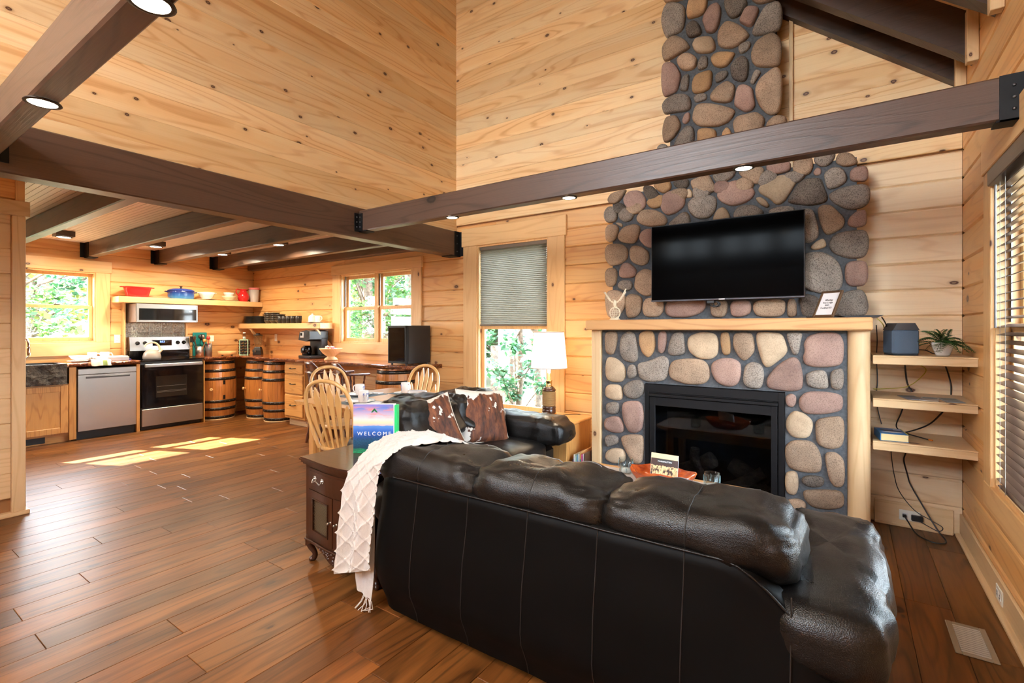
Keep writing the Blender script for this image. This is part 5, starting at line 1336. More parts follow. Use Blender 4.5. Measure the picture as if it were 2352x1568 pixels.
c = t.mix(t.math('MULTIPLY', low, t.ramp(n, [(.42, 0), (.52, 1)])), srgb(58, 38, 32), srgb(214, 182, 130))
c = t.mix(t.math('GREATER_THAN', sp.outputs[2], .122), c, srgb(206, 182, 140)); t.set(Base_Color=c, Roughness=.3)
MB().box(-.08, .08, .0005, .010, 0, .152, .0005).build('pages', plain('booklet_pages', (.80, .82, .84), .5), MG)
MB().box(-.08, .078, -.0006, .0005, 0, .152).build('cover', t.m, MG)
MB().box(-.043, .043, -.0012, -.0006, .098, .118).build('title_plate', plain('title_dark', srgb(28, 34, 30), .4), MG)
text('title', 'MASSANUTTEN', .0118, WT, MG, (0, -.0016, .1055), (PI/2, 0, 0), ext=.0002)
def votive(label, x, y):
    g = thing('candle_glass', label, 'glass', (x, y, .455), group='etched glasses on the coffee table')
    m = MB(); m.lathe([(0, 0), (.036, 0), (.040, .004), (.044, .095), (.0415, .095), (.038, .008), (0, .006)], n=24); m.build('glass', CLEAR, g)
    m = MB(); rgv = random.Random(int(x*1000))
    for i in range(40):
        a = rgv.uniform(0, 2*PI); z_ = rgv.uniform(.02, .08); b = rgv.uniform(-.9, .9); r_ = .0425+.00004*z_*1000
        m.tube([(r_*math.cos(a+.02*q), r_*math.sin(a+.02*q), z_+.006*q*(1+b*.2)) for q in range(-2, 3)], .0011, 4)
    m.build('etching', plain('etch_teal', srgb(120, 158, 162), .6) if 'etch_teal' not in MATS else MATS['etch_teal'], g)
    MB().lathe([(0, .008), (.03, .008), (.032, .03), (0, .034)], n=16).build('candle', WHITE, g)
votive('etched glass candle holder left of the wooden bowl', -1.165, 2.985)
votive('etched glass candle holder right of the wooden bowl', -.64, 2.96)
# ------------------------------------------------------------------ dining set
DT = thing('dining_table', 'light oak dining table set for a meal behind the loveseat', 'dining table', (-3.54, 3.03, 0))
m = MB(); P = smooth_poly([(-.49, -.56), (.49, -.56), (.49, .58), (-.49, .58)], 1)
m.prism([(-.47, -.57), (.47, -.57), (.50, -.54), (.50, .55), (.47, .58), (-.47, .58), (-.50, .55), (-.50, -.54)], .715, .740, 'xy'); m.build('top', OAK['y'], DT)
MB().box(-.36, .36, -.46, .46, .63, .715, .004).build('apron', OAK['x'], DT)
for sx in (-1, 1):
    for sy in (-1, 1): MB().box(sx*.315, sx*.38, sy*.42, sy*.485, 0, .715, .006).build('leg', OAK['z'], DT)
CHW = wood3('chair_beech', srgb(214, 168, 104), srgb(172, 120, 62), ring=.35, fine=.4, knots=0, rough=.3, var=.05, coat=.3)
def make_chair(label, loc, rz):
    C = thing('dining_chair', label, 'chair', loc, rz, 'arrow-back dining chairs')
    def seatf(u, v):
        th = u*2*PI; r_ = [0, .7, .95, 1.0, .97, .8, 0][int(v*6)]; z_ = [.462, .458, .462, .45, .432, .428, .428][int(v*6)]
        dip = -.012*math.cos(2*th)*0
        return (.215*r_*se(math.cos(th), .75), .205*r_*se(math.sin(th), .75), z_-(.010 if r_ < .8 and z_ > .45 else 0))
    m = MB(); m.grid(seatf, 32, 7, closeu=True); m.build('seat', CHW['y'], C)
    for sx in (-1, 1):
        for sy in (-1, 1):
            P = [(sx*.13, sy*.13, .43), (sx*.155, sy*.155, .30), (sx*.18, sy*.18, .15), (sx*.20, sy*.205, 0)]
            m = MB(); m.tube(spline(P, 5), [.012, .014, .017, .019, .021, .020, .016, .019, .021, .020, .018, .016, .014, .013, .012, .011], 10); m.build('leg', CHW['z'], C)
    m = MB(); m.tube([(-.165, -.165, .22), (-.165, .165, .22)], .011, 8); m.tube([(.165, -.165, .22), (.165, .165, .22)], .011, 8); m.tube([(-.165, 0, .22), (.165, 0, .22)], .011, 8); m.build('stretcher', CHW['y'], C)
    bp = lambda x, w: (x, -.165-.135*w-.02*(1-(x/.22)**2)*0, .45+.535*w)
    hoop = [bp(-.165, 0), bp(-.200, .3), bp(-.215, .6), bp(-.185, .84), bp(-.105, .965), bp(0, 1.0), bp(.105, .965), bp(.185, .84), bp(.215, .6), bp(.200, .3), bp(.165, 0)]
    H_ = spline(hoop, 6); vs = []; 
    m = MB()
    for i, p in enumerate(H_):       # flat bow: wider front-to-back than thick
        pass
    m.tube(H_, .0155, 8); m.build('hoop', CHW['z'], C)
    for k in range(6):
        u = (k-2.5)/2.5; xb, xt = u*.115, u*.172; wt = .955-.30*abs(u)**2.4
        prof = [(0, .007), (.35, .012), (.62, .019), (.80, .026), (.84, .026), (1.0, .005)]
        vs = []
        for s_, hw in prof:
            w = wt*s_; xc = xb+(xt-xb)*s_; p = bp(xc, w)
            for dx, dy in ((-hw, -.0045), (hw, -.0045), (hw, .0045), (-hw, .0045)): vs.append((p[0]+dx, p[1]+dy-.006*math.sin(PI*s_), p[2]))
        fs = []
        for i in range(len(prof)-1):
            for q in range(4): fs.append((4*i+q, 4*i+(q+1) % 4, 4*i+4+(q+1) % 4, 4*i+4+q))
        fs += [(3, 2, 1, 0), tuple(range(len(vs)-4, len(vs)))]
        MB().add(vs, fs).build('slat', CHW['z'], C)
    return C
CA_ = make_chair('arrow-back wooden dining chair nearest the viewer, beside the side cabinet', (-3.28, 2.50, 0), math.radians(14))
dup(CA_, (-4.05, 3.03, 0), -PI/2, 'arrow-back wooden dining chair on the kitchen side of the table', 'arrow-back dining chairs')
dup(CA_, (-3.66, 3.44, 0), PI, 'arrow-back wooden dining chair at the far end before the oak barrel', 'arrow-back dining chairs')
MUGP = plain('mug_flower', srgb(60, 80, 160), .4)
def mug(label, x, y, z, rz, mat=WHITE, flowers=True, r=.042, h=.098, group='white flowered mugs', name='coffee_mug'):
    g = thing(name, label, 'mug', (x, y, z), rz, group)
    MB().lathe([(0, .0), (r*.78, 0), (r*.86, .004), (r, h*.55), (r, h), (r*.92, h), (r*.9, h*.5), (r*.74, .008), (0, .006)], n=24).build('cup', mat, g)
    m = MB(); m.tube(spline([(r*.95, 0, h*.82), (r*1.45, 0, h*.85), (r*1.72, 0, h*.58), (r*1.5, 0, h*.3), (r*.93, 0, h*.2)], 5), .0055, 8); m.build('handle', mat, g)
    if flowers:
        m = MB()
        for a0 in (-1.9, -2.5, -3.2):
            R_ = r+.0008
            m.tube([(R_*math.cos(a0+.08*math.sin(q)), R_*math.sin(a0+.08*math.sin(q)), h*(.2+.09*q)) for q in range(6)], .0012, 4)
            for da, dz in ((0, .72), (.1, .66), (-.1, .67), (.06, .78), (-.08, .76)): m.lathe([(0, .0), (.0065, 0), (.005, .002), (0, .0025)], (R_*math.cos(a0+da), R_*math.sin(a0+da), h*dz), 6, 'z')
        m.build('flower_print', MUGP, g)
    return g
def setting(x, y, rz, nm, mugoff=(.12, .06), napkin=True):
    P_ = thing('placemat', 'grey woven placemat %s' % nm, 'placemat', (x, y, .7405), rz, 'grey placemats')
    MB().prism([(-.19, -.14), (.19, -.14), (.19, .14), (-.19, .14)], 0, .004, 'xy').build('mat', plain('mat_grey', srgb(112, 124, 130), .9) if 'mat_grey' not in MATS else MATS['mat_grey'], P_)
    d = thing('dinner_plate', 'white dinner plate on the placemat %s' % nm, 'plate', (x-.03*math.cos(rz), y-.03*math.sin(rz), .7448), 0, 'white dinner plates')
    MB().lathe([(0, 0), (.07, 0), (.09, .006), (.125, .016), (.127, .019), (.09, .010), (.07, .005), (0, .005)], n=32).build('plate', WHITE, d)
    MB().lathe([(.104, .0133), (.112, .0155), (.112, .0165), (.104, .0143)], n=32, cap=False).build('rim_band', plain('band_grey', (.5, .5, .52), .4) if 'band_grey' not in MATS else MATS['band_grey'], d)
    if napkin:
        n_ = thing('napkin', 'folded white napkin beside the plate %s' % nm, 'napkin', (x+.13*math.cos(rz), y+.13*math.sin(rz), .7448), rz+.2, 'folded napkins')
        MB().box(-.04, .04, -.09, .09, 0, .008, .002).build('cloth', plain('napkin_white', (.74, .74, .72), .9) if 'napkin_white' not in MATS else MATS['napkin_white'], n_)
setting(-3.41, 2.72, 0, 'nearest the viewer'); setting(-3.80, 3.03, PI/2, 'on the kitchen side'); setting(-3.50, 3.38, PI, 'at the far end')
mug('white flowered mug nearest the viewer on the dining table', -3.30, 2.64, .765, 2.6)
mug('white flowered mug with its handle turned left on the dining table', -3.70, 2.92, .765, 3.4)
mug('white flowered mug at the far end of the dining table', -3.46, 3.26, .765, -.1)

# ------------------------------------------------------------------ bar stools
def make_stool(label, loc, rz):
    S = thing('bar_stool', label, 'stool', loc, rz, "captain's bar stools")
    MB().lathe([(0, .615), (.19, .615), (.20, .625), (.20, .640), (.185, .650), (.1, .642), (0, .640)], n=28).build('seat', STOOLW['x'], S)
    for i in range(4):
        a = PI/4+i*PI/2; c, s_ = math.cos(a), math.sin(a)
        P = [Vector((c*(.10+.14*q), s_*(.10+.14*q), .61*(1-q))) for q in [k/14 for k in range(15)]]
        m = MB(); m.tube(P, [.016, .017, .020, .014, .022, .017, .019, .021, .022, .015, .020, .017, .022, .018, .014], 10); m.build('leg', STOOLW['z'], S)
    m = MB(); m.tube([(.17*math.cos(a), .17*math.sin(a), .26) for a in [2*PI*i/28 for i in range(28)]], .010, 8, closed=True); m.build('foot_ring', STOOLW['x'], S)
    arc = [(.225*math.cos(a), -.225*math.sin(a)*.95, .86) for a in [PI*(-.12+1.24*i/24) for i in range(25)]]
    def rail(u, v):
        i = u*24; k = int(min(i, 23)); p = Vector(arc[k]).lerp(Vector(arc[k+1]), i-k); n_ = Vector((p.x, p.y, 0)).normalized()
        a = v*2*PI; return tuple(p+n_*.030*math.cos(a)+Vector((0, 0, .012*math.sin(a))))
    m = MB(); m.grid(rail, 49, 12, closev=True); m.build('arm_rail', STOOLW['x'], S)
    def crest(side):
        vs = []
        for i in range(33):
            s_ = -1+2*i/32; a = PI/2+s_*.92; h = .012+.105*(1-sstep(.42, .98, abs(s_))); r_ = .225+.012*side
            vs.append([(r_*math.cos(a)*1.0, -r_*math.sin(a)*.95-.03*hh/.11, .868+hh) for hh in (0, h*.35, h*.7, h)])
        return vs
    A, B = crest(-.6), crest(.6); vs = [p for c in A for p in c]+[p for c in B for p in c]; o = len(A)*4; fs = []
    for i in range(32):
        for k in range(3):
            if k == 1 and 13 <= i <= 18: continue          # hand hole
            a = i*4+k; fs += [(a, a+1, a+5, a+4), (o+a, o+a+4, o+a+5, o+a+1)]
        a = i*4+3; fs.append((a, o+a, o+a+4, a+4))
    m = MB().add(vs, fs, True)
    hr = [(13, 1), (19, 1), (19, 2), (13, 2)]
    for i in range(13, 19):
        for k in (1, 2): a = i*4+k; m.add([vs[a], vs[a+4], vs[o+a+4], vs[o+a]], [(0, 1, 2, 3)])
    for i in (13, 19): a = i*4+1; m.add([vs[a], vs[a+1], vs[o+a+1], vs[o+a]], [(0, 1, 2, 3)])
    m.build('crest_rail', STOOLW['x'], S)
    for i in range(7):
        a = PI*(-.05+1.1*i/6); P = [Vector((.165*math.cos(a), -.165*math.sin(a), .64)).lerp(Vector((.222*math.cos(a), -.222*math.sin(a)*.95, .855)), q/10) for q in range(11)]
        m = MB(); m.tube(P, [.009, .010, .013, .008, .012, .015, .012, .008, .012, .010, .008], 8); m.build('spindle', STOOLW['z'], S)
    return S
ST = make_stool("dark captain's bar stool next to the drawer cabinet", (-5.18, 3.60, 0), math.radians(-8))
dup(ST, (-4.68, 3.62, 0), math.radians(-16), "dark captain's bar stool before the snack bowl, nearer the barrel", "captain's bar stools")
# ------------------------------------------------------------------ kitchen
FX = -7.78          # cabinet fronts
KZ0, KZ1 = .90, .95
# sink cabinet
SK = thing('sink_cabinet', 'oak sink cabinet with two doors under the stone sink', 'cabinet', (XK+.004, .95, 0))
D = FX-XK-.004
MB().box(0, D-.02, 0, .935, .10, .70).build('body', OAK['z'], SK); MB().box(0, D-.06, 0, .935, 0, .10).build('toe_kick', OAK['y'], SK)
MB().box(D-.02, D, .905, .972, .02, .90, .002).build('filler_strip', OAK['z'], SK)
for y0, y1, kx in ((.02, .445, .41), (.46, .895, .50)):
    m = MB(); m.M = Matrix.Translation((D-.02, 0, 0)); 
    for b in ((0, .022, y0, y0+.07, .115, .685), (0, .022, y1-.07, y1, .115, .685), (0, .022, y0+.07, y1-.07, .615, .685), (0, .022, y0+.07, y1-.07, .115, .185)): m.box(*b, .003)
    d = m.build('door', OAK['z'], SK); MB().box(D-.018, D-.006, y0+.065, y1-.065, .18, .62).build('panel', OAK['z'], d)
    MB().lathe([(.004, 0), (.005, .008), (.013, .014), (.014, .020), (.008, .026), (0, .027)], (D+.002, kx, .42), 14, 'x').build('knob', BLACKM, d)
m = MB(); m.box(D-.062, D-.056, .30, .70, .015, .085); m.build('toe_vent', BLACK, SK)
SN = thing('stone_sink', 'rough dark stone apron sink under the left window', 'sink', (XK+.06, 1.0, .705))
t = NT('chiselled_stone'); n = t.noise(t.pos(), 14, 5, .65); t.set(Base_Color=t.ramp(n, [(.3, srgb(40, 38, 36)), (.7, srgb(84, 76, 66))]), Roughness=.7); t.bump(n, 1.0, .03); CHS = t.m
def apr(u, v):
    y = .83*u; z = .245*v; e = .016*fbm(y*9, z*12, 1.5, 4)+.010*sstep(0, .1, u)*sstep(0, .1, 1-u)
    return (D-.03+e, y, z)
m = MB(); m.grid(apr, 40, 14, smooth=False); m.box(.1, D-.028, 0, .83, 0, .02); m.box(D-.07, D-.026, 0.0, .83, .0, .244, .004); m.build('apron', CHS, SN)
m = MB(); m.box(.03, .07, 0, .83, .02, .245); m.box(.07, D-.06, 0, .04, .02, .245); m.box(.07, D-.06, .79, .83, .02, .245); m.build('basin', plain('basin_black', (.015, .015, .016), .3), SN)
FC = thing('faucet', 'chrome pull-down kitchen faucet at the stone sink', 'faucet', (-8.16, 1.50, KZ1))
MB().lathe([(.026, 0), (.026, .012), (.017, .02), (.016, .06)], n=16).build('base', CHROME, FC)
m = MB(); m.tube(spline([(0, 0, .05), (0, 0, .22), (.03, .01, .29), (.09, .03, .30), (.13, .045, .25), (.135, .047, .19)], 6), .013, 10); m.build('spout', CHROME, FC)
MB().lathe([(.016, 0), (.019, .03), (.016, .09), (.013, .10)], (.135, .047, .10), 14).build('spray_head', CHROME, FC)
m = MB(); m.tube([(0, .02, .05), (.02, .07, .09)], .006, 8); m.build('lever', CHROME, FC)
# dishwasher
DW = thing('dishwasher', 'stainless steel dishwasher left of the range', 'dishwasher', (XK+.01, 1.93, 0))
MB().box(0, D-.04, .005, .60, .10, .875).build('tub', BLACK, DW); MB().box(0, D-.05, .0, .605, .0, .10).build('toe_kick', BLACK, DW)
MB().box(D-.04, D, .004, .602, .105, .80, .004).build('door', STEEL, DW); MB().box(D-.04, D+.004, .004, .602, .803, .872, .004).build('control_strip', STEEL, DW)
dm = MB().box(D-.002, D+.012, .08, .53, .752, .775, .003).build('pocket_handle', plain('handle_dark', (.10, .10, .10), .3, .6), DW)
MB().box(XK+.005, FX, 2.537, 2.572, 0, .90).build('cabinet_panel', OAK['z'], None, label='narrow oak panel between dishwasher and range', cat='panel')
# live-edge counters
def slab(label, poly, live, name='live_edge_counter'):
    """poly in plan; live: indices of edges with bark edge"""
    c = thing(name, label, 'countertop', (poly[0][0], poly[0][1], KZ0)); out = []; n = len(poly)
    for i in range(n):
        a, b = Vector(poly[i]), Vector(poly[(i+1) % n]); k = 40 if i in live else 1
        L_ = (b-a).length; nn = Vector(((b-a).y, -(b-a).x)).normalized() if L_ else Vector((0, 0))
        for q in range(k):
            s_ = q/k; p = a.lerp(b, s_); out.append((p, nn, i in live))
    m = MB(); rings = [(0, -.035), (.018, -.008), (.036, .004), (.048, -.006), (.05, -.014)]; vs = []; N = len(out)
    for z_, o_ in rings:
        for p, nn, lv in out:
            e = (o_+.018*fbm(p.x*7, p.y*7, z_*30, 4)) if lv else 0
            q = p+nn*e; vs.append((q.x-poly[0][0], q.y-poly[0][1], z_))
    fs = [tuple(range(N-1, -1, -1)), tuple(range((len(rings)-1)*N, len(rings)*N))]
    m.add(vs, fs); m2 = MB(); f2 = []
    for r_ in range(len(rings)-1):
        for i in range(N): j = (i+1) % N; f2.append((r_*N+i, r_*N+j, (r_+1)*N+j, (r_+1)*N+i))
    m.build('slab', SLAB['x'] if abs(poly[1][0]-poly[0][0]) > abs(poly[1][1]-poly[0][1]) else SLAB['y'], c)
    m2.add(vs, f2, False); m2.build('bark_edge', BARK, c); return c
t = NT('bark_edge'); n = t.noise(t.pos(), 38, 4, .7); n2 = t.noise(t.pos(), 90, 2)
t.set(Base_Color=t.ramp(n, [(.3, srgb(52, 24, 12)), (.5, srgb(122, 62, 28)), (.68, srgb(176, 108, 56)), (.8, srgb(206, 168, 120))]), Roughness=.22); t.bump(n, 1.0, .03); t.p.inputs['Coat Weight'].default_value = .5; BARK = t.m
slab('live-edge wood counter over the dishwasher', [(FX+.03, 1.845), (FX+.03, 2.568), (XK+.004, 2.568), (XK+.004, 1.845)], {0})
slab('live-edge wood counter running along the back wall under the kitchen window', [(-7.75, 3.86), (-4.12, 3.86), (-4.02, 3.95), (-4.0, YB-.004), (XK+.004, YB-.004), (XK+.004, 3.372), (FX+.02, 3.372), (FX+.02, 3.80)], {0, 1, 2, 6, 7})
# range
RG = thing('kitchen_range', 'stainless steel electric range with black oven glass', 'range', (XK+.01, 2.585, 0)); D2 = D-.01
MB().box(0, D2-.03, .004, .766, .05, .925).build('body', plain('range_side', (.05, .05, .05), .5), RG)
MB().box(.06, D2-.06, .02, .75, 0, .05).build('plinth', BLACK, RG)
MB().box(.05, D2+.02, 0, .77, .925, .945, .004).build('cooktop', BLACKG, RG)
od = MB().box(D2-.03, D2+.012, .008, .762, .30, .885, .006).build('oven_door', BLACKG, RG)
MB().box(D2+.011, D2+.0135, .17, .55, .43, .72).build('oven_window', plain('oven_window', (.02, .016, .013), .05), od)
m = MB()
for z_ in (.50, .515, .58): m.tube([(D2+.0138, .18, z_), (D2+.0138, .54, z_)], .0014, 4)
m.build('oven_rack', plain('rack_grey', (.22, .19, .16), .4, .6), od)
m = MB(); m.box(D2+.03, D2+.06, .03, .74, .85, .892, .006); m.box(D2+.01, D2+.04, .04, .07, .858, .884); m.box(D2+.01, D2+.04, .70, .73, .858, .884); m.build('door_handle', STEEL, RG)
MB().box(D2-.03, D2+.010, .010, .760, .055, .285, .004).build('drawer', STEEL, RG)
bg = MB(); bg.prism([(.0, .945), (.07, .945), (.07, 1.055), (.095, 1.06), (.075, 1.25), (.0, 1.25)], .01, .76, 'xz'); 
m = MB(); m.box(.0, .075, .01, .76, .945, 1.06); m.build('riser', BLACKG, RG)
m = MB(); vs = [(.0, .01, 1.06), (.10, .01, 1.06), (.075, .01, 1.25), (0, .01, 1.25), (.0, .76, 1.06), (.10, .76, 1.06), (.075, .76, 1.25), (0, .76, 1.25)]
m.add(vs, [(0, 1, 2, 3), (7, 6, 5, 4), (1, 5, 6, 2), (2, 6, 7, 3), (0, 4, 5, 1)]); bgp = m.build('backguard', STEEL, RG)
for y_ in (.10, .19, .60, .68): MB().lathe([(.026, -.004), (.026, .008), (.021, .012), (.019, .030), (0, .032)], (.086, y_, 1.165), 16, 'x').build('knob', BLACK, RG)
m = MB(); m.box(.08, .0925, .28, .52, 1.125, 1.205); m.build('display', BLACKG, RG)
text('clock_digits', '8:53', .035, emit('blue_digits', (.1, .25, 1, 1), 4), RG, (.0935, .40, 1.18), (PI/2, 0, PI/2))
MB().box(XK+.005, FX-.0, 3.357, 3.372, 0, .90).build('cabinet_panel', OAK['z'], None, label='narrow oak panel between range and first barrel', cat='panel')
MB().box(XK+.002, XK+.09, 2.53, 2.552, .95, 1.725, .002).build('backsplash_trim', TRIM['z'], None, label='upright pine trim at the left edge of the tin backsplash', cat='trim')
MB().box(XK+.002, XK+.03, 3.315, 3.345, 1.25, 1.46, .002).build('backsplash_trim', TRIM['z'], None, label='short pine trim at the right edge of the tin backsplash', cat='trim')
# pressed tin backsplash
TN = thing('tin_backsplash', 'pressed tin backsplash panels behind the range', 'backsplash', (XK+.004, 2.555, 1.2505))
t = NT('pressed_tin'); vo = t.n('TexVoronoi'); vo.inputs['Scale'].default_value = 55; t.put(vo.inputs['Vector'], t.pos()); n = t.noise(t.pos(), 45, 3)
t.set(Base_Color=(.72, .76, .72, 1), Metallic=.35, Roughness=.3); t.bump(t.math('ADD', vo.outputs['Distance'], n), .9, .02)
for i in range(5):
    MB().box(0, .006, .15*i+.003, .15*i+.147, .062, .203, .003).build('tin_panel', t.m, TN); MB().box(0, .006, .15*i+.003, .15*i+.147, 0, .057, .003).build('tin_panel', t.m, TN)
m = MB()
for i in range(6): m.tube([(.005, .15*i, 0), (.005, .15*i, .203)], .004, 6)
m.tube([(.005, 0, .0595), (.005, .75, .0595)], .003, 6); m.build('beading', plain('tin_bead', (.6, .66, .62), .25, .9), TN)
# microwave
MW = thing('microwave', 'stainless over-the-range microwave under the pot shelf', 'microwave', (XK+.004, 2.577, 1.458)); D3 = .385
MB().box(0, D3-.03, 0, .757, 0, .252, .003).build('body', brushed('micro_side_reflection', (.34, .27, .22, 1), .4), MW)  # brownish reflection put into the colour of the steel side
md_ = MB().box(D3-.03, D3, 0, .757, .0, .255, .005).build('door', STEEL, MW)
MB().box(D3-.001, D3+.003, .03, .735, .03, .190).build('window', BLACKG, md_)
MB().box(D3-.002, D3+.006, .735, .752, .01, .245, .003).build('handle', CHROME, md_)
text('brand_mark', 'Whirlpool', .026, plain('brand_grey', (.75, .75, .75), .4), MW, (D3+.0004, .38, .222), (PI/2, 0, PI/2))
text('clock_digits', '8:53', .022, emit('pale_digits', (.6, .75, 1, 1), 3), MW, (D3+.0034, .66, .16), (PI/2, 0, PI/2))
# shelves
SF = thing('pot_shelf', 'thick pine shelf above the microwave holding cookware', 'shelf', (XK+.002, 2.41, 1.725))
MB().box(0, .30, 0, YB-2.41-.004, 0, .08, .004).build('board', TRIM['y'], SF)
CS = thing('dish_shelf', 'pine shelf in the kitchen corner holding black dishes', 'shelf', (XK+.002, 4.10, 1.37))
MB().box(0, 2.25, 0, YB-4.10-.002, 0, .08, .004).build('board', TRIM['x'], CS)
m = MB(); m.prism([(.02, -.005), (.245, -.23), (.245, -.30), (-.01, -.045+.04)], 2.13, 2.17, 'yz'); m.build('bracket', TRIM['z'], CS)
m = MB(); m.prism([(.02, -.005), (.245, -.23), (.245, -.30), (-.01, -.045+.04)], .35, .39, 'yz'); m.build('bracket', TRIM['z'], CS)
SZ, CZ = 1.8055, 1.4505
# cookware on the pot shelf
t_ = thing('red_roaster', 'red oval roasting tub leftmost on the pot shelf', 'roasting pan', (-8.13, 2.66, SZ), PI/2)
def oval(a, b): 
    def f(prof):
        def g(u, v):
            i = v*(len(prof)-1); k = int(min(i, len(prof)-2)); w = i-k; r_ = prof[k][0]*(1-w)+prof[k+1][0]*w; z_ = prof[k][1]*(1-w)+prof[k+1][1]*w
            return (a*r_*se(math.cos(u*2*PI), .8), b*r_*se(math.sin(u*2*PI), .8), z_)
        return g
    return f
m = MB(); m.grid(oval(.165, .11)([(0, 0), (.70, 0), (.76, .01), (.96, .13), (1.04, .135), (1.04, .142), (.94, .138), (.74, .02), (0, .012)]), 40, 33, closeu=True); m.build('tub', RED, t_)
for sx in (-1, 1): MB().box(sx*.16, sx*.195, -.03, .03, .13, .142, .004).build('handle', RED, t_)
t_ = thing('blue_dutch_oven', 'blue enamelled dutch oven with lid on the pot shelf', 'pot', (-8.13, 3.20, SZ), PI/2)
t = NT('blue_enamel'); sp = t.n('SeparateXYZ'); t.put(sp.inputs[0], t.obj()); t.set(Base_Color=t.ramp(t.math('DIVIDE', sp.outputs[2], .14), [(.0, srgb(70, 130, 176)), (.35, srgb(46, 92, 156)), (.7, srgb(28, 44, 112)), (1, srgb(26, 38, 104))]), Roughness=.15)
m = MB(); m.grid(oval(.165, .12)([(0, 0), (.93, 0), (.97, .01), (1, .05), (1, .115), (.97, .118), (0, .118)]), 44, 25, closeu=True); m.build('pot', t.m, t_)
m = MB(); m.grid(oval(.168, .123)([(1.0, .118), (1.02, .124), (.98, .132), (.8, .146), (.4, .158), (0, .161)]), 44, 21, closeu=True); m.build('lid', plain('lid_blue', srgb(40, 62, 140), .15), t_)
MB().lathe([(.010, .158), (.008, .172), (.020, .182), (.020, .188), (0, .192)], n=14).build('knob', BLACK, t_)
HB = plain('handle_blue', srgb(22, 32, 84), .2)
for sx in (-1, 1): MB().tube(spline([(sx*.16, -.04, .10), (sx*.2, -.03, .105), (sx*.2, .03, .105), (sx*.16, .04, .10)], 4), .008, 8).build('handle', HB, t_)
def bowl(name, label, x, y, z, r, h, mat, cat='bowl', dots=False, grp=None):
    b = thing(name, label, cat, (x, y, z), 0, grp)
    MB().lathe([(0, 0), (r*.45, 0), (r*.48, .006), (r*.75, h*.35), (r*.95, h*.8), (r, h), (r*.95, h), (r*.70, h*.4), (r*.4, .012), (0, .010)], n=28).build('bowl', mat, b)
    if dots:
        m = MB()
        for k in range(3):
            for i in range(22):
                a = 2*PI*(i+.5*k)/22; q = .42+.17*k; rr = r*(.79+.20*(q-.4)); m.lathe([(0, -.001), (.005, 0), (0, .001)], (rr*1.012*math.cos(a), rr*1.012*math.sin(a), h*q), 6, 'z')
        m.build('perforations', plain('hole_grey', (.3, .28, .24), .6), b)
        m = MB()
        for s_ in (-1, 1): m.tube(spline([(0, s_*r*.9, h*.9), (.02, s_*r*1.16, h*.92), (-.02, s_*r*1.16, h*.92), (0, s_*r*.92, h*.88)], 4), .005, 6)
        m.build('handle', mat, b)
    return b
def plate(label, x, y, z, r, mat, grp=None, name='plate'):
    p = thing(name, label, 'plate', (x, y, z), 0, grp); MB().lathe([(0, 0), (r*.6, 0), (r*.72, .005), (r, .014), (r, .017), (r*.7, .009), (0, .006)], n=28).build('plate', mat, p); return p
plate('cream platter under the white colander on the pot shelf', -8.13, 3.55, SZ, .15, CREAM); bowl('colander', 'white perforated colander on the pot shelf', -8.13, 3.55, SZ+.018, .115, .10, WHITE, 'colander', True)
plate('cream plate under the stacked bowls on the pot shelf', -8.13, 3.88, SZ, .125, CREAM); bowl('serving_bowl', 'cream bowl under the white bowl on the pot shelf', -8.13, 3.88, SZ+.018, .105, .06, CREAM); bowl('serving_bowl', 'white bowl stacked on top of the cream bowl', -8.13, 3.88, SZ+.050, .078, .085, WHITE)
plate('shallow glass lid lying between red tub and blue pot', -8.14, 2.93, SZ, .12, CREAM, name='glass_lid')
t_ = thing('red_pitcher', 'glossy red pitcher near the corner of the pot shelf', 'pitcher', (-8.12, 4.10, SZ), math.radians(-90))
MB().lathe([(0, 0), (.055, 0), (.06, .005), (.083, .05), (.086, .09), (.07, .135), (.048, .165), (.05, .19), (.058, .205), (.054, .205), (.045, .185), (0, .17)], n=28).build('body', RED, t_)
m = MB(); m.tube(spline([(.05, 0, .195), (.10, 0, .20), (.115, 0, .15), (.085, 0, .10)], 5), .008, 8); m.build('handle', RED, t_)
m = MB(); m.add([(-.045, -.03, .19), (-.045, .03, .19), (-.10, 0, .215), (-.05, 0, .165)], [(0, 2, 3), (1, 3, 2), (0, 1, 2)], True); m.build('spout', RED, t_)
t_ = thing('plastic_pitcher', 'frosted plastic pitcher with pink lid in the kitchen corner', 'pitcher', (-8.09, 4.26, SZ))
FR = NT('frosted_plastic'); FR.set(Base_Color=(.80, .74, .70, 1), Roughness=.4); FR.p.inputs['Transmission Weight'].default_value = .35
MB().lathe([(0, 0), (.058, 0), (.060, .006), (.078, .205), (.074, .205), (.057, .008), (0, .006)], n=24).build('jug', FR.m, t_)
MB().lathe([(.0, .236), (.076, .236), (.081, .23), (.080, .203), (.0, .203)], n=24).build('lid', plain('pink_lid', srgb(226, 130, 130), .4), t_)
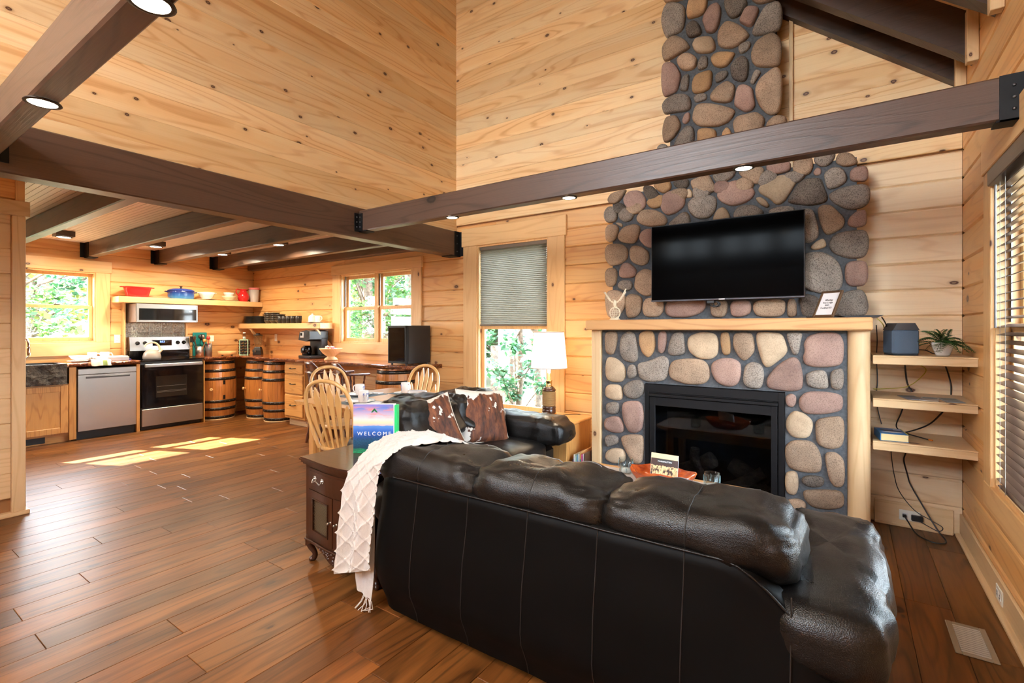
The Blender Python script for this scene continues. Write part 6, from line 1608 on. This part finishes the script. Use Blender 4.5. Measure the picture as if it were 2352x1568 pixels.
# black dishes on the dish shelf
CHAR = plain('charcoal_stoneware', (.018, .016, .015), .4); BRNZ = plain('bronze_stoneware', (.05, .042, .035), .3)
ORD = ('first', 'second', 'third', 'fourth', 'fifth', 'sixth', 'seventh')
for sx, nm in ((-8.12, 'left'), (-7.86, 'right')):
    for k in range(8): plate('black dinner plate, %s from below in the %s stack on the dish shelf' % (ORD[k] if k < 7 else 'eighth', nm), sx, 4.235, CZ+.0145*k, .115, CHAR, 'black plates in the %s stack' % nm, 'black_plate')
for sx, n_, nm in ((-7.60, 5, 'tall left'), (-7.44, 5, 'tall right'), (-7.28, 4, 'shorter')):
    for k in range(n_): bowl('black_bowl', 'dark bronze bowl, %s from below in the %s stack on the dish shelf' % (ORD[k], nm), sx, 4.24, CZ+.029*k, .078, .055, BRNZ, grp='dark bowls in the %s stack' % nm)
for i, x_ in enumerate((-7.20, -7.09, -6.98, -6.86, -6.72)):
    mug('dark charcoal mug on the dish shelf, %s from the bowls' % ('first', 'second', 'third', 'fourth', 'fifth')[i], x_, 4.20, CZ, (PI if i < 3 else -.1), CHAR, False, .045, .11, 'charcoal mugs on the dish shelf', 'charcoal_mug')
plate('white plate under the creamer overhanging the dish shelf end', -6.30, 4.20, CZ, .13, WHITE)
mug('small white cup standing on the plate at the dish shelf end', -6.26, 4.21, CZ+.018, .3, WHITE, False, .040, .088, name='white_cup')
t_ = thing('sugar_jar', 'white embossed sugar jar with knobbed lid at the dish shelf end', 'jar', (-6.42, 4.23, CZ)); MB().lathe([(0, 0), (.05, 0), (.056, .02), (.06, .06), (.052, .10), (.03, .118), (.012, .124), (.016, .138), (0, .142)], n=24).build('jar', WHITE, t_)
m = MB()
for k in range(4): m.tube([(.0585*math.cos(a)*(1-.02*k), .0585*math.sin(a)*(1-.02*k), .03+.018*k) for a in [2*PI*i/24 for i in range(24)]], .003, 5, closed=True)
m.build('embossed_band', WHITE, t_)

# ------------------------------------------------------------------ barrels and drawers
def barrel(label, x, y, r0, r1, h, rz=0, half=False):
    B = thing('oak_barrel', label, 'barrel', (x, y, 0), rz, 'whiskey barrel cabinets'); n = 20; z0 = .012
    rad = lambda z: r0+(r1-r0)*math.sin(PI*min(1, max(0, z/h)))**.9
    for k in range(n):
        a0, a1 = 2*PI*k/n+.004, 2*PI*(k+1)/n-.004; vs = []; m_ = 9
        for i in range(m_+1):
            z = z0+(h-z0)*i/m_
            for a, d in ((a0, 0), ((a0+a1)/2, .0015), (a1, 0), (a1, -.02), (a0, -.02)): vs.append(((rad(z)+d)*math.cos(a), (rad(z)+d)*math.sin(a), z))
        fs = []
        for i in range(m_):
            for q in range(5): fs.append((5*i+q, 5*i+(q+1) % 5, 5*i+5+(q+1) % 5, 5*i+5+q))
        fs += [(4, 3, 2, 1, 0), tuple(range(len(vs)-5, len(vs)))]
        MB().add(vs, fs).build('stave', BARRELW['z'], B)
    IR = MATS.get('hoop_iron') or plain('hoop_iron', (.055, .052, .050), .32, .8)
    for f0 in (.015, .16, .285, .665, .80, .935):
        za, zb = h*f0, h*f0+.042; zc = (za+zb)/2
        m = MB(); m.lathe([(rad(za)-.004, za), (rad(za)+.003, za), (rad(zc)+.0035, zc), (rad(zb)+.003, zb), (rad(zb)-.004, zb)], n=40, cap=False); ho = m.build('hoop', IR, B)
        m = MB()
        for i in range(24):
            a = 2*PI*i/24; m.lathe([(0, 0), (.005, .0), (.0035, .003), (0, .004)], ((rad(zc)+.004)*math.cos(a), (rad(zc)+.004)*math.sin(a), zc), 6, 'z')
        m.build('rivet', MATS.get('rivet_steel') or plain('rivet_steel', (.5, .48, .44), .35, .9), ho)
    MB().lathe([(0, h-.03), (r0-.015, h-.03), (r0-.015, h-.02), (0, h-.02)], n=24).build('head', BARRELW['x'], B)
    MB().lathe([(r0+.008, 0), (r0+.008, .012), (r0-.01, .014)], n=30, cap=False).build('base_trim', PALE['x'], B)
    return B, rad
def knobs(B, rad, ang, z):
    m = MB(); m.M = Matrix.Rotation(ang, 4, 'Z'); m.lathe([(.009, 0), (.009, .018), (.022, .024), (.024, .034), (.018, .042), (.008, .044), (.006, .040), (0, .040)], (rad(z), 0, z), 16, 'x'); m.build('knob', TRIM['x'], B)
def strap(B, rad, ang, z):
    m = MB(); m.M = Matrix.Rotation(ang, 4, 'Z'); m.box(rad(z)-.004, rad(z)+.004, -.015, .015, z-.03, z+.03, .001); m.build('hinge', BLACKM, B)
b1, r1_ = barrel('oak whiskey barrel cabinet beside the range', -8.02, 3.645, .235, .268, .895); knobs(b1, r1_, -.65, .46); strap(b1, r1_, -.05, .56); strap(b1, r1_, -.05, .34)
b2, r2_ = barrel('oak whiskey barrel cabinet in the kitchen corner', -7.56, 4.10, .205, .238, .895); knobs(b2, r2_, -2.0+.3, .46)
b3, r3_ = barrel('oak whiskey barrel cabinet left of the drawers', -7.06, 4.10, .205, .238, .895); knobs(b3, r3_, -1.95, .46)
b4, r4_ = barrel('oak whiskey barrel holding up the right end of the counter', -4.52, 4.10, .215, .25, .895)
DC = thing('drawer_cabinet', 'oak three-drawer cabinet beneath the live-edge counter', 'cabinet', (-6.66, 3.93, 0))
MB().box(0, .48, .02, YB-3.94, .10, .895, .002).build('body', OAK['z'], DC); MB().box(.02, .46, .08, YB-3.94, 0, .10).build('toe_kick', PALE['x'], DC)
for z0, z1 in ((.735, .870), (.455, .715), (.135, .435)):
    d = MB().box(.02, .46, -.002, .02, z0, z1, .008).build('drawer', OAK['x'], DC); m = MB(); zc = (z0+z1)/2+.01
    m.tube(spline([(.18, .0, zc), (.185, -.028, zc), (.24, -.032, zc-.004), (.295, -.028, zc), (.30, 0, zc)], 4), .006, 8); m.build('pull', BLACKM, d)
# ------------------------------------------------------------------ things on the counters
TZ = KZ1+.001
t_ = thing('tea_kettle', 'grey enamel tea kettle with cream handle on the range', 'kettle', (-7.98, 2.78, .946), PI/2)
MB().lathe([(0, 0), (.098, 0), (.105, .01), (.106, .04), (.095, .085), (.068, .118), (.045, .128)], n=28).build('body', plain('kettle_grey', srgb(150, 142, 134), .35), t_)
MB().lathe([(0, .145), (.012, .142), (.016, .134), (.044, .132), (.05, .124), (0, .122)], n=20).build('lid', plain('kettle_cream', srgb(222, 196, 160), .35), t_)
m = MB(); m.tube(spline([(-.085, 0, .175), (-.07, 0, .205), (-.02, 0, .232), (.04, 0, .225), (.085, 0, .18), (.095, 0, .13)], 5), [.011]*10+[.013]*10+[.014]*6, 10); m.build('handle', MATS['kettle_cream'], t_)
m = MB(); m.tube([(.075, 0, .085), (.13, 0, .135)], [.022, .013], 10); m.build('spout', MATS['kettle_cream'], t_)
# dishes drying by the sink
plate('white plate stack by the sink, lower', -8.02, 2.02, TZ, .13, WHITE); bowl('white_bowl', 'white bowl resting on the plates by the sink', -8.02, 2.02, TZ+.018, .11, .06, WHITE)
for i, (y_, nm) in enumerate(((2.17, 'left'), (2.30, 'right'))): mug('white mug on the counter below the sink window, %s one' % nm, -8.14, y_, TZ+.0, 1.0, WHITE, False, .05, .11, 'white mugs by the sink', 'white_mug')
t_ = thing('dish_rack_tray', 'steel dish tray with white plates left of the range', 'dish rack', (-8.0, 2.32, TZ)); MB().box(-.12, .12, -.17, .17, 0, .05, .004).build('tray', STEEL, t_); MB().box(-.11, .11, -.16, .16, .05, .06, .003).build('plates', WHITE, t_)
t = NT('towel'); sp = t.n('SeparateXYZ'); t.put(sp.inputs[0], t.obj()); t.set(Base_Color=t.mix(t.math('LESS_THAN', t.math('ABSOLUTE', t.math('ADD', sp.outputs[1], -.03)), .022), srgb(226, 216, 198), srgb(140, 160, 96)), Roughness=.95)
t_ = thing('dish_towel', 'cream dish towel with green stripe hanging over the counter edge', 'towel', (FX+.0, 2.16, TZ)); prof = [(-.14, .004), (-.08, .02), (-.02, .022), (.035, .012), (.052, -.02), (.056, -.05)]
S_ = spline([(a, 0, b) for a, b in prof], 5); m = MB(); m.grid(lambda u, v: (S_[int(v*25)].x+.004*math.sin(u*17), -.10+.2*u+.01*math.sin(v*6), S_[int(v*25)].z+.008*math.sin(u*9+v*3)*(1 if v < .6 else .3)+.006), 24, 26); m.build('cloth', t.m, t_)
MB().box(-8.20, -8.0, 2.46, 2.55, TZ, TZ+.012, .003).build('oven_mitt', BLUE, None, label='blue pot holder lying left of the range', cat='pot holder')
# utensils
def crock(label, x, y, r, h, mat, tools, seed):
    c = thing('utensil_crock', label, 'utensil holder', (x, y, TZ)); MB().lathe([(0, 0), (r, 0), (r*1.02, h), (r*.9, h), (r*.88, .01), (0, .01)], n=20).build('crock', mat, c); rg = random.Random(seed)
    for kind, mt_ in tools:
        a = rg.uniform(0, 2*PI); tx, ty = r*1.5*math.cos(a), r*1.5*math.sin(a)*1.2; L_ = rg.uniform(.26, .33); tx = max(tx, -.05)
        m = MB(); m.tube([(tx*.2, ty*.2, .02), (tx, ty, L_-.06)], .005, 6)
        if kind == 'spoon': m.lathe([(0, -.03), (.022, -.02), (.028, 0), (.022, .022), (0, .03)], (tx, ty, L_-.03), 10)
        elif kind == 'turner': m.box(tx-.004, tx+.004, ty-.03, ty+.03, L_-.07, L_+.02, .002)
        else:
            for q in range(6): b = q*PI/3; m.tube(spline([(tx, ty, L_-.08), (tx+.02*math.cos(b), ty+.02*math.sin(b), L_-.03), (tx, ty, L_+.01)], 4), .0014, 4)
        m.build('utensil', mt_, c)
WSP = OAK['z']; BS = plain('blue_steel', srgb(90, 100, 140), .3)
crock('dark metal utensil holder with ladles right of the range', -8.10, 3.44, .055, .15, STEEL, [('spoon', BLACK), ('spoon', WSP), ('whisk', BRASS), ('turner', BLACK), ('spoon', BLACK)], 2)
crock('tall grey utensil canister with turners beside the round board', -8.12, 3.57, .05, .19, plain('grey_canister', (.22, .22, .23), .35, .5), [('turner', BLACK), ('spoon', STEEL), ('spoon', BLACK), ('turner', IVORY), ('spoon', plain('red_spoon', (.6, .05, .04), .4))], 5)
MB().box(XK+.006, XK+.02, 3.42, 3.62, TZ, TZ+.36, .004).build('cutting_board', plain('teal_board', srgb(20, 140, 140), .4), None, label='teal cutting board leaning on the wall behind the utensils', cat='cutting board')
t_ = thing('wooden_trivet', 'thick round wooden board on black feet right of the utensils', 'cutting board', (-8.02, 3.80, TZ)); MB().lathe([(0, .014), (.125, .014), (.13, .02), (.13, .06), (.125, .066), (0, .066)], n=36).build('board', TRIM['x'], t_)
for a in range(4): MB().cyl((.09*math.cos(a*PI/2+.4), .09*math.sin(a*PI/2+.4), 0), .012, .014, 10).build('foot', BLACK, t_)
SR = thing('spice_rack', 'mint spice carousel with jar lids and two salt mills on top', 'spice rack', (-7.93, 4.02, TZ), math.radians(-35))
MINT = plain('mint_paint', srgb(160, 200, 172), .45); m = MB(); m.box(-.062, .062, -.062, .062, 0, .012); m.box(-.062, .062, -.062, .062, .235, .245); m.box(-.008, .008, -.008, .008, .012, .235)
for sx in (-1, 1):
    for sy in (-1, 1): m.box(sx*.052, sx*.062, sy*.052, sy*.062, .012, .235)
m.build('frame', MINT, SR)
SL = plain('spice_lid', (.03, .03, .03), .3, .5); JR = plain('spice_jar', srgb(120, 90, 60), .2)
for f in range(4):
    for c_ in (-.026, .026):
        for k in range(5):
            M_ = Matrix.Rotation(f*PI/2, 4, 'Z') @ Matrix.Translation((.03, c_, .034+.044*k)); m = MB(); m.M = M_; m.lathe([(.018, 0), (.018, .036)], n=12, axis='x'); j = m.build('jar', JR, SR)
            m = MB(); m.M = M_; m.lathe([(.019, .036), (.019, .046), (.010, .048), (0, .048)], n=12, axis='x'); m.build('lid', SL, j)
for sx, nm in ((-.03, 'left'), (.03, 'right')):
    g = thing('salt_mill', 'clear salt mill standing %s on the spice carousel' % nm, 'salt mill', (-7.93+sx*.82, 4.02-sx*.57, TZ+.2455)); MB().lathe([(0, 0), (.022, 0), (.022, .075), (.016, .085), (.016, .095)], n=16).build('body', CLEAR, g); MB().lathe([(0, .004), (.018, .004), (.018, .045), (0, .045)], n=12).build('salt', WHITE, g); MB().lathe([(0, .115), (.014, .113), (.018, .103), (.016, .095), (0, .095)], n=14).build('cap', IVORY, g)
BL = thing('blender', 'black blender with clear jug in the kitchen corner', 'blender', (-7.80, 4.17, TZ))
MB().lathe([(0, 0), (.085, 0), (.088, .01), (.078, .07), (.06, .12), (.055, .125), (0, .125)], n=4, smooth=False).build('base', BLACK, BL); MB().lathe([(.045, .125), (.05, .14), (.068, .31), (.064, .31), (.046, .142), (.0, .14)], n=20).build('jug', CLEAR, BL)
MB().lathe([(0, .345), (.03, .345), (.032, .325), (.07, .322), (.07, .308), (0, .308)], n=20).build('lid', BLACK, BL); m = MB(); m.tube(spline([(.06, -.02, .29), (.105, -.04, .28), (.10, -.04, .20), (.055, -.02, .17)], 5), .007, 8); m.build('jug_handle', CLEAR, BL); MB().box(-.04, .04, -.072, -.058, .04, .085, .003).build('control_panel', STEEL, BL)
CM = thing('coffee_maker', 'black and silver dual coffee maker under the shelf bracket', 'coffee maker', (-6.28, 4.14, TZ), math.radians(-4))
MB().box(-.16, .16, -.13, .15, 0, .04, .008).build('base', BLACK, CM); MB().box(-.15, .15, .04, .15, .04, .30, .01).build('tower', BLACK, CM)
m = MB(); m.prism([(-.15, .26), (-.12, .37), (.06, .40), (.15, .38), (.15, .27), (.05, .24)], -.13, .15); m.build('brew_head', BLACK, CM); MB().box(-.10, .0, -.137, -.128, .29, .37, .004).build('control_panel', plain('silver_panel', (.6, .6, .6), .3, .6), CM); MB().box(-.08, -.03, -.140, -.136, .32, .36).build('display', BLACKG, CM)
MB().lathe([(0, 0), (.06, 0), (.07, .05), (.065, .10), (.05, .135), (.046, .135), (.06, .08), (0, .01)], (-.07, -.05, .042), 20).build('carafe', BLACKG, CM); m = MB(); m.tube(spline([(-.13, -.06, .15), (-.175, -.07, .14), (-.175, -.07, .08), (-.135, -.06, .07)], 4), .009, 8); m.build('carafe_handle', BLACK, CM)
m = MB(); m.prism([(.05, .30), (.10, .38), (.16, .37), (.16, .30)], -.133, -.128); m.build('water_window', CLEAR, CM)
SB = thing('pedestal_bowl', 'turned wooden pedestal bowl of wrapped snacks on the counter', 'bowl', (-5.66, 4.0, TZ)); MB().lathe([(0, 0), (.085, 0), (.09, .008), (.075, .03), (.05, .045), (.05, .055), (.10, .09), (.145, .15), (.147, .158), (.138, .155), (.095, .10), (0, .07)], n=32).build('bowl', TRIM['x'], SB)
rgs = random.Random(11)
for i in range(14):
    a = 2*PI*i/14; rr = rgs.uniform(.02, .10); col = ['red_wrap', 'white_wrap', 'red_wrap', 'cream_wrap'][i % 4]
    mt_ = MATS.get(col) or plain(col, {'red_wrap': (.62, .03, .05), 'white_wrap': (.75, .73, .68), 'cream_wrap': (.6, .5, .36)}[col], .35)
    m = MB(); m.M = Matrix.Translation((rr*math.cos(a), rr*math.sin(a), .145+rgs.uniform(0, .03))) @ Euler((rgs.uniform(-.5, .5), rgs.uniform(-.5, .5), rgs.uniform(0, 3))).to_matrix().to_4x4(); m.box(-.035, .035, -.02, .02, -.008, .008, .007)
    o = m.build('wrapped_snack', mt_, None, label='%s wrapped snack heaped in the pedestal bowl' % {'red_wrap': 'red', 'white_wrap': 'white', 'cream_wrap': 'cream'}[col], cat='snack', group='%s snacks in the pedestal bowl' % {'red_wrap': 'red', 'white_wrap': 'white', 'cream_wrap': 'cream'}[col]); o.location = (-5.66, 4.0, TZ)
WC = thing('wine_cooler', 'black countertop wine cooler with glass door at the right end of the counter', 'wine cooler', (-4.47, 3.93, TZ+.012))
MB().box(.0, .30, .035, .40, 0, .445, .004).build('body', plain('cooler_black', (.012, .012, .013), .5), WC); dd = MB().box(.0, .30, .0, .032, .005, .44, .004).build('door', BLACKM, WC); MB().box(.02, .28, -.003, .001, .03, .42).build('door_glass', BLACKG, dd)
m = MB(); m.box(.295, .302, .04, .05, .03, .42); m.build('edge_strip', BLACKM, WC)
for x_, y_ in ((.03, .04), (.27, .04), (.03, .37), (.27, .37)): MB().cyl((x_, y_, -.012), .014, .012, 10).build('foot', BLACK, WC)
outlet('white outlet plate left of the range backsplash', Matrix.Translation((XK+.001, 2.482, 1.23)) @ Matrix.Rotation(PI/2, 4, 'Z'))
outlet('cream switch plate on the back wall under the dish shelf', Matrix.Translation((-7.60, YB-.001, 1.225)), 'light_switch', True)
# ------------------------------------------------------------------ outside the windows
t = NT('forest_floor'); n = t.noise(t.pos(), 1.2, 4); t.set(Base_Color=t.mix(n, srgb(50, 66, 34), srgb(70, 60, 42)), Roughness=1)
gr = MB(); gr.add([(-60, -60, -.55), (60, -60, -.55), (60, 60, -.55), (-60, 60, -.55)], [(0, 1, 2, 3)]); g_ = gr.build('ground', t.m, None, kind='structure')
def leafmat(name, a, b, tr):
    t = NT(name); n = t.noise(t.pos(), .9, 2); R = t.n('NewGeometry').outputs['Random Per Island']
    t.set(Base_Color=t.mix(R, a, b), Roughness=.5); tl = t.n('BsdfTranslucent'); t.put(tl.inputs[0], t.mix(R, tr, b)); ms = t.n('MixShader'); ms.inputs[0].default_value = .45
    t.t.links.new(t.p.outputs[0], ms.inputs[1]); t.t.links.new(tl.outputs[0], ms.inputs[2]); t.t.links.new(ms.outputs[0], t.t.nodes['Material Output'].inputs[0]); return t.m
LEAF = [leafmat('leaf_mid', srgb(34, 72, 48), srgb(62, 100, 54), srgb(70, 112, 50)), leafmat('leaf_cool', srgb(30, 70, 54), srgb(56, 98, 72), srgb(62, 108, 62)), leafmat('leaf_yellow', srgb(62, 90, 44), srgb(110, 120, 58), srgb(114, 124, 54))]
t = NT('tree_bark'); n = t.noise(t.pos(), 14, 4, .7); t.set(Base_Color=t.ramp(n, [(.3, srgb(64, 54, 46)), (.7, srgb(126, 112, 98))]), Roughness=.95); t.bump(n, .8, .03); TBARK = t.m
def tree(label, x, y, h, crown, nleaf, leaf, mat, tr=.14, seed=0, name='leafy_tree', lowz=None, cat='tree'):
    T = thing(name, label, cat, (x, y, -.55), group='trees outside the windows'); rg = random.Random(seed)
    P = [(0, 0, 0), (rg.uniform(-.1, .1), rg.uniform(-.1, .1), h*.4), (rg.uniform(-.3, .3), rg.uniform(-.3, .3), h*.95)]
    m = MB(); m.tube(spline(P, 6), [tr*(1-.6*i/12) for i in range(13)], 9); m.build('trunk', TBARK, T)
    m = MB(); cl = []
    for c0, rr in crown:
        for k in range(max(4, int(10*rr))):
            v = Vector((rg.gauss(0, .5), rg.gauss(0, .5), rg.gauss(0, .5))); 
            if v.length > 1: v.normalize()
            cl.append((Vector(c0)+v*rr, rr*rg.uniform(.22, .42)))
    b = MB()
    for c, r_ in cl[::3]:
        z0 = min(h*.9, max(.5, c.z-.6)); b.tube([(0, 0, z0*.8), tuple(c*.5+Vector((0, 0, z0*.45))), tuple(c)], [tr*.25, tr*.15, .006], 5)
    b.build('branches', TBARK, T)
    V = []; F = []
    for i in range(nleaf):
        c, r_ = cl[rg.randrange(len(cl))]; p = c+Vector((rg.gauss(0, .5), rg.gauss(0, .5), rg.gauss(0, .35)))*r_
        d = Vector((rg.gauss(0, 1), rg.gauss(0, 1), rg.gauss(-.2, .5))); d.normalize(); s_ = d.cross(Vector((rg.gauss(0, .5), rg.gauss(0, .5), 1))); s_.normalize(); L_ = leaf*rg.uniform(.6, 1.3)
        k = len(V); V += [tuple(p), tuple(p+d*L_*.45+s_*L_*.32), tuple(p+d*L_), tuple(p+d*L_*.45-s_*L_*.32)]; F.append((k, k+1, k+2, k+3))
    lm = MB(); lm.v = V; lm.f = F; lm.sm = [False]*len(F); lm.mi = [0]*len(F); lm.build('foliage', mat, T, kind='stuff')
# beyond the kitchen back window and the tall window
tree('mid green tree close behind the left pane of the kitchen window', -9.1, 7.4, 6, [((0, 0, 2.2), 1.3), ((.8, .4, 3.4), 1.3), ((-.8, .2, 3.3), 1.2)], 3600, .13, LEAF[0], .16, 1)
tree('grey-trunked tree behind the right pane of the kitchen window', -9.4, 8.9, 7, [((-.3, 0, 2.4), 1.5), ((.7, .5, 3.6), 1.4), ((0, 0, 1.4), 1.0)], 4200, .13, LEAF[1], .22, 2)
tree('yellow-tinged tree further behind the kitchen window', -12.2, 10.2, 8, [((0, 0, 2.5), 1.9), ((1.2, .5, 4), 1.7), ((-1.3, .5, 4), 1.6), ((1.5, 0, 1.6), 1.2)], 4200, .16, LEAF[2], .2, 3)
tree('tall cool green tree filling the gap behind the kitchen window', -14.6, 11.0, 9, [((0, 0, 2.4), 2), ((1.6, .5, 4.2), 1.9), ((-1.6, .5, 4.0), 1.8)], 4200, .17, LEAF[1], .2, 4)
tree('broad tree in the far background behind the back wall', -12.8, 13.0, 9, [((0, 0, 2.4), 2.1), ((1.6, .5, 4.4), 2.1), ((-1.6, .5, 4.4), 2.0)], 4200, .18, LEAF[0], .25, 5)
tree('slender young tree with cool leaves right outside the tall window', -4.42, 6.55, 4.2, [((.1, 0, 1.5), .6), ((-.35, .1, 1.9), .65), ((.5, .2, 2.1), .75), ((-.1, .2, 1.15), .4)], 1300, .12, LEAF[1], .06, 6, 'young_tree')
tree('dark-trunked tree beyond the lamp outside the tall window', -4.62, 7.6, 6, [((.1, 0, 3.5), 1.0), ((.3, 0, 2.6), .5)], 900, .12, LEAF[0], .13, 7)
tree('distant forest tree behind the white house', -8.0, 22, 10, [((0, 0, 4), 3), ((3, 0, 4.6), 3), ((-3, 0, 4.4), 3)], 3800, .3, LEAF[1], .3, 8)
for i in range(7):
    tree('background forest tree behind the back wall, %s from the left' % ('first', 'second', 'third', 'fourth', 'fifth', 'sixth', 'seventh')[i], -25+2.6*i, 15.5+.8*(i % 2), 9, [((0, 0, 2.2), 2.0), ((.4, .5, 4.6), 2.2), ((-.6, .3, 7.0), 2.0), ((.2, .2, .8), 1.2)], 3000, .26, LEAF[i % 2], .22, 30+i)
# beyond the sink window
tree('leafy shrub close outside the sink window', -10.0, 1.55, 2.6, [((0, -.35, 1.7), .8), ((.1, .5, 1.9), .75), ((0, .1, 2.35), .55), ((0, -.9, 2.2), .6)], 2600, .10, LEAF[0], .05, 9, 'garden_shrub', cat='shrub')
tree('tree beyond the shrub outside the sink window', -13.5, 1.9, 5.0, [((0, 0, 2.6), 1.4), ((0, 1.2, 3.0), 1.2), ((0, -1.3, 3.0), 1.2)], 2600, .15, LEAF[1], .16, 10)
tree('far tree outside the sink window', -18, 3.5, 6.5, [((0, 0, 3), 2), ((0, 2.2, 3.4), 2), ((0, -2.2, 3.4), 2)], 2600, .24, LEAF[2], .2, 12)
# beyond the right window
tree('tree beyond the right wall window', 4.2, 5.4, 6, [((0, 0, 2.4), 1.6), ((0, 1.4, 3.4), 1.4), ((-.4, -1.5, 3), 1.4)], 3000, .15, LEAF[0], .16, 13)
# white neighbouring house
HS = thing('white_house', 'white sided neighbouring house seen through the tall window', 'building', (-7.35, 13.0, -.55))
WS = plain('white_siding', (.5, .51, .53), .6)
MB().box(-2.1, 5, .12, 6, 0, 5.2).build('wall', WS, HS)
for k in range(26):
    m = MB(); m.add([(-2.1, .12, .2*k+.01), (5, .12, .2*k+.01), (5, .085, .2*k+.012), (-2.1, .085, .2*k+.012), (-2.1, .112, .2*k+.2), (5, .112, .2*k+.2)], [(0, 1, 2, 3), (3, 2, 5, 4)]); m.build('siding_board', WS, HS)
MB().box(-2.15, -1.95, .05, .14, 0, 5.2).build('corner_board', WS, HS)
m = MB(); m.prism([(-2.6, 5.15), (1.45, 7.6), (5.5, 5.15)], -.3, 6.3); m.build('roof', plain('roof_shingle', (.10, .10, .11), .9), HS)
LT = thing('lattice_shed', 'pale blue-grey panelled shed with white post outside the tall window', 'shed', (-5.72, 8.6, -.55))
MB().box(0, 1.3, .05, 1.2, 0, .78).build('panel', plain('shed_blue', srgb(190, 212, 220), .7), LT); MB().box(-.09, .0, 0, .09, 0, .84).build('post', WS, LT); MB().box(-.1, 1.4, -.02, 1.3, .78, .82).build('cap', plain('shed_cap', (.25, .27, .28), .6), LT)
for i, (x_, y_) in enumerate(((-7.1, 9.6), (-6.75, 9.9), (-6.5, 9.7))):
    f = thing('fence_post', 'dark fence post behind the young tree, %s' % ('left', 'middle', 'right')[i], 'post', (x_, y_, -.55), group='dark fence posts'); MB().box(-.07, .07, -.07, .07, 0, 1.5, .01).build('post', TBARK, f)
